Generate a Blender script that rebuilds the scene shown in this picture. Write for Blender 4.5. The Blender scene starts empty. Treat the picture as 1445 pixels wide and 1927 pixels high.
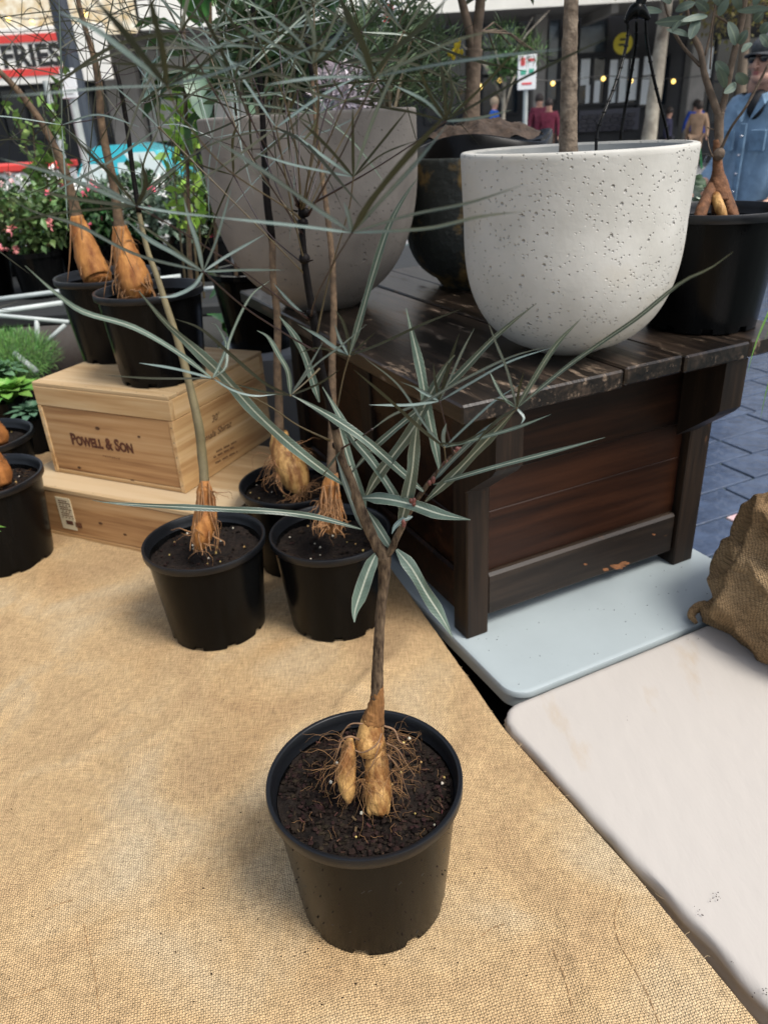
import bpy, math, random
import numpy as np
from mathutils import Matrix, Vector, noise
from math import sin, cos, pi, radians, sqrt, atan2
random.seed(7)
SC = bpy.context.scene
COL = SC.collection

# ------------------------------------------------------------ camera
F_PX, PITCH, ROLL = 1432.1, radians(27.078), radians(-3.310)
EYE = np.array([0, 0, .952])
FW = np.array([0, cos(PITCH), -sin(PITCH)])
_r0 = np.array([1., 0, 0]); _u0 = np.cross(_r0, FW)
RT = cos(ROLL) * _r0 + sin(ROLL) * _u0
UP = -sin(ROLL) * _r0 + cos(ROLL) * _u0
cd = bpy.data.cameras.new('camera'); cam = bpy.data.objects.new('camera', cd); COL.objects.link(cam)
cd.sensor_fit = 'VERTICAL'; cd.sensor_height = 36; cd.sensor_width = 27; cd.lens = 36 * F_PX / 1927
cd.clip_start = .02; cd.clip_end = 500
M = Matrix.Identity(4)
for i in range(3):
    M[i][0], M[i][1], M[i][2], M[i][3] = RT[i], UP[i], -FW[i], EYE[i]
cam.matrix_world = M
cd.dof.use_dof = True; cd.dof.focus_distance = .86; cd.dof.aperture_fstop = 8.5
SC.camera = cam

# ------------------------------------------------------------ light
SUN_DIR = Vector((.50, -.38, .95)).normalized()
w = bpy.data.worlds.new('World'); SC.world = w; w.use_nodes = True
nt = w.node_tree; nt.nodes.clear()
sky = nt.nodes.new('ShaderNodeTexSky'); sky.sky_type = 'NISHITA'; sky.sun_disc = False
sky.sun_elevation = math.asin(SUN_DIR.z); sky.sun_rotation = atan2(SUN_DIR.x, SUN_DIR.y)
sky.air_density = 1.0; sky.dust_density = 3.0; sky.ozone_density = 1.0
hs = nt.nodes.new('ShaderNodeHueSaturation'); hs.inputs['Saturation'].default_value = .6
bg = nt.nodes.new('ShaderNodeBackground'); bg.inputs[1].default_value = .112
wo = nt.nodes.new('ShaderNodeOutputWorld')
nt.links.new(sky.outputs[0], hs.inputs['Color']); nt.links.new(hs.outputs[0], bg.inputs[0]); nt.links.new(bg.outputs[0], wo.inputs[0])
sd = bpy.data.lights.new('sun', 'SUN'); sd.energy = 1.75; sd.angle = radians(20); sd.color = (1, .955, .89)
so = bpy.data.objects.new('sun', sd); COL.objects.link(so)
so.rotation_euler = SUN_DIR.to_track_quat('Z', 'Y').to_euler(); so.location = (3, 0, 6)
SC.view_settings.view_transform = 'Standard'; SC.view_settings.look = 'None'
SC.view_settings.gamma = 1; SC.view_settings.use_curve_mapping = False; SC.view_settings.exposure = 1.0

# ------------------------------------------------------------ helpers
def ray(x, y): return FW + RT * (x - 722.5) / F_PX - UP * (y - 963.5) / F_PX
def px(x, y, Y): d = ray(x, y); return EYE + d * (Y / d[1])
def pz(x, y, z): d = ray(x, y); return EYE + d * ((z - EYE[2]) / d[2])
A25 = radians(25)
def uv(u, v, z=0.): return (u * cos(A25) - v * sin(A25), u * sin(A25) + v * cos(A25), z)

class MB:
    def __init__(s): s.v = []; s.f = []; s.mi = []; s.uvs = None; s.cur = 0
    def add(s, vs, fs):
        o = len(s.v); s.v += [tuple(map(float, p)) for p in vs]; s.f += [tuple(i + o for i in f) for f in fs]; s.mi += [s.cur] * len(fs)
        return s
    def box(s, c, d, T=None, bev=0.):
        hx, hy, hz = d[0] / 2, d[1] / 2, d[2] / 2
        if bev <= 0:
            vs = [(c[0] + a * hx, c[1] + b * hy, c[2] + e * hz) for a in (-1, 1) for b in (-1, 1) for e in (-1, 1)]
            fs = [(0, 1, 3, 2), (4, 6, 7, 5), (0, 4, 5, 1), (2, 3, 7, 6), (0, 2, 6, 4), (1, 5, 7, 3)]
        else:
            vs = []; idx = {}
            for a in (-1, 1):
                for b in (-1, 1):
                    for e in (-1, 1):
                        for k in range(3):
                            o = [bev] * 3; o[k] = 0
                            idx[(a, b, e, k)] = len(vs)
                            vs.append((c[0] + a * (hx - o[0]), c[1] + b * (hy - o[1]), c[2] + e * (hz - o[2])))
            fs = []
            for k in range(3):
                i, j = (k + 1) % 3, (k + 2) % 3
                for sg in (-1, 1):
                    q = []
                    for p1, p2 in ((-1, -1), (1, -1), (1, 1), (-1, 1)):
                        t = [0, 0, 0]; t[k] = sg; t[i] = p1; t[j] = p2; q.append(idx[(t[0], t[1], t[2], k)])
                    fs.append(tuple(q if sg > 0 else q[::-1]))
                for p1 in (-1, 1):
                    for p2 in (-1, 1):
                        t0 = [0, 0, 0]; t0[i] = p1; t0[j] = p2; t1 = t0[:]; t0[k] = -1; t1[k] = 1
                        q = (idx[(*t0, i)], idx[(*t1, i)], idx[(*t1, j)], idx[(*t0, j)])
                        fs.append(q if p1 * p2 < 0 else q[::-1])
            for a in (-1, 1):
                for b in (-1, 1):
                    for e in (-1, 1):
                        q = tuple(idx[(a, b, e, k)] for k in range(3)); fs.append(q if a * b * e > 0 else q[::-1])
        if T: vs = [T(*p) for p in vs]
        return s.add(vs, fs)
    def tube(s, pts, rs, n=8, cap=True, jit=0.):
        pts = [np.array(p, float) for p in pts]
        if not hasattr(rs, '__len__'): rs = [rs] * len(pts)
        vs = []; fs = []
        t0 = pts[1] - pts[0]; a = np.array([0, 0, 1.]) if abs(t0[2]) < .8 * np.linalg.norm(t0) else np.array([1., 0, 0])
        nrm = np.cross(t0, a); nrm /= np.linalg.norm(nrm) + 1e-12
        for i, p in enumerate(pts):
            t = pts[min(i + 1, len(pts) - 1)] - pts[max(i - 1, 0)]; t = t / (np.linalg.norm(t) + 1e-12)
            nrm = nrm - t * (nrm @ t); nrm /= np.linalg.norm(nrm) + 1e-12; b = np.cross(t, nrm)
            for k in range(n):
                an = 2 * pi * k / n; r = rs[i] * (1 + jit * (random.random() - .5))
                vs.append(p + r * (cos(an) * nrm + sin(an) * b))
        for i in range(len(pts) - 1):
            for k in range(n):
                fs.append((i * n + k, i * n + (k + 1) % n, (i + 1) * n + (k + 1) % n, (i + 1) * n + k))
        if cap: fs.append(tuple(range(n))[::-1]); fs.append(tuple((len(pts) - 1) * n + k for k in range(n)))
        return s.add(vs, fs)
    def lathe(s, prof, n=48, c=(0, 0, 0), fr=None, close=False, sx=1., sy=1.):
        vs = []; fs = []
        for i, (r, z) in enumerate(prof):
            for k in range(n):
                an = 2 * pi * k / n
                rr, zz = (r, z) if fr is None else fr(r, z, an, i)
                vs.append((c[0] + rr * cos(an) * sx, c[1] + rr * sin(an) * sy, c[2] + zz))
        for i in range(len(prof) - 1):
            for k in range(n):
                fs.append((i * n + k, i * n + (k + 1) % n, (i + 1) * n + (k + 1) % n, (i + 1) * n + k))
        if close: fs.append(tuple(range(n))[::-1]); fs.append(tuple((len(prof) - 1) * n + k for k in range(n)))
        return s.add(vs, fs)
    def ball(s, c, r, n=10, m=7, fn=None):
        rx, ry, rz = r if hasattr(r, '__len__') else (r, r, r)
        vs = []; fs = []
        for i in range(m + 1):
            th = pi * i / m
            for k in range(n):
                an = 2 * pi * k / n; d = Vector((sin(th) * cos(an), sin(th) * sin(an), cos(th))); q = fn(d) if fn else 1
                vs.append((c[0] + rx * d.x * q, c[1] + ry * d.y * q, c[2] + rz * d.z * q))
        for i in range(m):
            for k in range(n):
                fs.append((i * n + k, (i + 1) * n + k, (i + 1) * n + (k + 1) % n, i * n + (k + 1) % n))
        return s.add(vs, fs)
    def build(s, name, mats, root=None, parent=None, smooth=False, org=None, auto=None):
        o = np.array(root.location if root is not None else (0, 0, 0)) if org is None else np.array(org)
        me = bpy.data.meshes.new(name)
        me.from_pydata([tuple(np.array(p) - o) for p in s.v], [], s.f)
        for m in (mats if isinstance(mats, (list, tuple)) else [mats]): me.materials.append(m)
        if max(s.mi, default=0) > 0: me.polygons.foreach_set('material_index', s.mi)
        if s.uvs is not None:
            L = me.uv_layers.new(name='uv'); vi = np.zeros(len(me.loops), int); me.loops.foreach_get('vertex_index', vi)
            L.data.foreach_set('uv', np.array(s.uvs)[vi].astype(np.float32).ravel())
        me.validate()
        if smooth: me.polygons.foreach_set('use_smooth', [True] * len(me.polygons))
        if auto is not None:
            me.polygons.foreach_set('use_smooth', [True] * len(me.polygons)); me.set_sharp_from_angle(angle=radians(auto))
        me.update()
        ob = bpy.data.objects.new(name, me); COL.objects.link(ob)
        p = parent if parent is not None else root
        if p is not None: ob.parent = p
        return ob

def tag(o, label=None, cat=None, group=None, kind=None):
    for k, v in (('label', label), ('category', cat), ('group', group), ('kind', kind)):
        if v: o[k] = v
    return o
def thing(name, loc, label, cat, group=None):
    o = bpy.data.objects.new(name, None); COL.objects.link(o); o.location = tuple(map(float, loc)); o.empty_display_size = .05
    return tag(o, label, cat, group)
def inst(src, name, root, parent=None, loc=(0, 0, 0), rz=0, sc=1):
    o = bpy.data.objects.new(name, src.data if hasattr(src, 'data') else src); COL.objects.link(o)
    o.parent = parent or root; o.location = loc; o.rotation_euler = (0, 0, rz)
    o.scale = (sc,) * 3 if not hasattr(sc, '__len__') else sc
    return o
def spline(P, n=6):
    P = [np.array(p, float) for p in P]
    if len(P) < 3: return [P[0] + (P[-1] - P[0]) * i / n for i in range(n + 1)]
    Q = [2 * P[0] - P[1]] + P + [2 * P[-1] - P[-2]]; out = []
    for i in range(1, len(Q) - 2):
        a, b, c, d = Q[i - 1:i + 3]
        for k in range(n):
            t = k / n; out.append(.5 * ((2 * b) + (c - a) * t + (2 * a - 5 * b + 4 * c - d) * t * t + (3 * b - a - 3 * c + d) * t ** 3))
    out.append(P[-1]); return out

# ------------------------------------------------------------ materials
def mat(name, col, rough=.6, var=.0, vscale=8., bump=0., bscale=60., spec=.5, metal=0., col2=None, stretch=None, detail=5., island=0., coat=0., emit=None, trans=0., back=None, tint=None):
    m = bpy.data.materials.new(name); m.use_nodes = True; t = m.node_tree; N = t.nodes; L = t.links
    b = N['Principled BSDF']; b.inputs['Roughness'].default_value = rough; b.inputs['Metallic'].default_value = metal
    b.inputs['Specular IOR Level'].default_value = spec
    if coat: b.inputs['Coat Weight'].default_value = coat; b.inputs['Coat Roughness'].default_value = .15
    if emit: b.inputs['Emission Color'].default_value = (*emit[0], 1); b.inputs['Emission Strength'].default_value = emit[1]
    if trans: b.inputs['Transmission Weight'].default_value = trans
    tc = N.new('ShaderNodeTexCoord'); mp = N.new('ShaderNodeMapping'); L.new(tc.outputs['Object'], mp.inputs[0])
    if stretch: mp.inputs['Scale'].default_value = stretch[:3]
    if stretch and len(stretch) > 3: mp.inputs['Rotation'].default_value = (0, 0, stretch[3])
    c2 = col2 or tuple(x * (1 - var) for x in col)
    out = None
    if var or col2:
        nz = N.new('ShaderNodeTexNoise'); nz.inputs['Scale'].default_value = vscale; nz.inputs['Detail'].default_value = detail; nz.inputs['Roughness'].default_value = .6
        L.new(mp.outputs[0], nz.inputs['Vector'])
        cr = N.new('ShaderNodeValToRGB'); cr.color_ramp.elements[0].position = .35; cr.color_ramp.elements[1].position = .65
        cr.color_ramp.elements[0].color = (*c2, 1); cr.color_ramp.elements[1].color = (*col, 1)
        L.new(nz.outputs['Fac'], cr.inputs[0]); out = cr.outputs[0]
        rr = N.new('ShaderNodeMapRange'); rr.inputs['To Min'].default_value = min(1, rough * 1.2); rr.inputs['To Max'].default_value = rough * .8
        L.new(nz.outputs['Fac'], rr.inputs[0]); L.new(rr.outputs[0], b.inputs['Roughness'])
    if back:
        g = N.new('ShaderNodeNewGeometry'); mx = N.new('ShaderNodeMix'); mx.data_type = 'RGBA'
        L.new(g.outputs['Backfacing'], mx.inputs['Factor']); mx.inputs['B'].default_value = (*back, 1)
        if out: L.new(out, mx.inputs['A'])
        else: mx.inputs['A'].default_value = (*col, 1)
        out = mx.outputs['Result']
    if island:
        g = N.new('ShaderNodeNewGeometry'); h = N.new('ShaderNodeHueSaturation')
        r1 = N.new('ShaderNodeMapRange'); r1.inputs['To Min'].default_value = 1 - island; r1.inputs['To Max'].default_value = 1 + island
        L.new(g.outputs['Random Per Island'], r1.inputs[0]); L.new(r1.outputs[0], h.inputs['Value'])
        r2 = N.new('ShaderNodeMapRange'); r2.inputs['To Min'].default_value = .5 - island * .07; r2.inputs['To Max'].default_value = .5 + island * .05
        wn = N.new('ShaderNodeTexWhiteNoise'); wn.noise_dimensions = '1D'; L.new(g.outputs['Random Per Island'], wn.inputs['W'])
        L.new(wn.outputs['Value'], r2.inputs[0]); L.new(r2.outputs[0], h.inputs['Hue'])
        if out: L.new(out, h.inputs['Color'])
        else: h.inputs['Color'].default_value = (*col, 1)
        out = h.outputs[0]
    if out: L.new(out, b.inputs['Base Color'])
    else: b.inputs['Base Color'].default_value = (*col, 1)
    if bump:
        nb = N.new('ShaderNodeTexNoise'); nb.inputs['Scale'].default_value = bscale; nb.inputs['Detail'].default_value = 6
        L.new(mp.outputs[0], nb.inputs['Vector'])
        bp = N.new('ShaderNodeBump'); bp.inputs['Strength'].default_value = min(1, bump); bp.inputs['Distance'].default_value = .5 / bscale
        L.new(nb.outputs['Fac'], bp.inputs['Height']); L.new(bp.outputs[0], b.inputs['Normal'])
    return m
def nodes(m): t = m.node_tree; return t, t.nodes, t.links, t.nodes['Principled BSDF']

def hessian_mat(name, base, pale, dark, rot=0., per=.0030, stain=True, thr=1.):
    m = bpy.data.materials.new(name); m.use_nodes = True; t, N, L, b = nodes(m)
    b.inputs['Roughness'].default_value = .95; b.inputs['Specular IOR Level'].default_value = .15
    tc = N.new('ShaderNodeTexCoord')
    wp = N.new('ShaderNodeTexNoise'); wp.inputs['Scale'].default_value = 9; wp.inputs['Detail'].default_value = 3; L.new(tc.outputs['UV'], wp.inputs['Vector'])
    vm = N.new('ShaderNodeVectorMath'); vm.operation = 'MULTIPLY_ADD'; vm.inputs[1].default_value = (.022, .022, 0); L.new(wp.outputs['Color'], vm.inputs[0]); L.new(tc.outputs['UV'], vm.inputs[2])
    wq = N.new('ShaderNodeTexNoise'); wq.inputs['Scale'].default_value = 110; wq.inputs['Detail'].default_value = 2; L.new(tc.outputs['UV'], wq.inputs['Vector'])
    vm0 = vm; vm = N.new('ShaderNodeVectorMath'); vm.operation = 'MULTIPLY_ADD'; vm.inputs[1].default_value = (per * .9, per * .9, 0); L.new(wq.outputs['Color'], vm.inputs[0]); L.new(vm0.outputs[0], vm.inputs[2])
    mp = N.new('ShaderNodeMapping'); mp.inputs['Rotation'].default_value = (0, 0, rot); L.new(vm.outputs[0], mp.inputs[0])
    sx = N.new('ShaderNodeSeparateXYZ'); L.new(mp.outputs[0], sx.inputs[0])
    def mth(op, a, bb=None, c=None):
        n = N.new('ShaderNodeMath'); n.operation = op
        for i, x in enumerate((a, bb, c)):
            if x is None: continue
            if isinstance(x, (int, float)): n.inputs[i].default_value = x
            else: L.new(x, n.inputs[i])
        return n.outputs[0]
    k = 2 * pi / per
    wx = mth('SINE', mth('MULTIPLY', sx.outputs[0], k)); wy = mth('SINE', mth('MULTIPLY', sx.outputs[1], k))
    # over/under weave: warp visible where the half-frequency product is positive
    hx = mth('SINE', mth('MULTIPLY', sx.outputs[0], k / 2)); hy = mth('SINE', mth('MULTIPLY', sx.outputs[1], k / 2))
    ov = mth('MULTIPLY', hx, hy)
    ax = mth('ABSOLUTE', hx); ay = mth('ABSOLUTE', hy)
    hole = mth('MULTIPLY', ax, ay)            # 0 at gaps
    hgt = mth('ADD', mth('MULTIPLY', hole, .8), mth('MULTIPLY', ov, .5))
    n1 = N.new('ShaderNodeTexNoise'); n1.inputs['Scale'].default_value = 4.2; n1.inputs['Detail'].default_value = 7; n1.inputs['Distortion'].default_value = .6; L.new(tc.outputs['UV'], n1.inputs['Vector'])
    cr = N.new('ShaderNodeValToRGB'); e = cr.color_ramp.elements
    e[0].position = .34; e[0].color = (*dark, 1); e[1].position = .5; e[1].color = (*base, 1); x = e.new(.68); x.color = (*pale, 1)
    L.new(n1.outputs['Fac'], cr.inputs[0])
    n2 = N.new('ShaderNodeTexNoise'); n2.inputs['Scale'].default_value = 330; n2.inputs['Detail'].default_value = 2
    st = N.new('ShaderNodeMapping'); st.inputs['Scale'].default_value = (1, .12, 1); st.inputs['Rotation'].default_value = (0, 0, rot); L.new(tc.outputs['UV'], st.inputs[0]); L.new(st.outputs[0], n2.inputs['Vector'])
    n3 = N.new('ShaderNodeTexNoise'); n3.inputs['Scale'].default_value = 330; n3.inputs['Detail'].default_value = 2
    st3 = N.new('ShaderNodeMapping'); st3.inputs['Scale'].default_value = (.12, 1, 1); st3.inputs['Rotation'].default_value = (0, 0, rot); L.new(tc.outputs['UV'], st3.inputs[0]); L.new(st3.outputs[0], n3.inputs['Vector'])
    thread = mth('MULTIPLY_ADD', mth('ADD', n2.outputs['Fac'], n3.outputs['Fac']), 1.5, -.5)
    val = mth('ADD', mth('MULTIPLY', hole, .80), mth('MULTIPLY', thread, .62))
    val = mth('ADD', val, mth('MULTIPLY', ov, .10))
    val = mth('ADD', val, .05)
    hv = N.new('ShaderNodeHueSaturation'); L.new(cr.outputs[0], hv.inputs['Color']); L.new(val, hv.inputs['Value'])
    out = hv.outputs[0]
    n4 = N.new('ShaderNodeTexNoise'); n4.inputs['Scale'].default_value = 1.7; n4.inputs['Detail'].default_value = 5; n4.inputs['Distortion'].default_value = 1.2; L.new(tc.outputs['UV'], n4.inputs['Vector'])
    r4 = N.new('ShaderNodeMapRange'); r4.inputs['From Min'].default_value = .52; r4.inputs['From Max'].default_value = .66; r4.inputs['To Max'].default_value = .32; L.new(n4.outputs['Fac'], r4.inputs[0])
    mx = N.new('ShaderNodeMix'); mx.data_type = 'RGBA'; mx.blend_type = 'MULTIPLY'; L.new(r4.outputs[0], mx.inputs['Factor']); L.new(out, mx.inputs['A']); mx.inputs['B'].default_value = (.72, .55, .36, 1)
    L.new(mx.outputs['Result'], b.inputs['Base Color'])
    bp = N.new('ShaderNodeBump'); bp.inputs['Strength'].default_value = 1.; bp.inputs['Distance'].default_value = .0014 * thr
    L.new(hgt, bp.inputs['Height']); L.new(bp.outputs[0], b.inputs['Normal'])
    return m

def wood_mat(name, c1, c2, c3, scale=1., rough=.55, rot=0., axis=0, wear=None, bump=.25, knots=True, spec=.4, grainx=30.):
    m = bpy.data.materials.new(name); m.use_nodes = True; t, N, L, b = nodes(m)
    b.inputs['Roughness'].default_value = rough; b.inputs['Specular IOR Level'].default_value = spec
    tc = N.new('ShaderNodeTexCoord'); mr = N.new('ShaderNodeMapping'); mr.inputs['Rotation'].default_value = (0, 0, rot); L.new(tc.outputs['Object'], mr.inputs[0])
    mp = N.new('ShaderNodeMapping'); s = [grainx * scale] * 3; s[axis] = grainx / 20 * scale; mp.inputs['Scale'].default_value = s; L.new(mr.outputs[0], mp.inputs[0])
    oi = N.new('ShaderNodeObjectInfo'); off = N.new('ShaderNodeVectorMath'); off.operation = 'MULTIPLY_ADD'; off.inputs[1].default_value = (1, 1, 1)
    L.new(mp.outputs[0], off.inputs[0]); cb = N.new('ShaderNodeCombineXYZ'); ml = N.new('ShaderNodeMath'); ml.operation = 'MULTIPLY'; ml.inputs[1].default_value = 37.; L.new(oi.outputs['Random'], ml.inputs[0])
    for i in range(3): L.new(ml.outputs[0], cb.inputs[i])
    L.new(cb.outputs[0], off.inputs[2])
    n1 = N.new('ShaderNodeTexNoise'); n1.inputs['Scale'].default_value = .6; n1.inputs['Detail'].default_value = 8; n1.inputs['Roughness'].default_value = .62; n1.inputs['Distortion'].default_value = .5
    L.new(off.outputs[0], n1.inputs['Vector'])
    wv = N.new('ShaderNodeTexNoise'); wv.inputs['Scale'].default_value = 3.; wv.inputs['Detail'].default_value = 3; L.new(off.outputs[0], wv.inputs['Vector'])
    ad = N.new('ShaderNodeMath'); ad.operation = 'MULTIPLY_ADD'; ad.inputs[1].default_value = .35; L.new(wv.outputs['Fac'], ad.inputs[0])
    sb = N.new('ShaderNodeMath'); sb.operation = 'MULTIPLY'; sb.inputs[1].default_value = .7; L.new(n1.outputs['Fac'], sb.inputs[0]); L.new(sb.outputs[0], ad.inputs[2])
    cr = N.new('ShaderNodeValToRGB'); e = cr.color_ramp.elements
    e[0].position = .38; e[0].color = (*c1, 1); e[1].position = .52; e[1].color = (*c2, 1); x = e.new(.64); x.color = (*c3, 1)
    L.new(ad.outputs[0], cr.inputs[0]); out = cr.outputs[0]
    if wear:
        nw = N.new('ShaderNodeTexNoise'); nw.inputs['Scale'].default_value = wear[1]; nw.inputs['Detail'].default_value = 9; nw.inputs['Roughness'].default_value = .72
        mw = N.new('ShaderNodeMapping'); ws = [1, 1, 1]; ws[axis] = .22; mw.inputs['Scale'].default_value = ws; L.new(mr.outputs[0], mw.inputs[0]); L.new(mw.outputs[0], nw.inputs['Vector'])
        rr = N.new('ShaderNodeMapRange'); rr.inputs['From Min'].default_value = wear[2]; rr.inputs['From Max'].default_value = wear[2] + .12; L.new(nw.outputs['Fac'], rr.inputs[0])
        mx = N.new('ShaderNodeMix'); mx.data_type = 'RGBA'; L.new(rr.outputs[0], mx.inputs['Factor']); L.new(out, mx.inputs['A']); mx.inputs['B'].default_value = (*wear[0], 1); out = mx.outputs['Result']
        r2 = N.new('ShaderNodeMapRange'); r2.inputs['To Min'].default_value = rough; r2.inputs['To Max'].default_value = min(1, rough + .35); L.new(rr.outputs[0], r2.inputs[0]); L.new(r2.outputs[0], b.inputs['Roughness'])
    L.new(out, b.inputs['Base Color'])
    bp = N.new('ShaderNodeBump'); bp.inputs['Strength'].default_value = bump; bp.inputs['Distance'].default_value = .002; L.new(ad.outputs[0], bp.inputs['Height']); L.new(bp.outputs[0], b.inputs['Normal'])
    return m

def concrete_mat(name, c1, c2, pit=.5, pscale=70., rough=.8, stainc=None):
    m = bpy.data.materials.new(name); m.use_nodes = True; t, N, L, b = nodes(m)
    b.inputs['Roughness'].default_value = rough; b.inputs['Specular IOR Level'].default_value = .3
    tc = N.new('ShaderNodeTexCoord')
    n1 = N.new('ShaderNodeTexNoise'); n1.inputs['Scale'].default_value = 9; n1.inputs['Detail'].default_value = 8; L.new(tc.outputs['Object'], n1.inputs['Vector'])
    cr = N.new('ShaderNodeValToRGB'); e = cr.color_ramp.elements; e[0].position = .35; e[0].color = (*c2, 1); e[1].position = .62; e[1].color = (*c1, 1); L.new(n1.outputs['Fac'], cr.inputs[0]); out = cr.outputs[0]
    hs_ = None; darks = []
    for sc_, lo, hi, fr, strw in ((pscale * 1.0, .02, .22, .47, .9), (pscale * 2.4, .02, .34, .42, .55)):
        vo = N.new('ShaderNodeTexVoronoi'); vo.inputs['Scale'].default_value = sc_; vo.inputs['Randomness'].default_value = 1
        wpn = N.new('ShaderNodeTexNoise'); wpn.inputs['Scale'].default_value = sc_ * 1.2; L.new(tc.outputs['Object'], wpn.inputs['Vector'])
        va = N.new('ShaderNodeVectorMath'); va.operation = 'MULTIPLY_ADD'; va.inputs[1].default_value = (.22 / sc_,) * 3; L.new(wpn.outputs['Color'], va.inputs[0]); L.new(tc.outputs['Object'], va.inputs[2]); L.new(va.outputs[0], vo.inputs['Vector'])
        mr = N.new('ShaderNodeMapRange'); mr.interpolation_type = 'SMOOTHSTEP'; mr.inputs['From Min'].default_value = lo; mr.inputs['From Max'].default_value = hi; mr.inputs['To Min'].default_value = 1; mr.inputs['To Max'].default_value = 0; L.new(vo.outputs['Distance'], mr.inputs[0])
        # only some cells carry a pit, in drifts
        sp = N.new('ShaderNodeSeparateColor'); L.new(vo.outputs['Color'], sp.inputs[0])
        n2 = N.new('ShaderNodeTexNoise'); n2.inputs['Scale'].default_value = 14; n2.inputs['Detail'].default_value = 2; L.new(tc.outputs['Object'], n2.inputs['Vector'])
        a = N.new('ShaderNodeMath'); a.operation = 'MULTIPLY'; L.new(sp.outputs[0], a.inputs[0]); L.new(n2.outputs['Fac'], a.inputs[1])
        g = N.new('ShaderNodeMath'); g.operation = 'GREATER_THAN'; g.inputs[1].default_value = fr * (1 - pit * .55); L.new(a.outputs[0], g.inputs[0])
        p = N.new('ShaderNodeMath'); p.operation = 'MULTIPLY'; L.new(mr.outputs[0], p.inputs[0]); L.new(g.outputs[0], p.inputs[1])
        p2 = N.new('ShaderNodeMath'); p2.operation = 'MULTIPLY'; p2.inputs[1].default_value = strw; L.new(p.outputs[0], p2.inputs[0]); darks.append(p2.outputs[0])
    s = N.new('ShaderNodeMath'); s.operation = 'MAXIMUM'; L.new(darks[0], s.inputs[0]); L.new(darks[1], s.inputs[1])
    if stainc:
        n5 = N.new('ShaderNodeTexNoise'); n5.inputs['Scale'].default_value = 5; n5.inputs['Detail'].default_value = 6; L.new(tc.outputs['Object'], n5.inputs['Vector'])
        r5 = N.new('ShaderNodeMapRange'); r5.inputs['From Min'].default_value = .55; r5.inputs['From Max'].default_value = .72; r5.inputs['To Max'].default_value = stainc[1]; L.new(n5.outputs['Fac'], r5.inputs[0])
        mx = N.new('ShaderNodeMix'); mx.data_type = 'RGBA'; L.new(r5.outputs[0], mx.inputs['Factor']); L.new(out, mx.inputs['A']); mx.inputs['B'].default_value = (*stainc[0], 1); out = mx.outputs['Result']
    pm_ = N.new('ShaderNodeMapRange'); pm_.inputs['To Max'].default_value = .34; L.new(s.outputs[0], pm_.inputs[0]); mp_ = N.new('ShaderNodeMix'); mp_.data_type = 'RGBA'; L.new(pm_.outputs[0], mp_.inputs['Factor']); L.new(out, mp_.inputs['A']); mp_.inputs['B'].default_value = (*[x * .45 for x in c2], 1); L.new(mp_.outputs['Result'], b.inputs['Base Color'])
    n6 = N.new('ShaderNodeTexNoise'); n6.inputs['Scale'].default_value = 120; n6.inputs['Detail'].default_value = 5; L.new(tc.outputs['Object'], n6.inputs['Vector'])
    hh = N.new('ShaderNodeMath'); hh.operation = 'MULTIPLY_ADD'; hh.inputs[1].default_value = -1.; L.new(s.outputs[0], hh.inputs[0])
    h2 = N.new('ShaderNodeMath'); h2.operation = 'MULTIPLY'; h2.inputs[1].default_value = .12; L.new(n6.outputs['Fac'], h2.inputs[0]); L.new(h2.outputs[0], hh.inputs[2])
    bp = N.new('ShaderNodeBump'); bp.inputs['Strength'].default_value = 1.; bp.inputs['Distance'].default_value = .0045; L.new(hh.outputs[0], bp.inputs['Height']); L.new(bp.outputs[0], b.inputs['Normal'])
    return m

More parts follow.
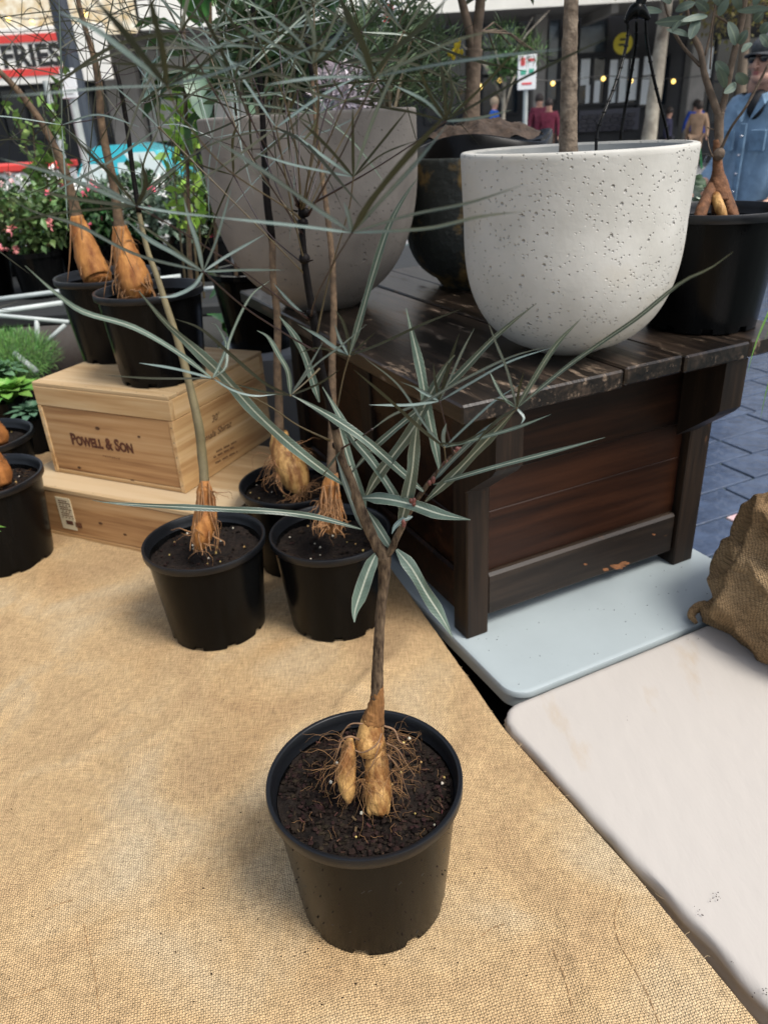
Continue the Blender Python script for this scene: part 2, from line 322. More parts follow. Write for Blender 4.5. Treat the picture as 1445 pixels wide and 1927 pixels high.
def leaf_mat(name, top, under, rib, rough=.38, spec=.5, olive=None):
    m = bpy.data.materials.new(name); m.use_nodes = True; t, N, L, b = nodes(m)
    b.inputs['Roughness'].default_value = rough; b.inputs['Specular IOR Level'].default_value = spec
    tc = N.new('ShaderNodeTexCoord'); sx = N.new('ShaderNodeSeparateXYZ'); L.new(tc.outputs['UV'], sx.inputs[0])
    s = N.new('ShaderNodeMath'); s.operation = 'SUBTRACT'; s.inputs[1].default_value = .5; L.new(sx.outputs[0], s.inputs[0])
    a = N.new('ShaderNodeMath'); a.operation = 'ABSOLUTE'; L.new(s.outputs[0], a.inputs[0])
    mr = N.new('ShaderNodeMapRange'); mr.inputs['From Min'].default_value = .04; mr.inputs['From Max'].default_value = .09; mr.inputs['To Min'].default_value = 1; mr.inputs['To Max'].default_value = 0; L.new(a.outputs[0], mr.inputs[0])
    g = N.new('ShaderNodeNewGeometry')
    m1 = N.new('ShaderNodeMix'); m1.data_type = 'RGBA'; m1.inputs['A'].default_value = (*top, 1); m1.inputs['B'].default_value = (*under, 1); L.new(g.outputs['Backfacing'], m1.inputs['Factor'])
    # mottling and per-leaf tone
    nz = N.new('ShaderNodeTexNoise'); nz.inputs['Scale'].default_value = 90; nz.inputs['Detail'].default_value = 4; L.new(tc.outputs['Object'], nz.inputs['Vector'])
    oi = N.new('ShaderNodeObjectInfo'); r1 = N.new('ShaderNodeMapRange'); r1.inputs['To Min'].default_value = .7; r1.inputs['To Max'].default_value = 1.25; L.new(oi.outputs['Random'], r1.inputs[0])
    r2 = N.new('ShaderNodeMapRange'); r2.inputs['To Min'].default_value = .7; r2.inputs['To Max'].default_value = 1.3; L.new(nz.outputs['Fac'], r2.inputs[0])
    mu = N.new('ShaderNodeMath'); mu.operation = 'MULTIPLY'; L.new(r1.outputs[0], mu.inputs[0]); L.new(r2.outputs[0], mu.inputs[1])
    hv = N.new('ShaderNodeHueSaturation'); L.new(m1.outputs['Result'], hv.inputs['Color']); L.new(mu.outputs[0], hv.inputs['Value'])
    m2 = N.new('ShaderNodeMix'); m2.data_type = 'RGBA'; L.new(mr.outputs[0], m2.inputs['Factor']); L.new(hv.outputs[0], m2.inputs['A']); m2.inputs['B'].default_value = (*rib, 1)
    # pale margin
    me_ = N.new('ShaderNodeMapRange'); me_.inputs['From Min'].default_value = .455; me_.inputs['From Max'].default_value = .49; me_.inputs['To Max'].default_value = .6; L.new(a.outputs[0], me_.inputs[0])
    m3 = N.new('ShaderNodeMix'); m3.data_type = 'RGBA'; L.new(me_.outputs[0], m3.inputs['Factor']); L.new(m2.outputs['Result'], m3.inputs['A']); m3.inputs['B'].default_value = (*[x * .8 for x in rib], 1)
    L.new(m3.outputs['Result'], b.inputs['Base Color'])
    # pinnate vein relief
    wv = N.new('ShaderNodeMath'); wv.operation = 'MULTIPLY_ADD'; wv.inputs[1].default_value = 42.; L.new(sx.outputs[1], wv.inputs[0]); aa = N.new('ShaderNodeMath'); aa.operation = 'MULTIPLY'; aa.inputs[1].default_value = 3.; L.new(a.outputs[0], aa.inputs[0]); L.new(aa.outputs[0], wv.inputs[2])
    sn = N.new('ShaderNodeMath'); sn.operation = 'SINE'; w6 = N.new('ShaderNodeMath'); w6.operation = 'MULTIPLY'; w6.inputs[1].default_value = 6.283; L.new(wv.outputs[0], w6.inputs[0]); L.new(w6.outputs[0], sn.inputs[0])
    bp = N.new('ShaderNodeBump'); bp.inputs['Strength'].default_value = .13; bp.inputs['Distance'].default_value = .0006; L.new(sn.outputs[0], bp.inputs['Height']); L.new(bp.outputs[0], b.inputs['Normal'])
    tr = N.new('ShaderNodeBsdfTranslucent'); tr.inputs[0].default_value = (.05, .07, .03, 1); ms = N.new('ShaderNodeMixShader'); ms.inputs[0].default_value = .14
    out = N['Material Output']; L.new(b.outputs[0], ms.inputs[1]); L.new(tr.outputs[0], ms.inputs[2]); L.new(ms.outputs[0], out.inputs[0])
    return m

m_black = mat('black_nursery_plastic', (.0040, .0042, .0044), .24, .6, 26, .05, 200, spec=.13, detail=9, stretch=(1, 1, .10))
m_blackrim = mat('black_plastic_rim', (.006, .007, .009), .36, .3, 30, .1, 200, spec=.4)
m_soil = mat('potting_soil', (.016, .0105, .0075), .95, bump=1., bscale=160, col2=(.006, .004, .003), vscale=45, spec=.2)
m_crumb = mat('soil_crumb', (.016, .010, .007), .9, island=.75, spec=.15)
m_chip = mat('bark_chip', (.046, .024, .014), .8, island=.8, spec=.2)
m_perlite = mat('perlite', (.5, .46, .36), .7, island=.4)
m_bead = mat('fertiliser_bead', (.42, .30, .10), .4, island=.4)
m_caudex = mat('caudex_bark', (.50, .29, .10), .5, bump=.9, bscale=70, col2=(.20, .085, .025), vscale=42, detail=9, spec=.3, stretch=(1.3, 1.3, .38))
for e_, p_ in zip(m_caudex.node_tree.nodes['Color Ramp'].color_ramp.elements, (.40, .58)): e_.position = p_
m_caudexo = mat('orange_root_bark', (.44, .20, .055), .65, bump=.7, bscale=90, col2=(.19, .065, .018), vscale=36, detail=8, spec=.25, stretch=(1.2, 1.2, .35))
m_caudex2 = mat('caudex_orange_bark', (.36, .14, .035), .75, bump=.6, bscale=120, col2=(.13, .045, .012), vscale=30, spec=.25, stretch=(1, 1, .4))
m_root = mat('fine_root', (.26, .14, .06), .8, .5, 60, spec=.2)
m_stem = mat('young_stem_bark', (.15, .105, .065), .85, bump=1., bscale=220, col2=(.028, .018, .012), vscale=190, spec=.15, stretch=(1, 1, .35), detail=8)
m_darkstem = mat('dark_twig', (.005, .0035, .0032), .6, .5, 60, .4, 200, spec=.12)
m_petiole = mat('petiole', (.10, .075, .035), .45, .4, 60)
m_petdark = mat('petiole_dark', (.028, .012, .011), .4, .4, 60)
m_tan = mat('tan_stem_bark', (.15, .10, .06), .8, bump=.6, bscale=120, col2=(.06, .042, .028), vscale=50, spec=.25)
m_leafA = leaf_mat('bottle_tree_leaf', (.022, .062, .044), (.09, .13, .10), (.42, .45, .36))
m_leafB = leaf_mat('bottle_tree_leaf_backlit_olive', (.014, .018, .008), (.035, .036, .020), (.040, .040, .026), rough=.5, spec=.3)  # olive-brown of backlit leaves put into the base colour
m_leafC = leaf_mat('bottle_tree_leaf_sky_sheen', (.085, .140, .122), (.12, .17, .155), (.32, .37, .33), rough=.36, spec=.6)  # same leaf with the pale sky reflection put into its colour
m_euc = leaf_mat('eucalypt_leaf', (.085, .14, .105), (.15, .20, .16), (.20, .25, .18), rough=.5)
m_hess = hessian_mat('hessian_cloth', (.465, .325, .172), (.47, .37, .235), (.38, .255, .135), rot=radians(-12))
m_sack = hessian_mat('dark_hessian_sack', (.27, .175, .088), (.32, .225, .125), (.18, .115, .06), rot=.35, per=.0034, stain=False, thr=1.3)
m_cream = mat('cream_cloth', (.425, .395, .36), .85, bump=.12, bscale=30, col2=(.40, .335, .26), vscale=7, detail=7, spec=.2, stretch=(1, .35, 1, radians(-20)))
for e_, p_ in zip(m_cream.node_tree.nodes['Color Ramp'].color_ramp.elements, (.30, .40)): e_.position = p_
m_white = mat('white_table_plastic', (.34, .39, .40), .42, .08, 5, .1, 400)
m_dkside = mat('dark_table_edge', (.20, .21, .22), .6)
m_chest = wood_mat('dark_stained_wood', (.004, .0017, .0009), (.012, .0048, .0022), (.028, .011, .005), 1., .42, bump=.2, rot=-A25, axis=0, wear=((.16, .07, .03), 34, .70), spec=.22)
m_panel = wood_mat('red_brown_panel_wood', (.007, .0026, .0014), (.023, .008, .0036), (.042, .015, .0066), .7, .42, bump=.15, rot=-A25, axis=0, wear=((.13, .05, .02), 24, .72), spec=.25)
m_rail = wood_mat('worn_dark_rail', (.006, .0038, .0028), (.015, .010, .007), (.032, .021, .014), 1., .45, bump=.4, rot=-A25, axis=0, wear=((.17, .085, .035), 34, .635), spec=.3)
m_chestv = wood_mat('dark_stained_post', (.0045, .0026, .0016), (.010, .006, .0036), (.024, .014, .008), 1., .5, bump=.3, axis=2, wear=((.15, .07, .03), 46, .63), spec=.25)
m_top = wood_mat('weathered_top_plank', (.003, .0022, .002), (.012, .0085, .0062), (.045, .031, .022), 1.3, .30, bump=.6, rot=-A25, axis=1, wear=((.20, .145, .10), 46, .56), spec=.4)
m_edge = wood_mat('weathered_plank_edge', (.02, .014, .01), (.045, .03, .02), (.085, .058, .038), 1., .55, bump=.4, rot=-A25, axis=0, wear=((.2, .13, .08), 40, .62))
CRA = radians(-25.95)
m_pines = wood_mat('pine_crate_end_wood', (.36, .19, .075), (.55, .35, .16), (.66, .47, .26), .8, .6, rot=-CRA, axis=1, bump=.15, spec=.3)
m_pine = wood_mat('pine_crate_wood', (.31, .165, .065), (.47, .30, .14), (.56, .40, .22), .8, .6, rot=-CRA, axis=0, bump=.15, spec=.3)
m_pinedk = wood_mat('pine_crate_wood_brown', (.20, .09, .035), (.42, .235, .10), (.52, .33, .16), .8, .6, rot=-CRA, axis=0, bump=.15, spec=.3)
m_pinetop = wood_mat('pine_crate_lid_wood', (.33, .20, .085), (.46, .32, .17), (.54, .41, .25), .5, .6, rot=-CRA, axis=0, bump=.1, spec=.3)
m_ink = mat('burnt_lettering', (.12, .035, .012), .8, .5, 60)
m_conc = concrete_mat('white_concrete', (.50, .49, .45), (.42, .41, .37), pit=.62, pscale=62, stainc=((.44, .38, .27), .5))
m_gconc = concrete_mat('grey_concrete', (.235, .212, .186), (.165, .148, .130), pit=.25, pscale=60)
m_inner = mat('planter_inside', (.42, .43, .41), .8, .2, 8)
m_rust = mat('mottled_dark_planter', (.020, .024, .021), .6, bump=.5, bscale=50, col2=(.17, .11, .035), vscale=11, detail=7)
for e_, p_ in zip(m_rust.node_tree.nodes['Color Ramp'].color_ramp.elements, (.40, .49)): e_.position = p_
m_treebark = mat('smooth_tree_bark', (.24, .19, .14), .8, bump=.8, bscale=70, col2=(.10, .075, .055), vscale=60, detail=8, spec=.2)
m_treebark2 = mat('brown_tree_bark', (.17, .125, .09), .8, bump=.6, bscale=60, col2=(.08, .06, .045), vscale=24, spec=.2)
m_steel = mat('painted_steel', (.42, .45, .43), .45, .2, 10)

# ============================================================ ground and street
GZ = -.74
random.seed(3)
g = MB().box((0, 90, -1.46), (400, 260, 1.1))
tag(g.build('road', mat('asphalt', (.20, .21, .22), .75, .2, 2, .3, 60)), kind='structure')
g = MB().box((0, 2.0, GZ - .10 - .012), (60, 21, .2))
pave = tag(g.build('pavement', mat('paver_joint', (.05, .075, .075), .8)), kind='structure')
g = MB().box((0, 12.62, GZ - .10), (60, .22, .2), bev=.02)
tag(g.build('kerb', mat('kerb_stone', (.28, .28, .28), .7, .2, 5)), kind='structure')
g = MB().box((0, 26, GZ - .075), (90, 10, .19), bev=.02)
tag(g.build('far_pavement', mat('far_paving', (.26, .27, .28), .6, .2, 3)), kind='structure')
m_paver = mat('blue_stone_paver', (.065, .092, .15), .24, bump=.25, bscale=14, col2=(.035, .05, .085), vscale=5, spec=.6)
PA_ = radians(24.2)
def pv(u, v, z=0.): return (u * cos(PA_) - v * sin(PA_), u * sin(PA_) + v * cos(PA_), z)
pm = {}
m_pinkp = mat('pink_granite', (.66, .34, .36), .4, bump=.2, bscale=30, col2=(.55, .5, .48), vscale=60, detail=6)
cnt = 0; rest = MB()
cells = []
for r in range(-6, 46):
    v0 = 2.380 + (r) * .2235 - .2235 * 2
    off = {0: .0, 1: .235, 2: .0, 3: .24, 4: .24}.get(r, random.choice((0, .11, .235, .33)))
    for k in range(-14, 26):
        u0 = 3.125 + off - .45 * 7 + k * .45
        c = pv(u0 + .225, v0 + .11)
        if 0.2 < c[1] < 12.2 and -3.6 < c[0] < 9: cells.append((c, u0, v0))
cells.sort(key=lambda c: (c[0][0] - 1.9) ** 2 + (c[0][1] - 3.9) ** 2)
pb = MB().box((.2175, .1055, -.012), (.435, .211, .024), bev=.003); proto = pb.build('paver', m_paver)
pm = proto.data; bpy.data.objects.remove(proto)
for i, (c, u0, v0) in enumerate(cells):
    p = pv(u0 + .0075, v0 + .006)
    dz = random.uniform(-.0015, .0015)
    if i < 290:
        o = bpy.data.objects.new('paver', pm); COL.objects.link(o); o.parent = pave
        o.location = (p[0], p[1], GZ + dz); o.rotation_euler = (0, 0, PA_)
        if abs(u0 - 2.675) < .03 and abs(v0 - 1.933) < .05:
            o.data = pm.copy(); o.data.materials[0] = m_pinkp; o['label'] = 'pink mottled paver'
    else:
        rest.box((u0 + .225, v0 + .11, 0), (.435, .211, .02), T=lambda a, b, z: (*pv(a, b)[:2], z + GZ - .01 + .001))
if rest.v: tag(rest.build('distant_pavers', m_paver, parent=pave), kind='stuff')

# ============================================================ far street: building, awnings, signs
FY = 26.
def fx(x, y, Y=FY): p = px(x, y, Y); return p[0], p[2]
m_dark = mat('dark_facade_paint', (.010, .011, .015), .5, .3, 2)
m_glassd = mat('shop_window_glass', (.012, .02, .03), .10, spec=.8)
m_col = mat('grey_render_column', (.24, .225, .205), .7, .15, 3)
m_cream2 = mat('cream_fascia', (.86, .84, .76), .6, .1, 2)
m_tin = mat('weathered_awning_tin', (.90, .86, .72), .55, col2=(.62, .45, .22), vscale=4, detail=8)
m_soff = mat('awning_soffit', (.16, .15, .14), .7)
bld = thing('shop_building', (0, FY, GZ), 'long dark-fronted shop building across the street under a pale street awning', 'building')
MB().box((0, FY + 4.1, 4.2), (92, 7.6, 11)).build('wall', m_dark, bld)
# window bays
def win(x0, y0, x1, y1, nx=1, ny=1, mt=None, reflections=()):
    X0, Z0 = fx(x0, (y0 + y1) / 2)[0], fx((x0 + x1) / 2, y1)[1]; X1, Z1 = fx(x1, (y0 + y1) / 2)[0], fx((x0 + x1) / 2, y0)[1]
    cx, cz, W, H = (X0 + X1) / 2, (Z0 + Z1) / 2, X1 - X0, Z1 - Z0
    b = MB(); t = .07
    for i in range(nx + 1): b.box((X0 + W * i / nx, FY + .22, cz), (t, .14, H + t))
    for j in range(ny + 1): b.box((cx, FY + .225, Z0 + H * j / ny), (W - .004, .12, t))
    fr = b.build('window', m_dark, bld)
    MB().box((cx, FY + .24, cz), (W - .01, .012, H - .01)).build('pane', mt or m_glassd, bld, parent=fr)
    for (a0, a1, z0, z1) in reflections:
        MB().box((X0 + W * (a0 + a1) / 2, FY + .20, Z0 + H * (z0 + z1) / 2), (W * (a1 - a0), .02, H * (z1 - z0))).build('painted_reflection', m_reflection, bld, parent=fr)
m_reflection = mat('white_window_reflection', (.86, .90, .92), .6, .1, 1.5)  # bright sky reflections in the panes, painted as white panels
m_glassm = mat('grey_window_glass', (.10, .13, .16), .12, spec=.8, col2=(.04, .05, .06), vscale=.8)
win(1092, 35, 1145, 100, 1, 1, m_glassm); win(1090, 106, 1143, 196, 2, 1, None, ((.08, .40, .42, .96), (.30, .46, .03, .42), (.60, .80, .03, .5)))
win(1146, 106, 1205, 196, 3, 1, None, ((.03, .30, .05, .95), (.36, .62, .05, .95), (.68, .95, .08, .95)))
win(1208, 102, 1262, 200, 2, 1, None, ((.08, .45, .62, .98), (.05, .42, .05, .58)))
win(1008, 35, 1055, 190, 2, 2, m_glassm); win(908, 40, 978, 140, 2, 2, m_glassm); win(908, 142, 978, 215, 2, 1, m_glassd)
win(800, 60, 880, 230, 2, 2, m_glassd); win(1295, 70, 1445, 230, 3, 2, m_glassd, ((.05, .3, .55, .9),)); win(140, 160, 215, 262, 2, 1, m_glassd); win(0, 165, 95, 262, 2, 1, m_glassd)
win(480, 60, 560, 230, 2, 2, m_glassd); win(590, 60, 690, 230, 2, 2, m_glassm)
# pale wall panels left of centre and the brick dado
def panel(x0, y0, x1, y1, m, name='wall_panel', d=.1, Y=FY, root=None):
    X0, X1 = fx(x0, (y0 + y1) / 2, Y)[0], fx(x1, (y0 + y1) / 2, Y)[0]; Z0, Z1 = fx((x0 + x1) / 2, y1, Y)[1], fx((x0 + x1) / 2, y0, Y)[1]
    return MB().box(((X0 + X1) / 2, Y - d / 2, (Z0 + Z1) / 2), (X1 - X0, d, Z1 - Z0)).build(name, m, root or bld)
m_palewall = mat('pale_wall', (.55, .53, .49), .8, .15, 1)
panel(272, 60, 480, 262, m_palewall)
m_dkbrick = mat('glazed_dark_brick', (.030, .028, .042), .3, .3, 8)
P0 = fx(1088, 250); P1 = fx(1205, 202); bw, bh = .24, .12
brm = MB().box((0, 0, 0), (bw - .02, .04, bh - .02), bev=.006); bo = brm.build('brick', m_dkbrick); brme = bo.data; bpy.data.objects.remove(bo)
dado = MB().box(((P0[0] + P1[0]) / 2, FY + .1, (P0[1] + P1[1]) / 2), (P1[0] - P0[0], .1, P1[1] - P0[1])).build('brick_dado', mat('brick_mortar', (.10, .10, .12), .9), bld)
nx_, nz_ = int((P1[0] - P0[0]) / bw), int((P1[1] - P0[1]) / bh)
for j in range(nz_):
    for i in range(nx_):
        o = bpy.data.objects.new('brick', brme); COL.objects.link(o); o.parent = dado
        o.location = (P0[0] + (i + .5 + (j % 2) * .25) * bw, FY + .035 - FY, P0[1] + (j + .5) * bh - GZ)
for x0, x1, m in ((985, 1007, m_col), (1262, 1292, m_col), (222, 280, m_col), (700, 716, m_col)):
    X0, X1 = fx(x0, 150)[0], fx(x1, 150)[0]
    MB().box(((X0 + X1) / 2, FY - 1.2, 1.9), (X1 - X0, .5, 5.2), bev=.03).build('column', m_col, bld)
# awning (soffit, fascia)
az = fx(1100, 8, FY - 3)[1]
MB().box((14, FY - 1.55, az + .05), (62, 3.1, .12)).build('awning_soffit', m_soff, bld)
MB().box((19.8, FY - 3.16, az + .42), (50.4, .12, .9)).build('fascia', m_cream2, bld)
MB().box((-17, FY - 3.16, az + .42), (23, .12, 1.0)).build('fascia', m_tin, bld)
for i in range(7):
    MB().box((-12 + i * 6.2, FY - 1.6, az - .12), (.18, 3.0, .22)).build('awning_beam', m_col, bld)
# second-storey wall band above awning
MB().box((0, FY - .1, az + 3.4), (90, .3, 4.6)).build('upper_wall', m_palewall, bld)

# fries sign
SY = 22.4
sx0, sz1 = fx(-60, 50, SY); sx1, sz0 = fx(215, 156, SY)
sgn = thing('shop_sign', ((sx0 + sx1) / 2, SY, sz0), 'cream shop sign reading & FRIES in black between two red bands', 'sign')
sz0 = fx(60, 158, SY)[1]; sz1 = fx(60, 50, SY)[1]
MB().box(((sx0 + sx1) / 2, SY + .05, (sz0 + sz1) / 2), (sx1 - sx0, .1, sz1 - sz0), bev=.015).build('board', mat('sign_cream', (.74, .72, .66), .6), sgn)
m_red = mat('sign_red', (.62, .05, .04), .5)
for ya, yb in ((64, 79), (129, 143)):
    za, zb = fx(60, yb, SY)[1], fx(60, ya, SY)[1]; xe = fx(112 if ya < 100 else 124, ya, SY)[0]
    MB().box(((sx0 + xe) / 2, (SY - .015), (za + zb) / 2), (xe - sx0, .02, zb - za)).build('red_band', m_red, sgn)
def text(body, size, loc, rot, m, name, root, parent=None, extrude=.004, align='LEFT', caps=False, bold=0., sx=1., shear=0.):
    c = bpy.data.curves.new(name, 'FONT'); c.body = body; c.size = size; c.extrude = extrude; c.align_x = align; c.offset = bold; c.shear = shear
    c.resolution_u = 3
    if caps:
        for i, ch in enumerate(body):
            c.body_format[i].use_small_caps = True
        c.small_caps_scale = .78
    o = bpy.data.objects.new(name, c); COL.objects.link(o); bpy.context.view_layer.update()
    me = bpy.data.meshes.new_from_object(o); bpy.data.objects.remove(o); me.materials.clear(); me.materials.append(m)
    o = bpy.data.objects.new(name, me); COL.objects.link(o); o.parent = parent or root
    o.matrix_local = Matrix.Translation(Vector(loc) - root.location) @ rot.to_4x4() @ Matrix.Diagonal((sx, 1, 1, 1))
    return o
R90 = Matrix.Rotation(pi / 2, 3, 'X')
m_ltr = mat('black_sign_letter', (.012, .012, .012), .5)
tx, tz = fx(8, 127, SY); te = fx(118, 122, SY)[0]; hgt = fx(60, 82, SY)[1] - fx(60, 123, SY)[1]
text('FRIES', hgt / .70, (tx, (SY - .015), fx(60, 124.5, SY)[1]), R90, m_ltr, 'lettering', sgn, bold=.022, sx=(te - tx) / (hgt / .70 * 2.25))
text('&', hgt * .75, (tx - .42, (SY - .015), fx(60, 124, SY)[1]), R90, m_ltr, 'lettering', sgn, bold=.015)

# round yellow sign
c = px(1172, 82, 25.2); ys = thing('round_sign', c, 'round yellow shop sign with dark lettering on the dark facade', 'sign')
b = MB(); r_ = .27
b.tube([(c[0], 25.2, c[2]), (c[0], 25.25, c[2])], r_, 24).build('disc', mat('sign_yellow', (.62, .50, .03), .5), ys)
for i, ln in enumerate(((-.10, .08, .02), (.0, .0, -.08))):
    MB().box((c[0] + ln[1] * 0, 25.18, c[2] + .10 - i * .13), (.2 - i * -.06, .012, .05)).build('lettering', m_ltr, ys)
b = MB(); b.tube([(c[0], 25.23, c[2]), (c[0], 25.9, c[2] + .1)], .02, 6).build('bracket', m_dark, ys)

# parking signs on poles
def psign(x, y, Y, wp, hp, label, foot=None, marks=(), group=None, two=False):
    c = px(x, y, Y); s_ = Y / F_PX * 1.02
    t = thing('street_sign', (c[0], Y, GZ), label, 'sign', group)
    b = MB().box((c[0], Y, c[2]), (wp * s_, .02, hp * s_), bev=.008); b.build('plate', mat('sign_white', (.72, .73, .72), .5), t)
    for (dx, dz, wx, wz, cc) in marks:
        MB().box((c[0] + dx * s_, Y - .013, c[2] + dz * s_), (wx * s_, .004, wz * s_), bev=.001).build('marking', cc, t)
    MB().tube([(c[0], Y + .04, GZ), (c[0], Y + .04, c[2] + hp * s_ * .45)], .032 if Y > 8 else .02, 10).build('pole', m_steel, t)
m_green = mat('sign_green', (.06, .36, .24), .5); m_r2 = mat('sign_red_mark', (.66, .06, .07), .5)
psign(991, 136, 11.6, 30, 50, 'white parking sign with small red and green marks on a grey pole', marks=((-7, 15, 7, 11, m_r2), (6, 17, 10, 4, m_r2), (-6, 0, 9, 7, m_green), (7, 1, 8, 7, m_green), (0, -16, 16, 3, m_r2)))
psign(725, 22, 11.6, 38, 46, 'white parking sign with a large red symbol seen above the grey concrete planter', marks=((6, 4, 13, 13, m_r2), (5, -9, 16, 10, m_r2)))
psign(129, 148, 9.5, 24, 28, 'small white two-part sign plate on a pole left of the bare stems')
psign(131, 176, 9.4, 27, 14, 'little white supplementary plate under the two-part sign', marks=((0, 0, 15, 2, m_steel),))
c0, c1 = px(86, 152, 7), px(112, 262, 7)
tag(MB().tube([c0, (c0[0] + .02, 7, GZ)], .022, 10).build('pole', m_steel), 'pale thin steel pole standing left of the white sign plates', 'pole')
c0 = px(104, -20, 14.); tag(MB().tube([(c0[0], 14, 4), (c0[0] + .05, 14, GZ - .12)], .14, 12).build('street_pole', mat('blue_grey_pole', (.035, .042, .055), .5)), 'thick blue-grey street pole in front of the fries sign', 'pole')
# string lights
m_bulb = mat('lit_bulb', (1, .8, .4), .4, emit=((1, .62, .12), 1.2)); m_wire = mat('black_wire', (.02, .02, .02), .5)
for nm, pts, Y, lab in (('string_lights', ((860, 150), (903, 158), (940, 146), (1040, 152), (1135, 143), (1187, 147), (1267, 148), (1340, 140)), 22., 'sagging string of small warm bulbs in front of the dark shopfronts'),
                        ('string_lights', ((-40, 24), (15, 30), (60, 36), (117, 29), (160, 20), (230, 26)), 20., 'string of warm bulbs hanging under the rusty awning edge')):
    P = [px(x, y, Y) for x, y in pts]; t = thing(nm, P[0], lab, 'string lights')
    MB().tube(spline(P, 5), .012, 5).build('wire', m_wire, t)
    for p in P[1:-1]: MB().ball((p[0], p[1], p[2] - .06), .055, 10, 8).build('bulb', m_bulb, t, smooth=True)
# ============================================================ vehicles and stalls far left
m_teal = mat('turquoise_car_paint', (.02, .42, .50), .25, coat=.6); m_chrome = mat('chrome', (.6, .6, .62), .15, metal=1)
m_tyre = mat('tyre_rubber', (.015, .015, .015), .8); m_cglass = mat('car_glass_pale_reflection', (.45, .52, .50), .06, spec=.9)  # pale reflection on the car windows is put into the glass colour
def car(cx, Y, W, H, m, label, roofm=None, gz=GZ - .12):
    t = thing('parked_car', (cx, Y, gz), label, 'car'); D = 1.7
    prof = [(-.5, .30), (-.5, .52), (-.44, .60), (-.27, .64), (-.17, .93), (-.10, .995), (.10, 1.), (.22, .94), (.36, .64), (.48, .60), (.5, .5), (.5, .28), (.40, .18), (-.40, .18)]
    b = MB(); n = len(prof); vs = []
    for yy, s in ((Y - D / 2, .97), (Y - D / 2 + .12, 1.), (Y + D / 2 - .12, 1.), (Y + D / 2, .97)):
        for (a, z) in prof: vs.append((cx + a * W * s, yy + (.18 if z > .7 and yy < Y else (-.18 if z > .7 else 0)), gz + z * H))
    fs = [tuple(range(n))[::1], tuple(range(3 * n, 4 * n))[::-1]]
    for r in range(3):
        for k in range(n): fs.append((r * n + k, (r + 1) * n + k, (r + 1) * n + (k + 1) % n, r * n + (k + 1) % n))
    b.add(vs, fs).build('body', m, t, auto=30)
    def q(a0, a1, z0, z1, sl, nm, mm, off=-.02, sr=None):
        y0 = Y - D / 2 + .0; sr = sl if sr is None else sr
        def yy(z): return y0 + .18 * max(0, (z - .64) / .3) + off
        vs = [(cx + a0 * W, yy(z0), gz + z0 * H), (cx + a1 * W, yy(z0), gz + z0 * H), (cx + (a1 - sr) * W, yy(z1), gz + z1 * H), (cx + (a0 + sl) * W, yy(z1), gz + z1 * H)]
        vs += [(x, y + .03, z) for x, y, z in vs]
        MB().add(vs, [(0, 1, 2, 3), (7, 6, 5, 4), (0, 4, 5, 1), (1, 5, 6, 2), (2, 6, 7, 3), (3, 7, 4, 0)]).build(nm, mm, t)
    q(-.24, -.02, .66, .93, .085, 'window', m_cglass, sr=0); q(.01, .31, .66, .93, 0, 'window', m_cglass, sr=.10)
    for a in (-.31, .31):
        w_ = MB().tube([(cx + a * W, Y - D / 2 - .02, gz + .17 * H + .02), (cx + a * W, Y - D / 2 + .2, gz + .17 * H + .02)], .17 * H + .02, 20).build('wheel', m_tyre, t)
        MB().tube([(cx + a * W, Y - D / 2 - .035, gz + .17 * H + .02), (cx + a * W, Y - D / 2 - .01, gz + .17 * H + .02)], .10 * H, 16).build('rim', m_chrome, t, parent=w_)
    MB().box((cx, Y - D / 2 - .015, gz + .58 * H), (W * .9, .03, .03)).build('trim', m_chrome, t)
    MB().ball((cx + .46 * W, Y - D / 2 + .1, gz + .5 * H), (.06, .1, .09), 10, 6).build('headlight', mat('lamp_glass', (.7, .7, .66), .1), t)
cA, cB = px(55, 330, 13.)[0], px(400, 330, 13.)[0]
car((cA + cB) / 2, 13.6, cB - cA, 1.72, m_teal, 'turquoise parked car with pale windows behind the flowering plants')
cA, cB = px(1195, 200, 19)[0], px(1300, 200, 19)[0]
# white stall with red edge
c = px(20, 300, 9.)
t = thing('market_stall', (c[0], 9, GZ), 'white market stall counter with a red top edge at the far left', 'stall')
MB().box((c[0] - .55, 9.4, .42), (1.9, .8, .52), bev=.01).build('counter', mat('stall_white', (.74, .73, .70), .6, .1, 3), t)
MB().box((c[0] - .55, 9.38, .72), (1.96, .86, .07), bev=.01).build('top_edge', m_red, t)
for a in (-1.4, .3): MB().box((c[0] + a, 9.4, -.29), (.06, .7, .9)).build('leg', m_steel, t)
# ============================================================ people
m_skin = mat('skin', (.50, .28, .20), .55, .1, 30)
def skinmesh(name, pts, edges, rad, m, root, parent=None, sub=2, extra=None, root_i=0):
    me = bpy.data.meshes.new(name); me.from_pydata([tuple(p) for p in pts], edges, []); ob = bpy.data.objects.new(name, me); COL.objects.link(ob)
    sk = ob.modifiers.new('s', 'SKIN'); sk.use_smooth_shade = True
    for i, d in enumerate(me.skin_vertices[0].data):
        r = rad[i]; d.radius = r if hasattr(r, '__len__') else (r, r); d.use_root = (i == root_i)
    ss = ob.modifiers.new('u', 'SUBSURF'); ss.levels = sub; ss.render_levels = sub
    bpy.context.view_layer.update(); dg = bpy.context.evaluated_depsgraph_get()
    m2 = bpy.data.meshes.new_from_object(ob.evaluated_get(dg)); bpy.data.objects.remove(ob); m2.name = name
    m2.materials.clear(); m2.materials.append(m); m2.polygons.foreach_set('use_smooth', [True] * len(m2.polygons))
    o = bpy.data.objects.new(name, m2); COL.objects.link(o); o.parent = parent or root
    return o
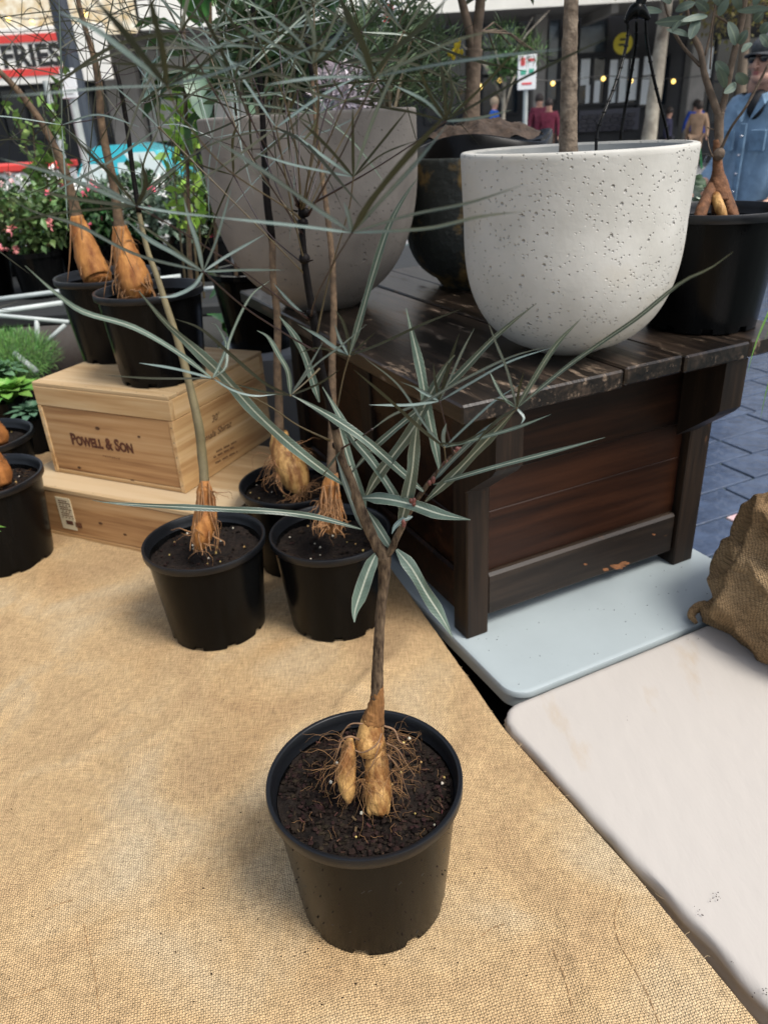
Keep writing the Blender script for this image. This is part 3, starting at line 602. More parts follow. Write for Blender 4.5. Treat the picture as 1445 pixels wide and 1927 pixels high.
def person(loc, ang, H, top, bot, label, pose='walk', hair=(.03, .02, .015), group=None, skirt=False, shoes=(.05, .05, .05), detail=False, arms=None):
    t = thing('person', loc, label, 'person', group); t.rotation_euler = (0, 0, ang); s = H / 1.75; t.scale = (s, s, s)
    st = .20 if pose == 'walk' else .02
    # local: faces -y ; x to the side
    J = {'pel': (0, 0, .95), 'bel': (0, 0, 1.1), 'che': (0, .01, 1.32), 'nek': (0, .01, 1.47), 'hd0': (0, -.005, 1.56), 'hd1': (0, -.015, 1.67)}
    E_ = [('pel', 'bel'), ('bel', 'che'), ('che', 'nek'), ('nek', 'hd0'), ('hd0', 'hd1')]
    R = {'pel': (.155, .11), 'bel': (.135, .10), 'che': (.165, .11), 'nek': .055, 'hd0': .085, 'hd1': .09}
    for sd_, sg in (('l', 1), ('r', -1)):
        f = st * sg
        a = (arms or {}).get(sd_, ((.25 * sg, .02, 1.15), (.27 * sg, -.06 - .10 * sg * (pose == 'walk'), .90)))
        J.update({sd_ + 'sh': (.17 * sg, .01, 1.42), sd_ + 'el': a[0], sd_ + 'wr': a[1], sd_ + 'hip': (.09 * sg, 0, .90), sd_ + 'kn': (.095 * sg, -.05 - f * .4, .50), sd_ + 'an': (.095 * sg, -f * 1. + .03, .09 + (.04 if f < 0 else 0)), sd_ + 'to': (.10 * sg, -f - .12, .04)})
        wv = np.array(a[1]); ev = np.array(a[0]); d = (wv - ev) / np.linalg.norm(wv - ev); J[sd_ + 'ha'] = tuple(wv + d * .08)
        E_ += [('che', sd_ + 'sh'), (sd_ + 'sh', sd_ + 'el'), (sd_ + 'el', sd_ + 'wr'), (sd_ + 'wr', sd_ + 'ha'), ('pel', sd_ + 'hip'), (sd_ + 'hip', sd_ + 'kn'), (sd_ + 'kn', sd_ + 'an'), (sd_ + 'an', sd_ + 'to')]
        R.update({sd_ + 'sh': .06, sd_ + 'el': .042, sd_ + 'wr': .027, sd_ + 'ha': (.035, .018), sd_ + 'hip': .085, sd_ + 'kn': .055, sd_ + 'an': .038, sd_ + 'to': .035})
        nrm = np.cross(d, (sg, 0, 0)); nrm /= np.linalg.norm(nrm)
        if detail:
            R[sd_ + 'ha'] = (.038, .020)
            for k in range(4):
                b0 = np.array(J[sd_ + 'ha']) + nrm * (.027 - .018 * k) ; L_ = (.072, .08, .074, .058)[k]
                J[f'{sd_}f{k}'] = tuple(b0 + d * .02); J[f'{sd_}g{k}'] = tuple(b0 + d * L_ * .75 + np.array((-sg * .008, 0, 0))); J[f'{sd_}h{k}'] = tuple(b0 + d * L_ + np.array((-sg * .02, 0, 0)))
                E_ += [(sd_ + 'ha', f'{sd_}f{k}'), (f'{sd_}f{k}', f'{sd_}g{k}'), (f'{sd_}g{k}', f'{sd_}h{k}')]
                R.update({f'{sd_}f{k}': .0095, f'{sd_}g{k}': .0085, f'{sd_}h{k}': .007})
            J[sd_ + 't1'] = tuple(wv + d * .04 + nrm * .045); J[sd_ + 't2'] = tuple(wv + d * .085 + nrm * .06); E_ += [(sd_ + 'wr', sd_ + 't1'), (sd_ + 't1', sd_ + 't2')]; R.update({sd_ + 't1': .012, sd_ + 't2': .009})
    K = list(J); ix = {k: i for i, k in enumerate(K)}
    body = skinmesh('body', [J[k] for k in K], [(ix[a], ix[b]) for a, b in E_], [R[k] for k in K], m_skin, t)
    def sub(name, keys, edges, grow, m, par=None, trim=None):
        JJ = dict(J)
        if trim: JJ.update(trim)
        ks = [k for k in keys]; i2 = {k: i for i, k in enumerate(ks)}
        rr = []
        for k in ks:
            r = R.get(k, .05); gr = grow[k] if isinstance(grow, dict) and k in grow else (grow if not isinstance(grow, dict) else .015)
            rr.append(tuple(x + gr for x in r) if hasattr(r, '__len__') else (r + gr, r + gr))
        return skinmesh(name, [JJ[k] for k in ks], [(i2[a], i2[b]) for a, b in edges], rr, m, t, par)
    mt = mat('jacket_cloth', top, .85, .35, 9, .3, 60) ; mb = mat('trouser_cloth', bot, .85, .2, 9)
    J['hem'] = (0, 0, .86 if detail else .92); R['hem'] = (.165, .12); 
    tk = ['bel', 'hem', 'che', 'lsh', 'lel', 'lwr', 'rsh', 'rel', 'rwr', 'nk2']; J['nk2'] = (0, .012, 1.45); R['nk2'] = .062
    jk = sub('jacket' if detail else 'shirt', tk, [('bel', 'hem'), ('bel', 'che'), ('che', 'nk2'), ('che', 'lsh'), ('lsh', 'lel'), ('lel', 'lwr'), ('che', 'rsh'), ('rsh', 'rel'), ('rel', 'rwr')], {'bel': .035, 'hem': .03, 'che': .03, 'lsh': .025, 'rsh': .025, 'lel': .022, 'rel': .022, 'lwr': .016, 'rwr': .016, 'nk2': .012}, mt)
    sub('trousers', ['pel', 'lhip', 'lkn', 'lan', 'rhip', 'rkn', 'ran'], [('pel', 'lhip'), ('lhip', 'lkn'), ('lkn', 'lan'), ('pel', 'rhip'), ('rhip', 'rkn'), ('rkn', 'ran')], .014, mb)
    for s_ in 'lr':
        sub('shoe', [s_ + 'an', s_ + 'to'], [(s_ + 'an', s_ + 'to')], .014, mat('shoe', shoes, .5))
    # head features
    hc = np.array((0, -.015, 1.625)); b = MB()
    hm = mat('hair', hair, .6)
    if not detail:
        MB().ball((hc[0], hc[1] + .02, hc[2] + .03), (.098, .108, .115), 14, 10).build('hair', hm, t, smooth=True, org=(0, 0, 0))
    else:
        MB().ball((hc[0], hc[1] + .035, hc[2] + .0), (.092, .085, .10), 16, 12).build('hair', hm, t, smooth=True, org=(0, 0, 0))
        # face: skull, brow, nose, lips, chin, ears
        f = MB(); f.ball((0, hc[1] - .005, hc[2] + .005), (.079, .100, .118), 28, 20, fn=lambda d: 1 - .10 * max(0, -d.z - .2) * (abs(d.x) > 0) * 1.)
        f.ball((0, -.100, 1.555), (.030, .028, .022), 12, 8); f.ball((0, -.060, 1.56), (.055, .06, .04), 14, 8)
        f.tube([(0, -.108, 1.655), (0, -.126, 1.625), (0, -.137, 1.607), (0, -.118, 1.598)], [.009, .011, .0145, .010], 8)
        for sg in (-1, 1):
            f.ball((.012 * sg, -.122, 1.605), (.008, .010, .007), 8, 6)
            f.ball((.080 * sg, .0, 1.625), (.009, .018, .032), 10, 8); f.ball((.04 * sg, -.088, 1.61), (.024, .018, .022), 10, 8)
        f.build('face', m_skin, t, smooth=True, org=(0, 0, 0))
        l = MB(); l.ball((0, -.1175, 1.580), (.021, .008, .005), 10, 6); l.ball((0, -.1165, 1.571), (.019, .008, .006), 10, 6); l.build('lips', mat('lips', (.36, .13, .11), .5), t, smooth=True, org=(0, 0, 0))
        ms_ = mat('sunglass_lens', (.008, .008, .01), .08, spec=.8); g_ = MB()
        for sg in (-1, 1):
            g_.ball((.034 * sg, -.113 + .0, 1.642), (.028, .010, .021), 14, 8)
            g_.tube([(.060 * sg, -.108, 1.65), (.080 * sg, -.06, 1.652), (.085 * sg, .01, 1.645)], .0035, 6)
        g_.tube([(-.01, -.121, 1.648), (.01, -.121, 1.648)], .003, 6); g_.build('sunglasses', ms_, t, smooth=True, org=(0, 0, 0))
        cm = mat('grey_wool_cap', (.075, .08, .085), .95, .4, 40, .5, 150)
        cp = MB(); cp.ball((0, -.005, 1.685), (.098, .120, .075), 28, 12, fn=lambda d: 1 if d.z > -.15 else .98 - (-.15 - d.z) * .25)
        ca = cp.build('cap', cm, t, smooth=True, org=(0, 0, 0))
        br = MB(); n = 14; vs = []
        for dz in (0, -.006):
            for k in range(n + 1):
                a = pi * k / n; vs.append((.078 * cos(a), -.075 - .0 * sin(a), 1.672 + dz + .0)); vs.append((.086 * cos(a), -.085 - .082 * sin(a), 1.664 + dz - .012 * abs(cos(a)) ** 2))
        fs = []
        m_ = 2 * (n + 1)
        for k in range(n): fs += [(2 * k, 2 * k + 1, 2 * k + 3, 2 * k + 2), (m_ + 2 * k, m_ + 2 * k + 2, m_ + 2 * k + 3, m_ + 2 * k + 1), (2 * k + 1, m_ + 2 * k + 1, m_ + 2 * k + 3, 2 * k + 3)]
        br.add(vs, fs).build('cap_brim', cm, t, parent=ca, smooth=True, org=(0, 0, 0))
        ts = MB().ball((0, -.05, 1.43), (.055, .07, .075), 14, 10); ts.build('tshirt', mat('black_tshirt', (.01, .01, .012), .8), t, smooth=True, org=(0, 0, 0))
        # jacket trim: collar, placket, seams and buttons
        dm = mat('denim_trim', (.17, .28, .40), .85, .4, 20, .3, 200)
        for sg in (-1, 1):
            MB().add([(.02 * sg, -.135, 1.36), (.085 * sg, -.115, 1.44), (.075 * sg, -.02, 1.50), (.03 * sg, -.075, 1.475), (.022 * sg, -.147, 1.355), (.09 * sg, -.128, 1.435), (.083 * sg, -.02, 1.508), (.035 * sg, -.088, 1.48)],
                     [(0, 1, 2, 3), (7, 6, 5, 4), (0, 4, 5, 1), (1, 5, 6, 2), (2, 6, 7, 3), (3, 7, 4, 0)]).build('collar', dm, t, parent=jk, org=(0, 0, 0))
            MB().box((.095 * sg, -.148, 1.27), (.09, .012, .10), bev=.003).build('pocket', dm, t, parent=jk, org=(0, 0, 0))
        MB().box((0, -.146, 1.12), (.035, .014, .46), bev=.003).build('placket', dm, t, parent=jk, org=(0, 0, 0))
        for k in range(5):
            MB().ball((0, -.155, .93 + .09 * k), .008, 8, 6).build('button', m_chrome, t, parent=jk, org=(0, 0, 0), smooth=True)
    return t
p = px(1447, 150, 5.2)
person((p[0], 5.2, GZ), radians(-62), 2.04, (.25, .38, .52), (.012, .012, .015), 'man in a pale denim jacket, grey cap and sunglasses walking at the right edge', detail=True, hair=(.05, .035, .02),
       arms={'l': ((.27, .03, 1.16), (.24, -.15, .98)), 'r': ((-.26, .06, 1.16), (-.20, -.16, 1.06))})
def pat(x, yfeet_or_Y, Y): p = px(x, 150, Y); return (p[0], Y, GZ)
MB().box((px(990, 200, 19)[0], 19.2, GZ + .14), (5.2, 3.4, .62), bev=.03).build('terrace', mat('terrace_paving', (.12, .12, .12), .7)).__setitem__('kind', 'structure')
def pat2(x, Y): q = pat(x, 0, Y); return (q[0], q[1], GZ + .45)
person(pat2(1016, 19), .3, 1.62, (.13, .012, .035), (.03, .02, .02), 'person in maroon top standing by the grey column beyond the white planter', pose='stand')
person(pat2(1035, 18), -.4, 1.50, (.15, .012, .035), (.10, .05, .03), 'second person in maroon top, nearer and lower, beside the tree trunk', pose='stand', hair=(.02, .012, .01))
person(pat2(931, 19.6), 1.2, 1.62, (.02, .12, .55), (.03, .03, .04), 'person in a bright blue shirt past the dark pot tree', hair=(.4, .3, .2), pose='stand')
t = person(pat(1322, 0, 22.6), 2.6, 1.75, (.42, .27, .17), (.40, .26, .17), 'person in tan coat and white shoes walking away with another in blue', shoes=(.7, .7, .7))
person(pat(1316, 0, 24.5), 2.9, 1.80, (.02, .09, .50), (.02, .02, .03), 'person in a bright blue top beside the tan coat')
person(pat(1368, 0, 20.5), 1.4, 1.60, (.66, .64, .60), (.08, .08, .09), 'person in a white top walking just left of the denim jacket man')
person(pat(1266, 0, 24), 1.0, 1.65, (.03, .03, .07), (.02, .02, .03), 'person in dark navy clothes standing behind the street tree', pose='stand')
# bicycle
p = px(1290, 240, 21); t = thing('bicycle', (p[0], 21, GZ - .12), 'bicycle with a green frame parked at the kerb behind the white planter', 'bicycle')
mg_ = mat('green_bike_paint', (.04, .30, .10), .4)
for a in (-.52, .52):
    ring = [(p[0] + a + .33 * cos(q), 21, GZ - .12 + .35 + .33 * sin(q)) for q in np.linspace(0, 2 * pi, 25)]
    w_ = MB().tube(ring, .022, 6).build('wheel', m_tyre, t)
    sp = MB()
    for q in np.linspace(0, pi, 6)[:-1]: sp.tube([(p[0] + a - .31 * cos(q), 21, GZ + .23 - .31 * sin(q)), (p[0] + a + .31 * cos(q), 21, GZ + .23 + .31 * sin(q))], .004, 4)
    sp.build('spokes', m_chrome, t, parent=w_)
fr = MB(); q = lambda a, z: (p[0] + a, 21, GZ - .12 + z)
for A_, B_ in (((-.52, .35), (-.05, .30)), ((-.05, .30), (.38, .78)), ((-.05, .30), (-.18, .85)), ((-.18, .80), (.40, .82)), ((-.52, .35), (-.18, .80)), ((.52, .35), (.38, .95))): fr.tube([q(*A_), q(*B_)], .022, 6)
fr.build('frame', mg_, t); MB().tube([q(.38, .95), (p[0] + .30, 21.2, GZ + .9), ], .014, 6).build('handlebar', m_black, t); MB().box(q(-.18, .88), (.24, .12, .05), bev=.02).build('saddle', m_black, t)

# ============================================================ foliage tools
def cloud(b, c, r, n, L, wd, shell=.5, up=.3, clumps=None, flat=0.):
    cl = clumps or 1; cs = []
    for _ in range(cl):
        d = Vector((random.gauss(0, 1), random.gauss(0, 1), random.gauss(0, 1))).normalized(); cs.append([d[i] * random.uniform(.25, .8) for i in range(3)])
    for i in range(n):
        k = cs[i % cl] if clumps else (0, 0, 0); sc_ = .5 if clumps else 1
        d = Vector((random.gauss(0, 1), random.gauss(0, 1), random.gauss(0, 1))).normalized() * (random.random() ** shell)
        p = np.array([c[j] + r[j] * (k[j] + d[j] * sc_) for j in range(3)])
        t = np.array((d.x, d.y, d.z + up + random.gauss(0, .4))) + np.array([random.gauss(0, .5) for _ in range(3)]); t /= np.linalg.norm(t) + 1e-9
        s = np.cross(t, [random.gauss(0, .4), random.gauss(0, .4), 1]); s /= np.linalg.norm(s) + 1e-9; nn = np.cross(s, t)
        l = L * random.uniform(.6, 1.2); w_ = wd * random.uniform(.7, 1.2)
        q = [p, p + t * l * .45 + s * w_ / 2 + nn * w_ * .15, p + t * l - nn * l * .15, p + t * l * .45 - s * w_ / 2 + nn * w_ * .15, p + t * l * .5]
        b.add(q, [(0, 1, 4), (1, 2, 4), (2, 3, 4), (3, 0, 4)])
    return b
def fmat(name, c, isl=.45, rough=.5): return mat(name, c, rough, island=isl)
def street_tree(x, Y, h, r, crown, n, label, bark, lean=0., cz=None, leafL=.14, cs=1.):
    p = (x, Y, GZ); t = thing('street_tree', p, label, 'tree')
    P = [(x, Y, GZ), (x + lean * .3, Y, GZ + h * .25), (x + lean * .7, Y + .1, GZ + h * .5), (x + lean, Y, GZ + h * .75)]
    tr = MB().tube(spline(P, 5), np.linspace(r, r * .5, 16), 12, jit=.15)
    for k in range(6):
        a = k * 1.05 + 1; b0 = np.array(P[2]) + (np.array(P[3]) - np.array(P[2])) * (k / 6); e = b0 + np.array((cos(a) * h * .22, sin(a) * h * .2, h * .25))
        tr.tube([b0, (b0 + e) / 2 + np.array((0, 0, .1)), e], [r * .4, r * .25, r * .08], 8)
    tr.build('trunk', bark, t, smooth=True)
    b = MB(); cloud(b, (x + lean, Y, GZ + (cz or h * .85)), (h * .34 * cs, h * .3 * cs, h * .27 * cs), n, leafL, leafL * .6, .6, clumps=26); b.build('crown', crown, t)
    return t
m_platan = mat('mottled_plane_bark', (.42, .38, .30), .8, col2=(.10, .08, .06), vscale=2.2, detail=6, bump=.4, bscale=20)
m_autumn = fmat('autumn_leaves', (.20, .17, .04)); m_gleaf = fmat('green_leaves', (.045, .11, .02))
random.seed(11)
street_tree(px(1222, 200, 18)[0], 18, 7.5, .17, m_autumn, 5200, 'mottled plane tree on the kerb behind the hanging straps', m_platan, lean=.25, cz=6.0)
street_tree(px(1395, 200, 21)[0], 21, 6.8, .15, m_autumn, 6000, 'yellowing street tree above the man in the grey cap', m_treebark, lean=-.2, cz=4.9)
street_tree(px(957, 230, 15)[0], 15.5, 3.4, .05, fmat('casuarina_green', (.05, .12, .03)), 700, 'slender young street tree between the dark pot and the parking sign', m_platan, cz=2.5, leafL=.09, cs=.30)
# ============================================================ tables
def dist(p): return float((np.array(p) - EYE) @ FW)
def rrect(u0, u1, v0, v1, r, n=8):
    out = []
    for cx, cy, a0 in ((u1 - r, v1 - r, 0), (u0 + r, v1 - r, pi / 2), (u0 + r, v0 + r, pi), (u1 - r, v0 + r, 3 * pi / 2)):
        for k in range(n + 1): a = a0 + pi / 2 * k / n; out.append((cx + r * cos(a), cy + r * sin(a), cos(a), sin(a)))
    return out
def slab(u0, u1, v0, v1, r, prof, T):
    o = rrect(u0, u1, v0, v1, r); n = len(o); vs = []; fs = []
    for off, z in prof:
        for (x, y, nx, ny) in o: vs.append(T(x + nx * off, y + ny * off, z))
    for i in range(len(prof) - 1):
        for k in range(n): fs.append((i * n + k, i * n + (k + 1) % n, (i + 1) * n + (k + 1) % n, (i + 1) * n + k))
    fs.append(tuple(range(n))); fs.append(tuple((len(prof) - 1) * n + k for k in range(n))[::-1])
    return MB().add(vs, [f[::-1] for f in fs[:-2]] + fs[-2:])
def legs(t, pts, h0, T, m):
    for (u, v) in pts:
        a = T(u, v, h0); MB().tube([a, (a[0], a[1], GZ)], .014, 10).build('leg', m, t)
t = thing('folding_table', uv(1.0, 1.75, GZ), 'pale blue-white plastic folding table under the dark wooden chest', 'table')
slab(.656, 1.338, .888, 2.60, .045, [(-.010, 0), (-.005, -.0004), (-.0015, -.002), (0, -.005), (0, -.014), (-.004, -.016), (-.004, -.040), (-.02, -.042)], uv).build('tabletop', m_white, t, auto=35)
slab(.656, 1.338, .888, 2.60, .045, [(-.03, -.042), (-.03, -.062), (-.05, -.062)], uv).build('apron_frame', m_dkside, t)
legs(t, ((.72, 1.0), (1.27, 1.0), (.72, 2.45), (1.27, 2.45)), -.06, uv, m_steel)
t = thing('folding_table', uv(.95, .0, GZ), 'folding table under the cream cloth at the lower right', 'table')
slab(.615, 1.33, -.95, .862, .045, [(-.01, -.006), (0, -.014), (0, -.045), (-.02, -.047)], uv).build('tabletop', m_white, t, auto=35)
legs(t, ((.68, .75), (1.27, .75), (.68, -.85), (1.27, -.85)), -.047, uv, m_steel)
# cream cloth drape
def drape(u0, u1, v0, v1, r, skirt, step, T, amp, seed):
    us = np.arange(u0 - skirt, u1 + skirt + 1e-6, step); vs_ = np.arange(v0 - skirt, v1 + skirt + 1e-6, step)
    cx, cy, hx, hy = (u0 + u1) / 2, (v0 + v1) / 2, (u1 - u0) / 2, (v1 - v0) / 2; rb = .0065
    V = []; UV = []; keep = np.zeros((len(us), len(vs_)), bool)
    for i, u in enumerate(us):
        for j, v in enumerate(vs_):
            px_, py_ = u - cx, v - cy; qx, qy = abs(px_) - hx + r, abs(py_) - hy + r
            mx, my = max(qx, 0), max(qy, 0); ln = sqrt(mx * mx + my * my); d = ln + min(max(qx, qy), 0) - r
            if ln > 1e-9: nx, ny = mx / ln, my / ln
            elif qx > qy: nx, ny = 1, 0
            else: nx, ny = 0, 1
            nx *= 1 if px_ > 0 else -1; ny *= 1 if py_ > 0 else -1
            s = d + rb
            n0 = noise.noise(Vector((u * 3, v * 3, seed))); n1 = noise.noise(Vector((u * 28 + v * 6, v * 4, seed + 3)))
            if s <= 0:
                x, y, z = u, v, amp * (n0 * .8 + n1 * .18) * min(1, -s / .03 + .25)
            else:
                a = min(s / rb, pi / 2); x = u - nx * s + nx * rb * sin(a); y = v - ny * s + ny * rb * sin(a); z = -rb * (1 - cos(a)) + amp * .2 * n1
                if s > rb * pi / 2:
                    q = s - rb * pi / 2; along = u * ny + v * nx
                    z -= q; fo = .007 * (noise.noise(Vector((along * 14, q * 3, seed))) + .6 * sin(q * 190 + n0 * 3) * .5)
                    x += nx * fo; y += ny * fo
            keep[i, j] = d < skirt * 1.0
            V.append(T(x, y, z + .0)); UV.append(T(u, v, 0)[:2])
    n = len(vs_); F = [(i * n + j, (i + 1) * n + j, (i + 1) * n + j + 1, i * n + j + 1) for i in range(len(us) - 1) for j in range(n - 1) if keep[i, j] and keep[i + 1, j] and keep[i, j + 1] and keep[i + 1, j + 1]]
    b = MB(); b.add(V, F); b.uvs = UV; return b
b = drape(.604, 1.345, -.95, .874, .05, .11, .0075, lambda u, v, z: uv(u, v, z + .004), .0028, 2.)
o = b.build('cream_tablecloth', m_cream, smooth=True); tag(o, 'stained cream cloth pulled tight over the lower right table', 'tablecloth')
# dirt specks on it
t = MB(); random.seed(77)
for _ in range(60):
    q = uv(random.uniform(.68, 1.3), random.uniform(.9, 1.08), .0004); t.ball(q, (random.uniform(.0003, .0011),) * 3, 5, 4)
for (x, y, n, s) in ((1347, 1688, 12, 10), (1318, 1716, 8, 10), (1180, 1350, 2, 4), (1430, 1870, 12, 16), (1376, 1810, 3, 3), (1300, 1200, 2, 20)):
    for _ in range(n):
        q = pz(x + random.gauss(0, s / 2), y + random.gauss(0, s / 2), .0075); t.ball(q, (random.uniform(.0003, .0009),) * 3, 5, 4)
tag(t.build('soil_specks', m_soil), 'dark soil specks scattered on the cream cloth and the pale table edge', 'soil', kind='stuff')

# hessian table
t = thing('display_table', (-.8, 1.1, GZ), 'display table under the tan hessian cloth', 'table')
EDGE = [(-1.6, .80), (-.3, .655), (.40, .407 + .042), (.504, .407), (.712, .326), (1.007, .194), (1.587, .009), (1.75, -.055), (2.5, -.40)]
def edge_x(y):
    for (a, xa), (b_, xb) in zip(EDGE, EDGE[1:]):
        if y <= b_: return xa + (xb - xa) * (y - a) / (b_ - a)
    return EDGE[-1][1]
EDGE = [(-1.6, 1.25), (.504, .407), (.712, .326), (1.007, .194), (1.587, .009), (1.75, -.055), (2.5, -.38)]
vs = []
for z in (-.008, -.05):
    for y in (-.5, .504, .712, 1.007, 1.587, 1.75, 2.42): vs.append((edge_x(y) - .016, y, z))
    vs += [(-2.3, 2.42, z), (-2.3, -.5, z)]
MB().add(vs, [tuple(range(9)), tuple(range(9, 18))[::-1]] + [(k, k + 9, (k + 1) % 9 + 9, (k + 1) % 9) for k in range(9)]).build('tabletop', m_dkside, t)
for p in ((.55, -.35), (-.45, 2.3), (-2.2, 2.3), (-2.2, -.4)): MB().tube([(p[0] if p[1] < 0 else p[0] - .1, p[1], -.05), (p[0] if p[1] < 0 else p[0] - .1, p[1], GZ)], .016, 8).build('leg', m_steel, t)
ys = np.concatenate([np.arange(-.5, 1.6, .008), np.arange(1.6, 2.46, .02)]); NT = 230
V = []; UVs = []
for y in ys:
    X1 = edge_x(y); X0 = -2.32
    ts = np.concatenate([np.linspace(0, 1, NT - 26) ** .6, np.linspace(0, 1, 27)[1:] + 1])
    for tt in ts:
        if tt <= 1: x = X0 + (X1 - .008 - X0) * tt; s = 0
        else: x = X1 - .008; s = (tt - 1) * .46
        w1 = noise.noise(Vector((x * 2.6, y * 2.6, 1.))); w2 = noise.noise(Vector((x * 9 + w1 * 2, y * 5, 5.))); w3 = noise.noise(Vector((x * 22 + w2 * 2 + y * 12, y * 9 - x * 6, 9.)))
        rid = (1 - abs(noise.noise(Vector((x * 4.2 + y * 2.5, y * 2.2 - x * 1.5, 12.)))) * 2.6); rid = max(0, rid) ** 3
        cr_ = math.exp(-(noise.noise(Vector((x * 3.4 + w1 * .8, y * 2.1 + w1, 21.))) * 13) ** 2) * max(0, .3 + noise.noise(Vector((x * 2, y * 2, 30.))) * 1.6); cr2 = math.exp(-(noise.noise(Vector((x * 7 + y * 3, y * 5 - x * 2, 25.))) * 12) ** 2) * max(0, noise.noise(Vector((x * 3, y * 3, 31.))) * 1.6)
        z = .0030 * w1 + .0022 * w2 + .0016 * w3 + .0028 * rid + .0085 * cr_ + .0050 * cr2
        k = min(1, (X1 - x) / .05) if s == 0 else .1
        z *= k * .9 + .1
        if s > 0:
            rb = .008; a = min(s / rb, pi / 2); x += rb * sin(a); z += -rb * (1 - cos(a)) - max(0, s - rb * pi / 2); x += .002 * w3
        V.append((x, y, z + .0)); UVs.append((x + s, y))
nt_ = NT; F = [(i * nt_ + j, i * nt_ + j + 1, (i + 1) * nt_ + j + 1, (i + 1) * nt_ + j) for i in range(len(ys) - 1) for j in range(nt_ - 1)]
b = MB(); b.add(V, F); b.uvs = UVs
hc_ = tag(b.build('hessian_tablecloth', m_hess, smooth=True), 'wrinkled tan hessian cloth covering the display table in front', 'tablecloth')
HZ = [np.array(v) for v in V]; HY = ys
def hz(x, y):
    i = int(np.searchsorted(HY, y)); i = max(0, min(len(HY) - 1, i)); row = V[i * nt_:(i + 1) * nt_ - 26]; xs = [v[0] for v in row]; return float(np.interp(x, xs, [v[2] for v in row]))
random.seed(91); m_yarn = mat('brown_pulled_yarn', (.30, .18, .08), .9, .4, 80); m_yarnl = mat('pale_yarn', (.50, .37, .21), .9, .3, 80)
for P in ([(158, 1738), (166, 1780), (180, 1840), (186, 1900)], [(1168, 1688), (1156, 1722), (1164, 1770), (1198, 1830), (1222, 1880), (1240, 1925)], [(86, 1712), (110, 1702), (136, 1694)], [(905, 1760), (925, 1745), (948, 1738)], [(1040, 1785), (1062, 1840), (1075, 1890)], [(20, 1880), (60, 1868), (110, 1852)]):
    S = spline([pz(x, y, .003) for x, y in P], 7); b2 = MB()
    for k in range(len(S) - 1):
        if k % 4 == 3: continue
        p_, q_ = S[k], S[k + 1]; b2.tube([(p_[0], p_[1], hz(p_[0], p_[1]) + .0005), (q_[0], q_[1], hz(q_[0], q_[1]) + .0002)], .00062, 5)
    tag(b2.build('pulled_yarn', m_yarn, hc_), kind='stuff')
b2 = MB()
for k in range(150):     # loose fibres along the right edge and lying on the cloth
    if k < 34: y = random.uniform(.45, 1.2); x = edge_x(y) - random.uniform(.010, .016)
    else: q = pz(random.uniform(0, 1300), random.uniform(1250, 1920), 0); x, y = q[0], q[1]
    if x > edge_x(y): continue
    a = random.uniform(0, 6.3); z = hz(x, y) + .0012; P = [np.array((x, y, z))]
    for j in range(5): a += random.uniform(-.6, .6); n_ = P[-1] + np.array((cos(a), sin(a), random.uniform(-.12, .25))) * random.uniform(.0012, .003); P.append(n_)
    b2.tube(P, .00028, 4, cap=False)
tag(b2.build('loose_fibres', m_yarnl, hc_), kind='stuff')
b2 = MB()
for k in range(210):
    q = pz(random.uniform(0, 900), random.uniform(1090, 1920), 0) if k % 3 else pz(random.gauss(690, 160), random.gauss(1760, 70), 0); x, y = q[0], q[1]
    if x > edge_x(y) - .01: continue
    r = random.uniform(.0003, .0012); b2.ball((x, y, hz(x, y) + r * .6), (r * random.uniform(.7, 1.6), r, r * .7), 5, 4)
tag(b2.build('soil_crumbs', m_crumb), 'dark soil crumbs scattered over the hessian around the front pot', 'soil', kind='stuff')

t = thing('gap_darkening_box', (.16, 1.22, GZ), 'added black box keeping the gap under the folding tables dark', 'tub')  # black box added only to darken the lit paving seen through the gap
MB().box((.16, 1.22, GZ + .31), (.62, .80, .60), bev=.02).build('tub_wall', m_black, t); MB().box((.16, 1.22, GZ + .625), (.66, .84, .03), bev=.01).build('darkening_box_top', m_black, t)  # walls and top of the added darkening box, no real tub
# burlap sack
random.seed(5)
def sackfn(d):
    f = 1 + .05 * noise.noise(Vector((d.x * 1.6, d.y * 1.6, d.z * 1.2 + 3)))
    a = noise.noise(Vector((d.x * 1.9 + d.z * 1.1, d.y * 1.9 - d.z * .8, d.z * .9 + 8))); f += .085 * math.exp(-(a * 7) ** 2)
    a = noise.noise(Vector((d.x * 3.1 - d.z * 1.6, d.y * 3.1 + d.z, d.z * 1.1 + 1))); f += .030 * math.exp(-(a * 7) ** 2)
    az = atan2(d.y, d.x); q = sin(az * 3.0 + d.z * 1.6 + 2.2 * noise.noise(Vector((d.x * 1.4, d.y * 1.4, d.z * 1.4 + 20)))); f += .075 * math.exp(-(q * 2.6) ** 2) * (1 - abs(d.z)) ** .5
    q = sin(az * 7.0 - d.z * 2.6 + 3 * noise.noise(Vector((d.x * 1.8, d.y * 1.8, d.z * 1.2 + 40)))); f += .022 * math.exp(-(q * 2.4) ** 2) * (1 - abs(d.z)) ** .5
    return f
sc_ = np.array(pz(1550, 1185, .0)); sc_[2] = 0
b = MB(); b.ball((sc_[0], sc_[1], .09), (.205, .20, .15), 120, 84, fn=sackfn)
b.ball((sc_[0] + .0, sc_[1] + .02, .17), (.172, .17, .15), 120, 84, fn=sackfn)
tip = np.array(pz(1318, 1158, .014)); V = []; n1_, n2_ = 60, 40
c_ = np.array((sc_[0], sc_[1], .06)); ax_ = c_ - tip; ln_ = np.linalg.norm(ax_); ax_ /= ln_; sd_ = np.cross(ax_, (0, 0, 1.)); sd_ /= np.linalg.norm(sd_); u3 = np.cross(sd_, ax_)
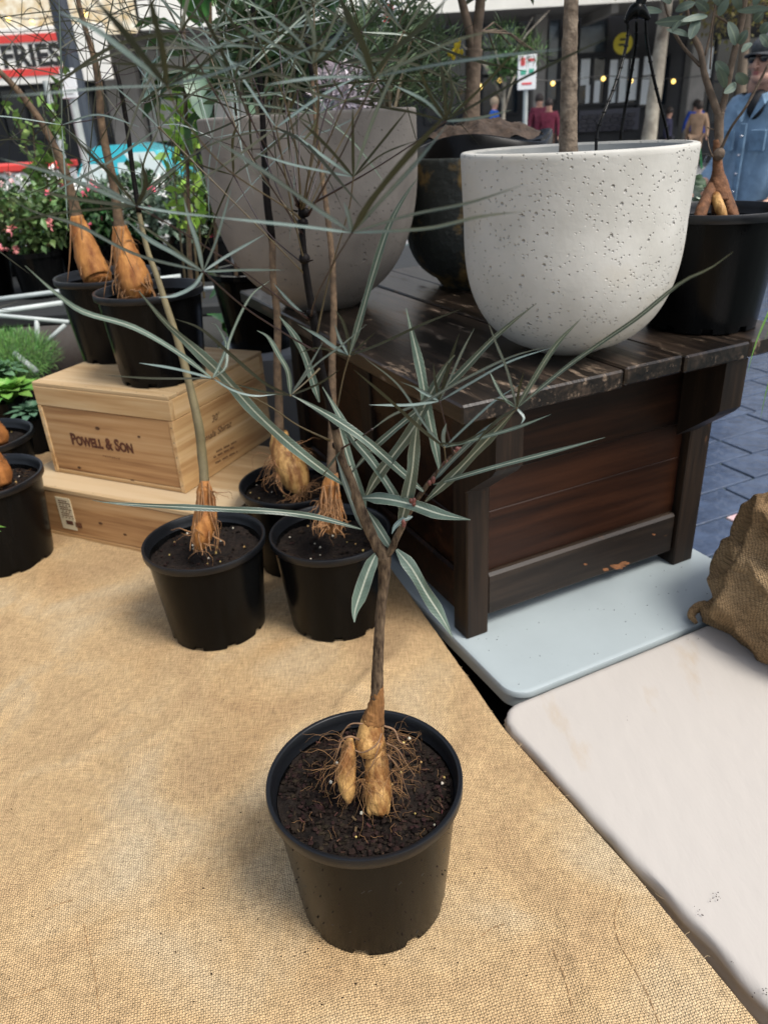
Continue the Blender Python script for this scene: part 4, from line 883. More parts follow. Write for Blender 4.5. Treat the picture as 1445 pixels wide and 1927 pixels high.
for i in range(n1_):
    q = i / (n1_ - 1); rw = .014 + .165 * q ** .85; rh = .016 + .125 * q ** 1.1
    for k in range(n2_):
        a = 2 * pi * k / n2_; fo = 1 + .10 * noise.noise(Vector((cos(a) * 1.5, sin(a) * 1.5, q * 1.4))) + .07 * math.exp(-(noise.noise(Vector((cos(a) * 2.2, sin(a) * 2.2, q * .8 + 5))) * 6) ** 2)
        V.append(tip + ax_ * ln_ * q + sd_ * cos(a) * rw * fo + u3 * sin(a) * rh * fo)
b.add(V, [(i * n2_ + k, i * n2_ + (k + 1) % n2_, (i + 1) * n2_ + (k + 1) % n2_, (i + 1) * n2_ + k) for i in range(n1_ - 1) for k in range(n2_)] + [tuple(range(n2_))[::-1]])
kn = [np.array(pz(1309, 1172, .012)), np.array(pz(1300, 1158, .016)), np.array(pz(1308, 1146, .022)), np.array(pz(1322, 1142, .026)), np.array(pz(1345, 1150, .026)), tip + ax_ * .07 + np.array((0, 0, .012))]
K = spline(kn, 6); b.tube(K, np.interp(np.linspace(0, 1, len(K)), [0, .2, .5, 1], [.004, .008, .011, .022]), 12, jit=.12)
b.v = [(x, y, max(z, .0065)) for (x, y, z) in b.v]
b.uvs = [(x * .9 + z * .35, y * .35 + z * .95) for (x, y, z) in b.v]
tag(b.build('hessian_sack', m_sack, smooth=True), 'crumpled brown hessian sack on the tables at the right edge', 'sack')

# ============================================================ dark wooden chest
t = thing('wooden_chest', uv(.985, 1.54, 0), 'old dark wooden chest table with weathered plank top holding the planters', 'chest')
ZB, ZT_ = .517, .550
for (u0, u1, dv, dz) in ((.598, .927, 0, 0), (.934, 1.066, .003, .0015), (1.070, 1.232, -.001, 0), (1.236, 1.377, .001, .001)):
    MB().box(((u0 + u1) / 2, (.972 + dv + 2.16) / 2, (ZB + ZT_) / 2 + dz), (u1 - u0, 2.16 - .972 - dv, ZT_ - ZB), T=uv, bev=.0035).build('top_plank', m_top, t)
for (u0, u1) in ((.675, .727), (1.236, 1.296)):
    for v0 in (1.082, 1.95):
        MB().box(((u0 + u1) / 2, v0 + .026, .2565), (u1 - u0, .052, .515), T=uv, bev=.003).build('post', m_chestv, t)
def cb(u0, u1, v0, v1, z0, z1, nm, m=None, bev=.002): return MB().box(((u0 + u1) / 2, (v0 + v1) / 2, (z0 + z1) / 2), (u1 - u0, v1 - v0, z1 - z0), T=uv, bev=bev).build(nm, m or m_chest, t)
for (v0, s) in ((1.084, 1), (1.972, 1)):
    cb(.728, 1.235, v0 + .006, v0 + .034, .034, .134, 'bottom_rail', m_rail, bev=.006)
    cb(.728, 1.235, v0 + .020, v0 + .030, .135, .268, 'panel_board', m_panel, bev=.001); cb(.728, 1.235, v0 + .0205, v0 + .030, .2683, .352, 'panel_board', m_panel, bev=.001)
    cb(.728, 1.235, v0 + .008, v0 + .028, .353, .514, 'apron_board')
for (u0) in (.684, 1.262):
    cb(u0, u0 + .026, 1.135, 1.949, .034, .134, 'bottom_rail', bev=.006); cb(u0 + .008, u0 + .020, 1.135, 1.949, .135, .25, 'panel_board'); cb(u0 + .008, u0 + .020, 1.135, 1.949, .2515, .37, 'panel_board'); cb(u0 + .003, u0 + .022, 1.135, 1.949, .371, .514, 'apron_board')
    cb(u0 - .004, u0 + .022, 1.50, 1.555, .035, .513, 'stile', m_chestv)
def corbel(u0, u1, v0):
    prof = [(v0, .5155), (v0, .418), (v0 + .012, .404), (v0 + .098, .338), (v0 + .1, .5155)]
    n = len(prof); vs = [uv(u0, v, z) for v, z in prof] + [uv(u1, v, z) for v, z in prof]
    MB().add(vs, [tuple(range(n))[::-1], tuple(range(n, 2 * n))] + [(k, (k + 1) % n, (k + 1) % n + n, k + n) for k in range(n)]).build('corbel', m_chestv, t)
corbel(.668, .723, .979); corbel(1.186, 1.243, .979)
# worn orange patch on the bottom rail
def onV(x, y, v):
    d = ray(x, y); n = np.array([-sin(A25), cos(A25), 0]); return EYE + d * ((v - EYE @ n) / (d @ n))
random.seed(2); nn = np.array([sin(A25), -cos(A25), 0])
for (x, y, r) in ((1162, 1066, 13), (1140, 1072, 6), (1175, 1060, 8), (1101, 1062, 3.5), (1230, 1006, 3)):
    P = [onV(x + r * 1.15 * cos(a) * random.uniform(.55, 1.1), y + r * .5 * sin(a) * random.uniform(.55, 1.1), 1.0893) for a in np.linspace(0, 2 * pi, 15)[:-1]]
    MB().add(P + [p + nn * -.0012 for p in P], [tuple(range(14))[::-1]] + [(k, (k + 1) % 14, (k + 1) % 14 + 14, k + 14) for k in range(14)]).build('worn_patch', mat('bare_orange_wood', (.27, .11, .04), .7, .5, 60), t)

# ============================================================ pine crates
CA = np.array([-.887, 1.837]); CU = np.array([cos(CRA), sin(CRA)]); CN = np.array([-sin(CRA), cos(CRA)])
def ct(a, n, z): q = CA + CU * a + CN * n; return (q[0], q[1], z)
def crate(a0, a1, n0, n1, z0, z1, lid, label, mf, top_splits, bev=.0015):
    t = thing('wooden_crate', ct((a0 + a1) / 2, (n0 + n1) / 2, z0), label, 'crate')
    def bx(x0, x1, y0, y1, q0, q1, nm, m): return MB().box(((x0 + x1) / 2, (y0 + y1) / 2, (q0 + q1) / 2), (x1 - x0, y1 - y0, q1 - q0), T=ct, bev=bev).build(nm, m, t)
    th = .014; zl = z1 - lid
    bx(a0, a0 + th, n0, n1, z0, zl - .001, 'side_board', m_pines); bx(a1 - th, a1, n0, n1, z0, zl - .001, 'side_board', m_pines)
    fr = bx(a0 + th, a1 - th, n0 + .0025, n0 + .014, z0 + .012, zl - .002, 'front_board', mf); bx(a0 + th, a1 - th, n1 - .014, n1 - .002, z0 + .012, zl - .002, 'back_board', m_pine)
    bx(a0 + th, a1 - th, n0 + .001, n1 - .001, z0, z0 + .011, 'base_board', m_pine)
    if lid > .03:
        bx(a0, a1, n0, n0 + .014, zl, z1 - .0105, 'lid_rail', m_pine); bx(a0, a1, n1 - .014, n1, zl, z1 - .0105, 'lid_rail', m_pine)
        bx(a0, a0 + .014, n0 + .0145, n1 - .0145, zl, z1 - .0105, 'lid_rail', m_pine); bx(a1 - .014, a1, n0 + .0145, n1 - .0145, zl, z1 - .0105, 'lid_rail', m_pines)
        lz = z1 - .010
    else: lz = zl
    ed = [n0] + top_splits + [n1]
    for p, q in zip(ed, ed[1:]): bx(a0, a1, p + .0006, q - .0006, lz, z1, 'lid_board', m_pinetop)
    return t, fr
lowc, lf = crate(-.12, .572, 0, .42, 0, .147, .012, 'long shallow pine crate lying on the hessian below the branded crate', m_pinedk, [.14, .28])
upc, uf = crate(-.045, .398, .082, .49, .148, .402, .062, 'pine crate branded POWELL & SON with two pots on its lid', m_pinedk, [.118, .30])
m_nail = mat('nail_head', (.10, .09, .08), .4, metal=.6); m_knot = mat('wood_knot', (.12, .05, .018), .6, .5, 90)
for root_, a0, a1, n0, z0, z1 in ((upc, -.045, .398, .082, .148, .402), (lowc, -.12, .572, 0, 0, .147)):
    b = MB()
    for a in (a0 + .007, a1 - .007):
        for k in range(5): q = ct(a, n0 - .0001, z0 + .02 + (z1 - z0 - .04) * k / 4 * (.72 if z1 > .3 else 1)); b.ball(q, (.0016, .0006, .0016), 7, 5)
    for k in range(6): b.ball(ct(a0 + .02 + (a1 - a0 - .04) * k / 5, n0 + .008, z1 + .0001), (.0015, .0015, .0005), 7, 5)
    tag(b.build('nail_heads', m_nail, root_, smooth=True), kind='stuff')
RC = Matrix.Rotation(CRA, 3, 'Z') @ R90
def crate_on(x, y, n):
    nrm = np.array([*CN, 0.]); d = ray(x, y); k = (CA @ CN + n - EYE @ nrm) / (d @ nrm); return EYE + d * k
for (x, y, r, root_, n) in ((184, 806, 3.4, upc, .0840), (262, 822, 2.2, upc, .0840), (250, 905, 3, upc, .0840), (150, 880, 2.6, upc, .0840), (190, 985, 3, lowc, .0020), (236, 1006, 2.4, lowc, .0020)):
    q = crate_on(x, y, n); w_ = r * dist(q) / F_PX; d = np.array([*CU, 0.]); V = [q + d * w_ * 1.7 * cos(a) + np.array((0, 0, w_ * sin(a))) for a in np.linspace(0, 2 * pi, 13)[:-1]]; nn = np.array([*CN, 0.])
    MB().add(V + [v - nn * .0004 for v in V], [tuple(range(12)), tuple(range(12, 24))[::-1]] + [(k, k + 12, (k + 1) % 12 + 12, (k + 1) % 12) for k in range(12)]).build('wood_knot', m_knot, root_)
p0 = crate_on(136, 834, .0838); p1 = crate_on(273, 857, .0838); L_ = np.linalg.norm((p1 - p0)[:2])
hh = (crate_on(140, 812, .0838) - crate_on(140, 832, .0838))[2]
zc = p0[2] - .002
text('Powell & Son', hh / .70, (p0[0], p0[1], zc), RC, m_ink, 'lettering', upc, parent=uf, extrude=.0004, caps=True, bold=.0016, sx=L_ / (hh / .70 * 7.0))
sm_ = MB()
for k in range(8):
    q = crate_on(196 + k * 4.2, 859 + k * .8, .0838); d = np.array([*CU, 0.]) * .0022; z_ = np.array((0, 0, .0026)); n_ = np.array([*CN, 0.]) * -.0003
    sm_.add([q - d + n_, q + d * .7 + n_, q + d * .5 + z_ * 1.6 + n_, q - d * .8 + z_ * (1 + k % 2 * .5) + n_], [(0, 1, 2, 3)])
sm_.build('small_print', m_ink, upc, parent=uf)
# side writing (handwritten and stencilled lines)
def side_on(x, y):
    nrm = np.array([*CU, 0.]); d = ray(x, y); k = (CA @ CU + .3985 - EYE @ nrm) / (d @ nrm); return EYE + d * k
RS = Matrix.Rotation(CRA + pi / 2, 3, 'Z') @ R90
m_pen = mat('pen_ink', (.10, .05, .025), .7)
q = side_on(399, 796); text('30\u02b9', .026, q, RS, m_pen, 'lettering', upc, extrude=.0003, shear=.3)
q = side_on(386, 832); text('mala Shiraz', .026, q, RS, m_pen, 'lettering', upc, extrude=.0003, shear=.35)
sb = MB()
for k, (x0, y0, x1, y1) in enumerate(((404, 852, 448, 829), (402, 861, 440, 841), (405, 872, 447, 849))):
    A_, B_ = side_on(x0, y0), side_on(x1, y1); n = 16
    for i in range(n):
        if (i * 7 + k) % 5 == 0: continue
        c = A_ + (B_ - A_) * (i + .5) / n; w_ = np.linalg.norm(B_ - A_) / n * .32
        d = np.array([*CN, 0]); up_ = np.array([0, 0, .0028]); o_ = np.array([*CU, 0]) * .0004
        sb.add([c - d * w_ - up_ + o_, c + d * w_ - up_ + o_, c + d * w_ * .8 + up_ + o_, c - d * w_ + up_ + o_], [(0, 1, 2, 3)])
sb.build('small_print', m_pen, upc)
# paper label on the low crate
A_ = crate_on(100, 922, -.0002); B_ = crate_on(144, 983, -.0002); a0 = (A_[:2] - CA) @ CU; a1 = (B_[:2] - CA) @ CU - .004
lb = MB().box(((a0 + a1) / 2, .0012, .074), (a1 - a0, .002, .094), T=ct).build('paper_label', mat('cream_label_paper', (.62, .54, .36), .7), lowc)
pr = MB()
for k in range(9):
    z = .112 - k * .0062; w_ = (a1 - a0) * (.8 if k % 3 else .6)
    for j in range(7):
        if (j * 3 + k) % 6 == 5: continue
        pr.box((a0 + .008 + w_ * (j + .5) / 7, -.0001, z), (w_ / 7 * .82, .0006, .0022), T=ct)
pr.box((a0 + .030, -.0001, .048), (.024, .0006, .012), T=ct)
for j in range(9): pr.box((a0 + .050 + j * .0026, -.0001, .046), (.0013, .0006, .016), T=ct)
pr.build('small_print', m_ink, lowc, parent=lb)
# ============================================================ nursery pots
PR, PH, PRB = .125, .212, .0998
def pot_meshes():
    n = 180; notch = [(k * 2 * pi / 9 + .25, .085) for k in range(9)]
    def isn(an): return any(abs((an - a + pi) % (2 * pi) - pi) < w_ for a, w_ in notch)
    prof = [(PRB - .004, .0), (PRB, .002), (PRB + .0008, .012), (PRB + .0010, .0135), (.1176, .1930), (.1180, .1968)]
    def fr(r, z, an, i):
        if i <= 2 and isn(an): return r - (.003 if i < 2 else 0), max(z, .0118 + i * .0002)
        return r, z
    wall = MB().lathe(prof, n, fr=fr)
    # inner wall + floor
    wall.lathe([(PRB - .010, .0005), (PRB - .006, .013), (.1135, .190)][::-1], n); wall.lathe([(PRB - .004, .0), (PRB - .006, .013), (.03, .013), (.0001, .013)], n, fr=lambda r, z, an, i: (r, max(z, .0118) if (i == 0 and isn(an)) else z))
    w_ = wall.build('pot_wall', m_black, auto=40)
    rim = MB().lathe([(.1178, .1966), (.1240, .1967), (.1250, .1978), (.1252, .2104), (.1244, .2119), (.1200, .2121), (.1190, .2112), (.1183, .2000), (.1135, .1890)], n).build('rim', m_blackrim, auto=50)
    return w_, rim
_w, _r = pot_meshes(); WALL, RIM = _w.data, _r.data; bpy.data.objects.remove(_w); bpy.data.objects.remove(_r)
def soil_mesh(R, seed, amp=.006, rise=.0, n=96, m=36):
    random.seed(seed); V = [(0, 0, amp * noise.noise(Vector((0, 0, seed))) + rise)]; F = []
    for i in range(1, m + 1):
        r = R * i / m
        for k in range(n):
            a = 2 * pi * k / n; x, y = r * cos(a), r * sin(a)
            z = amp * noise.noise(Vector((x * 25, y * 25, seed))) + .0035 * noise.noise(Vector((x * 90, y * 90, seed))) + .003 * noise.noise(Vector((x * 260, y * 260, seed))) + rise * (1 - (i / m) ** 2)
            V.append((x, y, z))
    for k in range(n): F.append((0, 1 + k, 1 + (k + 1) % n))
    for i in range(m - 1):
        for k in range(n): F.append((1 + i * n + k, 1 + (i + 1) * n + k, 1 + (i + 1) * n + (k + 1) % n, 1 + i * n + (k + 1) % n))
    return V, F
def nursery_pot(name, c, label, sc=1., rz=0., seed=1, soil=.178, crumbs=260, group=None, beads=6, szc=None):
    t = thing(name, c, label, 'potted plant', group)
    s3 = (sc, sc, szc or sc)
    inst(WALL, 'pot_wall', t, rz=rz, sc=s3); inst(RIM, 'rim', t, rz=rz, sc=s3)
    R_ = .1128 * sc; V, F = soil_mesh(R_, seed)
    MB().add([(x + c[0], y + c[1], z + c[2] + soil * s3[2]) for x, y, z in V], F).build('soil', m_soil, t, smooth=True)
    if crumbs:
        b = MB()
        for i in range(crumbs):
            a, r = random.uniform(0, 2 * pi), R_ * .97 * sqrt(random.random()); s_ = random.uniform(.0012, .0042) * (1 if random.random() < .85 else 1.6)
            z = soil * s3[2] + .003; e = [random.uniform(.5, 1.3) for _ in range(3)]
            b.ball((c[0] + r * cos(a), c[1] + r * sin(a), c[2] + z), (s_ * e[0], s_ * e[1], s_ * .6 * e[2]), 5, 3, fn=lambda d: random.uniform(.7, 1.2))
        tag(b.build('bark_crumbs', m_crumb, t), kind='stuff')
    if crumbs > 300:
        b = MB(); ch = MB()
        for i in range(crumbs // 14):
            a, r = random.uniform(0, 2 * pi), R_ * .96 * sqrt(random.random()); q = (c[0] + r * cos(a), c[1] + r * sin(a), c[2] + soil * s3[2] + .0055); l = random.uniform(.0015, .0038); an = random.uniform(0, pi); wv = random.uniform(.15, .45) * l; tz = random.uniform(-.3, .5) * l
            d = np.array((cos(an) * l, sin(an) * l, tz)); e = np.array((-sin(an) * wv, cos(an) * wv, random.uniform(-.3, .3) * wv)); q = np.array(q); u_ = np.array((0, 0, .0008))
            ch.add([q - d - e, q + d - e * .6, q + d * .8 + e, q - d * .9 + e * .7, q - d - e + u_, q + d - e * .6 + u_, q + d * .8 + e + u_, q - d * .9 + e * .7 + u_], [(3, 2, 1, 0), (4, 5, 6, 7), (0, 1, 5, 4), (1, 2, 6, 5), (2, 3, 7, 6), (3, 0, 4, 7)])
        tag(ch.build('bark_chips', m_chip, t), kind='stuff')
        for i in range(46):
            a, r = random.uniform(0, 2 * pi), R_ * .9 * sqrt(random.random()); q = np.array((c[0] + r * cos(a), c[1] + r * sin(a), c[2] + soil * s3[2] + .006)); an = random.uniform(0, 6.3); P = [q]
            for k in range(5): an += random.uniform(-.9, .9); q = q + np.array((cos(an), sin(an), random.uniform(-.1, .1))) * .0032; P.append(q)
            b.tube(P, .00028, 4, cap=False)
        tag(b.build('loose_root_hairs', m_root, t, smooth=True), kind='stuff')
    b = MB(); b2 = MB()
    for i in range(beads):
        a, r = random.uniform(0, 2 * pi), R_ * .95 * sqrt(random.random())
        (b if i % 2 else b2).ball((c[0] + r * cos(a), c[1] + r * sin(a), c[2] + soil * s3[2] + .005), random.uniform(.0014, .0026), 7, 5, fn=lambda d: random.uniform(.85, 1.1))
    if beads: tag(b.build('perlite_grains', m_perlite, t), kind='stuff'); tag(b2.build('fertiliser_beads', m_bead, t), kind='stuff')
    return t

# ============================================================ bottle tree tools
S1 = 1 / F_PX
def dist(p): return float((np.array(p) - EYE) @ FW)
def ptube(b, P, n=10, sub=6, jit=0.):
    """P: (x, y, Y, width in px) stations on the photograph turned into real points"""
    pts = [px(x, y, Y) for x, y, Y, w_ in P]; rs = [w_ / 2 * dist(q) * S1 for q, (x, y, Y, w_) in zip(pts, P)]
    S = spline(pts, sub); R_ = spline([(r, 0, 0) for r in rs], sub); b.tube(S, [max(1e-4, r[0]) for r in R_], n, jit=jit); return S
def blade(pts, w_, roll=0., wav=.0, prof=None, nseg=22, fold=.12):
    P = spline(pts, 8); P = np.array(P); L = np.concatenate([[0], np.cumsum(np.linalg.norm(np.diff(P, axis=0), axis=1))]); tot = L[-1]
    t = np.linspace(0, 1, nseg + 1); Q = np.stack([np.interp(t * tot, L, P[:, k]) for k in range(3)], 1)
    ph = random.uniform(0, 6); fr = tot / .012
    b = MB(); V = []; U = []
    for i, q in enumerate(Q):
        tg = Q[min(i + 1, nseg)] - Q[max(i - 1, 0)]; tg /= np.linalg.norm(tg) + 1e-12
        vd = EYE - q; vd /= np.linalg.norm(vd); s = np.cross(tg, vd); s /= np.linalg.norm(s) + 1e-12; n = np.cross(s, tg)
        a = roll if not hasattr(roll, '__len__') else roll[0] + (roll[1] - roll[0]) * t[i]
        s2 = s * cos(a) + n * sin(a); n2 = -s * sin(a) + n * cos(a)
        if prof: ww = w_ * prof(t[i])
        else: ww = w_ * min(1, .25 + t[i] * 5) * min(1, max(.04, (1 - t[i]) * 3.2)) ** .8
        e = ww / 2; wv = wav * ww * sin(ph + t[i] * fr); wv2 = wav * ww * sin(ph * 1.7 + t[i] * fr * 1.13)
        ruf = 1 + wav * .5 * sin(ph * 2 + t[i] * fr * 1.3)
        for k, (f, h) in enumerate(((-1, fold), (-.5, fold * .55), (0, 0), (.5, fold * .55), (1, fold))):
            p = q + s2 * e * f * (ruf if abs(f) == 1 else 1) + n2 * (e * h + (wv if f == -1 else wv2 if f == 1 else 0)); V.append(p); U.append((.5 + f * .5, t[i] * tot / .2))
    F = [(i * 5 + k, (i + 1) * 5 + k, (i + 1) * 5 + k + 1, i * 5 + k + 1) for i in range(nseg) for k in range(4)]
    b.add(V, F); b.uvs = U; return b
MATS = {'A': m_leafA, 'B': m_leafB, 'C': m_leafC}
def leaf_px(root, parent, pts, Y0, Y1, wpx, m='A', roll=None, wav=.10, name='leaf', Ym=None):
    n = len(pts); Ys = [Y0 + (Y1 - Y0) * (i / (n - 1)) for i in range(n)]
    P = [px(x, y, Y) for (x, y), Y in zip(pts, Ys)]
    w_ = wpx * dist(P[n // 2]) * S1 * (.94 if m == 'A' else 1 if wpx < 6 else .64)
    if roll is None: a_ = random.uniform(-.35, .35); roll = (a_, a_ + random.uniform(-.7, .7))
    if m == 'A' and random.random() < .0: roll += pi
    o = blade(P, w_, roll, wav if wpx > 9 else wav * .4).build(name, MATS[m], root, parent=parent, smooth=True)
    return o
def compound(root, hub, Y, pet, leaflets, pw=3.0, pm=None):
    """hub px, depth; pet: petiole px points ending at the stem with depths; leaflets: (pts..., width, mat, tip depth)"""
    P = [px(hub[0], hub[1], Y)] + [px(*q) for q in pet]
    R_ = [pw / 2 * dist(q) * S1 for q in P]; R_[-1] *= 1.7
    S = spline(P, 6); lf = MB().tube(S, list(np.interp(np.linspace(0, 1, len(S)), np.linspace(0, 1, len(P)), R_)), 6)
    lf.ball(P[0], R_[0] * 1.9, 8, 6)
    pe = lf.build('leaf', pm or m_petiole, root, smooth=True)
    for pts, w_, m, Yt in leaflets:
        leaf_px(root, pe, [hub] + list(pts), Y, Yt, w_, m, name='leaflet')
    return pe
def auto_compound(root, hub, Y, base, n, L, wmm, m='C', pm=None, pw=.0009, seed=0, spread=(55, 100), droop=.15):
    """palmate leaf radiating in three dimensions from its hub"""
    rnd = random.Random(seed); H_ = px(*hub, Y); B_ = np.array(base)
    ax = H_ - B_; ax /= np.linalg.norm(ax) + 1e-9; a0 = np.cross(ax, (0, 0, 1.)); a0 /= np.linalg.norm(a0) + 1e-9; a1 = np.cross(ax, a0)
    mid = (H_ + B_) / 2 + np.array((rnd.uniform(-.01, .01), rnd.uniform(-.01, .01), -.008))
    S = spline([H_, mid, B_], 5); pe = MB().tube(S, [pw] * (len(S) - 1) + [pw * 1.8], 5).ball(H_, pw * 2, 6, 5).build('leaf', pm or m_petiole, root, smooth=True)
    ph = rnd.uniform(0, 6.28)
    for k in range(n):
        a = ph + 2 * pi * k / n + rnd.uniform(-.2, .2); e = radians(rnd.uniform(*spread)); d = ax * cos(e) + (a0 * cos(a) + a1 * sin(a)) * sin(e)
        l = L * rnd.uniform(.6, 1.1); P = [H_, H_ + d * l * .5 + np.array((0, 0, .0)), H_ + d * l + np.array((rnd.uniform(-.1, .1) * l, rnd.uniform(-.1, .1) * l, -droop * l * rnd.uniform(-.5, 1.6)))]
        blade(P, wmm * rnd.uniform(.7, 1.15) * .001, rnd.uniform(-.9, .9), .03, nseg=14).build('leaflet', MATS[m if rnd.random() < .7 else 'B'], root, parent=pe, smooth=True)
    return pe
def hair_roots(c, starts, soilz, n, R, rad=.0007, seed=0, m=None, root=None, lo=.02):
    rnd = random.Random(seed); b = MB()
    for i in range(n):
        p = np.array(rnd.choice(starts)) + np.array([rnd.uniform(-.004, .004) for _ in range(3)]); d = p - np.array((c[0], c[1], p[2])); a = atan2(d[1], d[0]) + rnd.uniform(-1.2, 1.2)
        L = rnd.uniform(.3, 1.) * R; v = np.array((cos(a), sin(a), rnd.uniform(-.2, .8))); P = [p]
        for k in range(9):
            v = v + np.array([rnd.uniform(-.55, .55), rnd.uniform(-.55, .55), rnd.uniform(-.55, .2)]); v /= np.linalg.norm(v); q = P[-1] + v * L / 8
            r = np.hypot(q[0] - c[0], q[1] - c[1])
            q[2] = max(q[2], soilz + .004 + rnd.uniform(0, .002)); 
            if r > R: q[:2] = np.array(c[:2]) + (q[:2] - np.array(c[:2])) * R / r
            P.append(q)
        r0 = rad * rnd.choice((.5, .6, .7, .9, 1.3)); b.tube(P, np.linspace(r0, r0 * .35, len(P)), 4, cap=False)
    return tag(b.build('fine_roots', m or m_root, root, smooth=True), kind='stuff')
def lump(b, c, r, seed, n=22, m=16, k=.12):
    b.ball(c, r, n, m, fn=lambda d: 1 + k * noise.noise(Vector((d.x * 2 + seed, d.y * 2, d.z * 2))) + k * .4 * noise.noise(Vector((d.x * 7 + seed, d.y * 7, d.z * 7))))

# ------------------------------------------------------------ the front plant
random.seed(21)
FP = (-.0447, .7116, 0.)
ft = nursery_pot('potted_bottle_tree', FP, 'large young bottle tree in a black pot standing alone in front, with forked golden root', seed=4, soil=.186, crumbs=1500, beads=16, rz=.1)
Yc = .70
random.seed(5); b = MB()
for k in range(70):
    a = random.uniform(-2.7, -.4); z = random.uniform(.01, .18); r = .0998 + (.1178 - .0998) * z / .196 + .0003; sz = random.uniform(.0003, .0011)
    b.ball((FP[0] + r * cos(a), FP[1] + r * sin(a), z), (sz, sz, sz * random.choice((.7, 1, 2.4))), 5, 4)
tag(b.build('dried_soil_splashes', m_crumb if True else None, ft), kind='stuff')
b = MB()
for k in range(9):
    a = random.uniform(-2.6, -.5); z = random.uniform(.02, .15); l = random.uniform(.004, .012); P = []
    for j in range(4): zz = z + l * j / 3 * .5; r = .0998 + (.1178 - .0998) * zz / .196 + .00005; aa = a + j * .012 * random.uniform(.5, 1.5); P.append((FP[0] + r * cos(aa), FP[1] + r * sin(aa), zz))
    b.tube(P, .00022, 4)
tag(b.build('scratches', mat('scuffed_plastic', (.05, .048, .042), .7), ft), kind='stuff')
b = MB(); nb = 26
# neck
ptube(b, [(711, 1292, .7125, 20), (710, 1308, .712, 22), (708, 1325, .712, 27), (705, 1342, .712, 34), (700, 1362, .711, 44), (697, 1386, .706, 53), (696, 1402, .700, 53), (696, 1412, .697, 44), (697, 1418, .697, 24)], nb, 7, jit=.04)
ptube(b, [(714, 1388, .708, 16), (713, 1402, .705, 26), (710, 1420, .699, 36), (709, 1436, .695, 44), (710, 1458, .690, 48), (711, 1485, .682, 53), (711, 1508, .675, 49), (711, 1524, .669, 38), (709, 1532, .666, 22)], nb, 7, jit=.04)
for x, w_ in ((697, 14), (708, 10), (719, 13), (729, 8)): ptube(b, [(x + 1, 1512, .670, w_ + 3), (x, 1526, .667, w_), (x - .5, 1534 + (x % 3) * 2, .665, 3)], 8, 4)
ptube(b, [(660, 1388, .700, 8), (657, 1400, .697, 20), (655, 1420, .692, 29), (652, 1450, .686, 36), (653, 1478, .680, 34), (655, 1496, .675, 25), (657, 1510, .672, 9)], 20, 7, jit=.04)
for i, v in enumerate(b.v):
    q = Vector(v); d = .0011 * noise.noise(q * 90) + .0006 * noise.noise(q * 260); b.v[i] = (v[0] + d, v[1] + d * .3, v[2] + d * .5)
cx_ = b.build('caudex', m_caudex, ft, smooth=True)
b = MB(); ptube(b, [(711, 1290, .7123, 22.5), (710, 1308, .7118, 24.5), (708, 1325, .7118, 29.5), (705, 1342, .7116, 36), (702, 1356, .7114, 42)], 26, 7, jit=.10)
b.v = [(x + .0012 * noise.noise(Vector((x, y, z)) * 120), y, z + .004 * noise.noise(Vector((x, y, z)) * 160)) for (x, y, z) in b.v]
b.build('neck_bark', mat('orange_brown_neck_bark', (.27, .13, .045), .75, bump=.9, bscale=120, col2=(.09, .04, .016), vscale=60, detail=8, spec=.2, stretch=(1.2, 1.2, .3)), ft, smooth=True)
b = MB()
ptube(b, [(707, 1330, .712, 22), (709, 1300, .712, 23), (710, 1270, .712, 22), (712, 1220, .713, 20), (716, 1150, .714, 19), (722, 1100, .715, 20), (723, 1065, .715, 25), (722, 1045, .715, 28)], 18, 7, jit=.10)
ST = ptube(b, [(723, 1052, .715, 26), (708, 1020, .716, 23), (690, 985, .717, 21), (672, 940, .718, 20), (657, 897, .719, 19), (645, 868, .719, 17), (634, 820, .720, 16), (622, 770, .721, 15), (606, 700, .722, 14), (597, 655, .723, 14), (590, 600, .724, 14), (581, 545, .725, 13), (573, 490, .725, 12), (569, 440, .726, 11), (567, 405, .726, 10), (567, 378, .726, 9)], 14, 6, jit=.10)
RB = ptube(b, [(722, 1046, .715, 18), (735, 1036, .712, 14), (748, 1008, .708, 13), (766, 972, .702, 11), (783, 942, .697, 10), (800, 918, .692, 9), (815, 898, .688, 8), (836, 872, .684, 7), (856, 850, .680, 5)], 12, 6, jit=.14)
for i, v in enumerate(b.v):
    q = Vector(v); d = .0007 * noise.noise(q * 160); b.v[i] = (v[0] + d, v[1] + d * .4, v[2] + d * .3)
b.build('stem', m_stem, ft, smooth=True)
b = MB()   # dark young wood over the upper stem, with nodes and stubs
ptube(b, [(631, 806, .7195, 16.6), (622, 770, .7205, 16), (606, 700, .7215, 15), (597, 655, .7225, 15), (590, 600, .7235, 15), (581, 545, .7245, 14), (573, 490, .7245, 13), (569, 440, .7255, 12.2), (567, 405, .7255, 12), (567, 380, .7255, 10)], 12, 5)
for (x, y, w_) in ((570, 420, 18), (573, 487, 19), (575, 400, 15), (586, 590, 18), (597, 660, 17), (634, 838, 18), (652, 886, 17), (560, 385, 8), (578, 600, 8), (640, 852, 12)): b.ball(px(x, y, .723), w_ / 2 * .8 * S1, 8, 6)
for (x, y, dx, dy) in ((574, 590, -14, -6), (582, 598, 12, -4), (600, 690, 10, -8), (563, 384, -6, -14), (572, 384, 5, -13), (652, 884, 9, -8), (690, 978, 7, 4), (700, 1000, -6, -5), (578, 492, 12, -3), (560, 398, -12, -4)):
    ptube(b, [(x, y, .72, 5), (x + dx * .6, y + dy * .5, .719, 3.2), (x + dx, y + dy, .718, 1.2)], 6, 3)
b.build('dark_upper_stem', m_darkstem, ft, smooth=True)
b = MB()
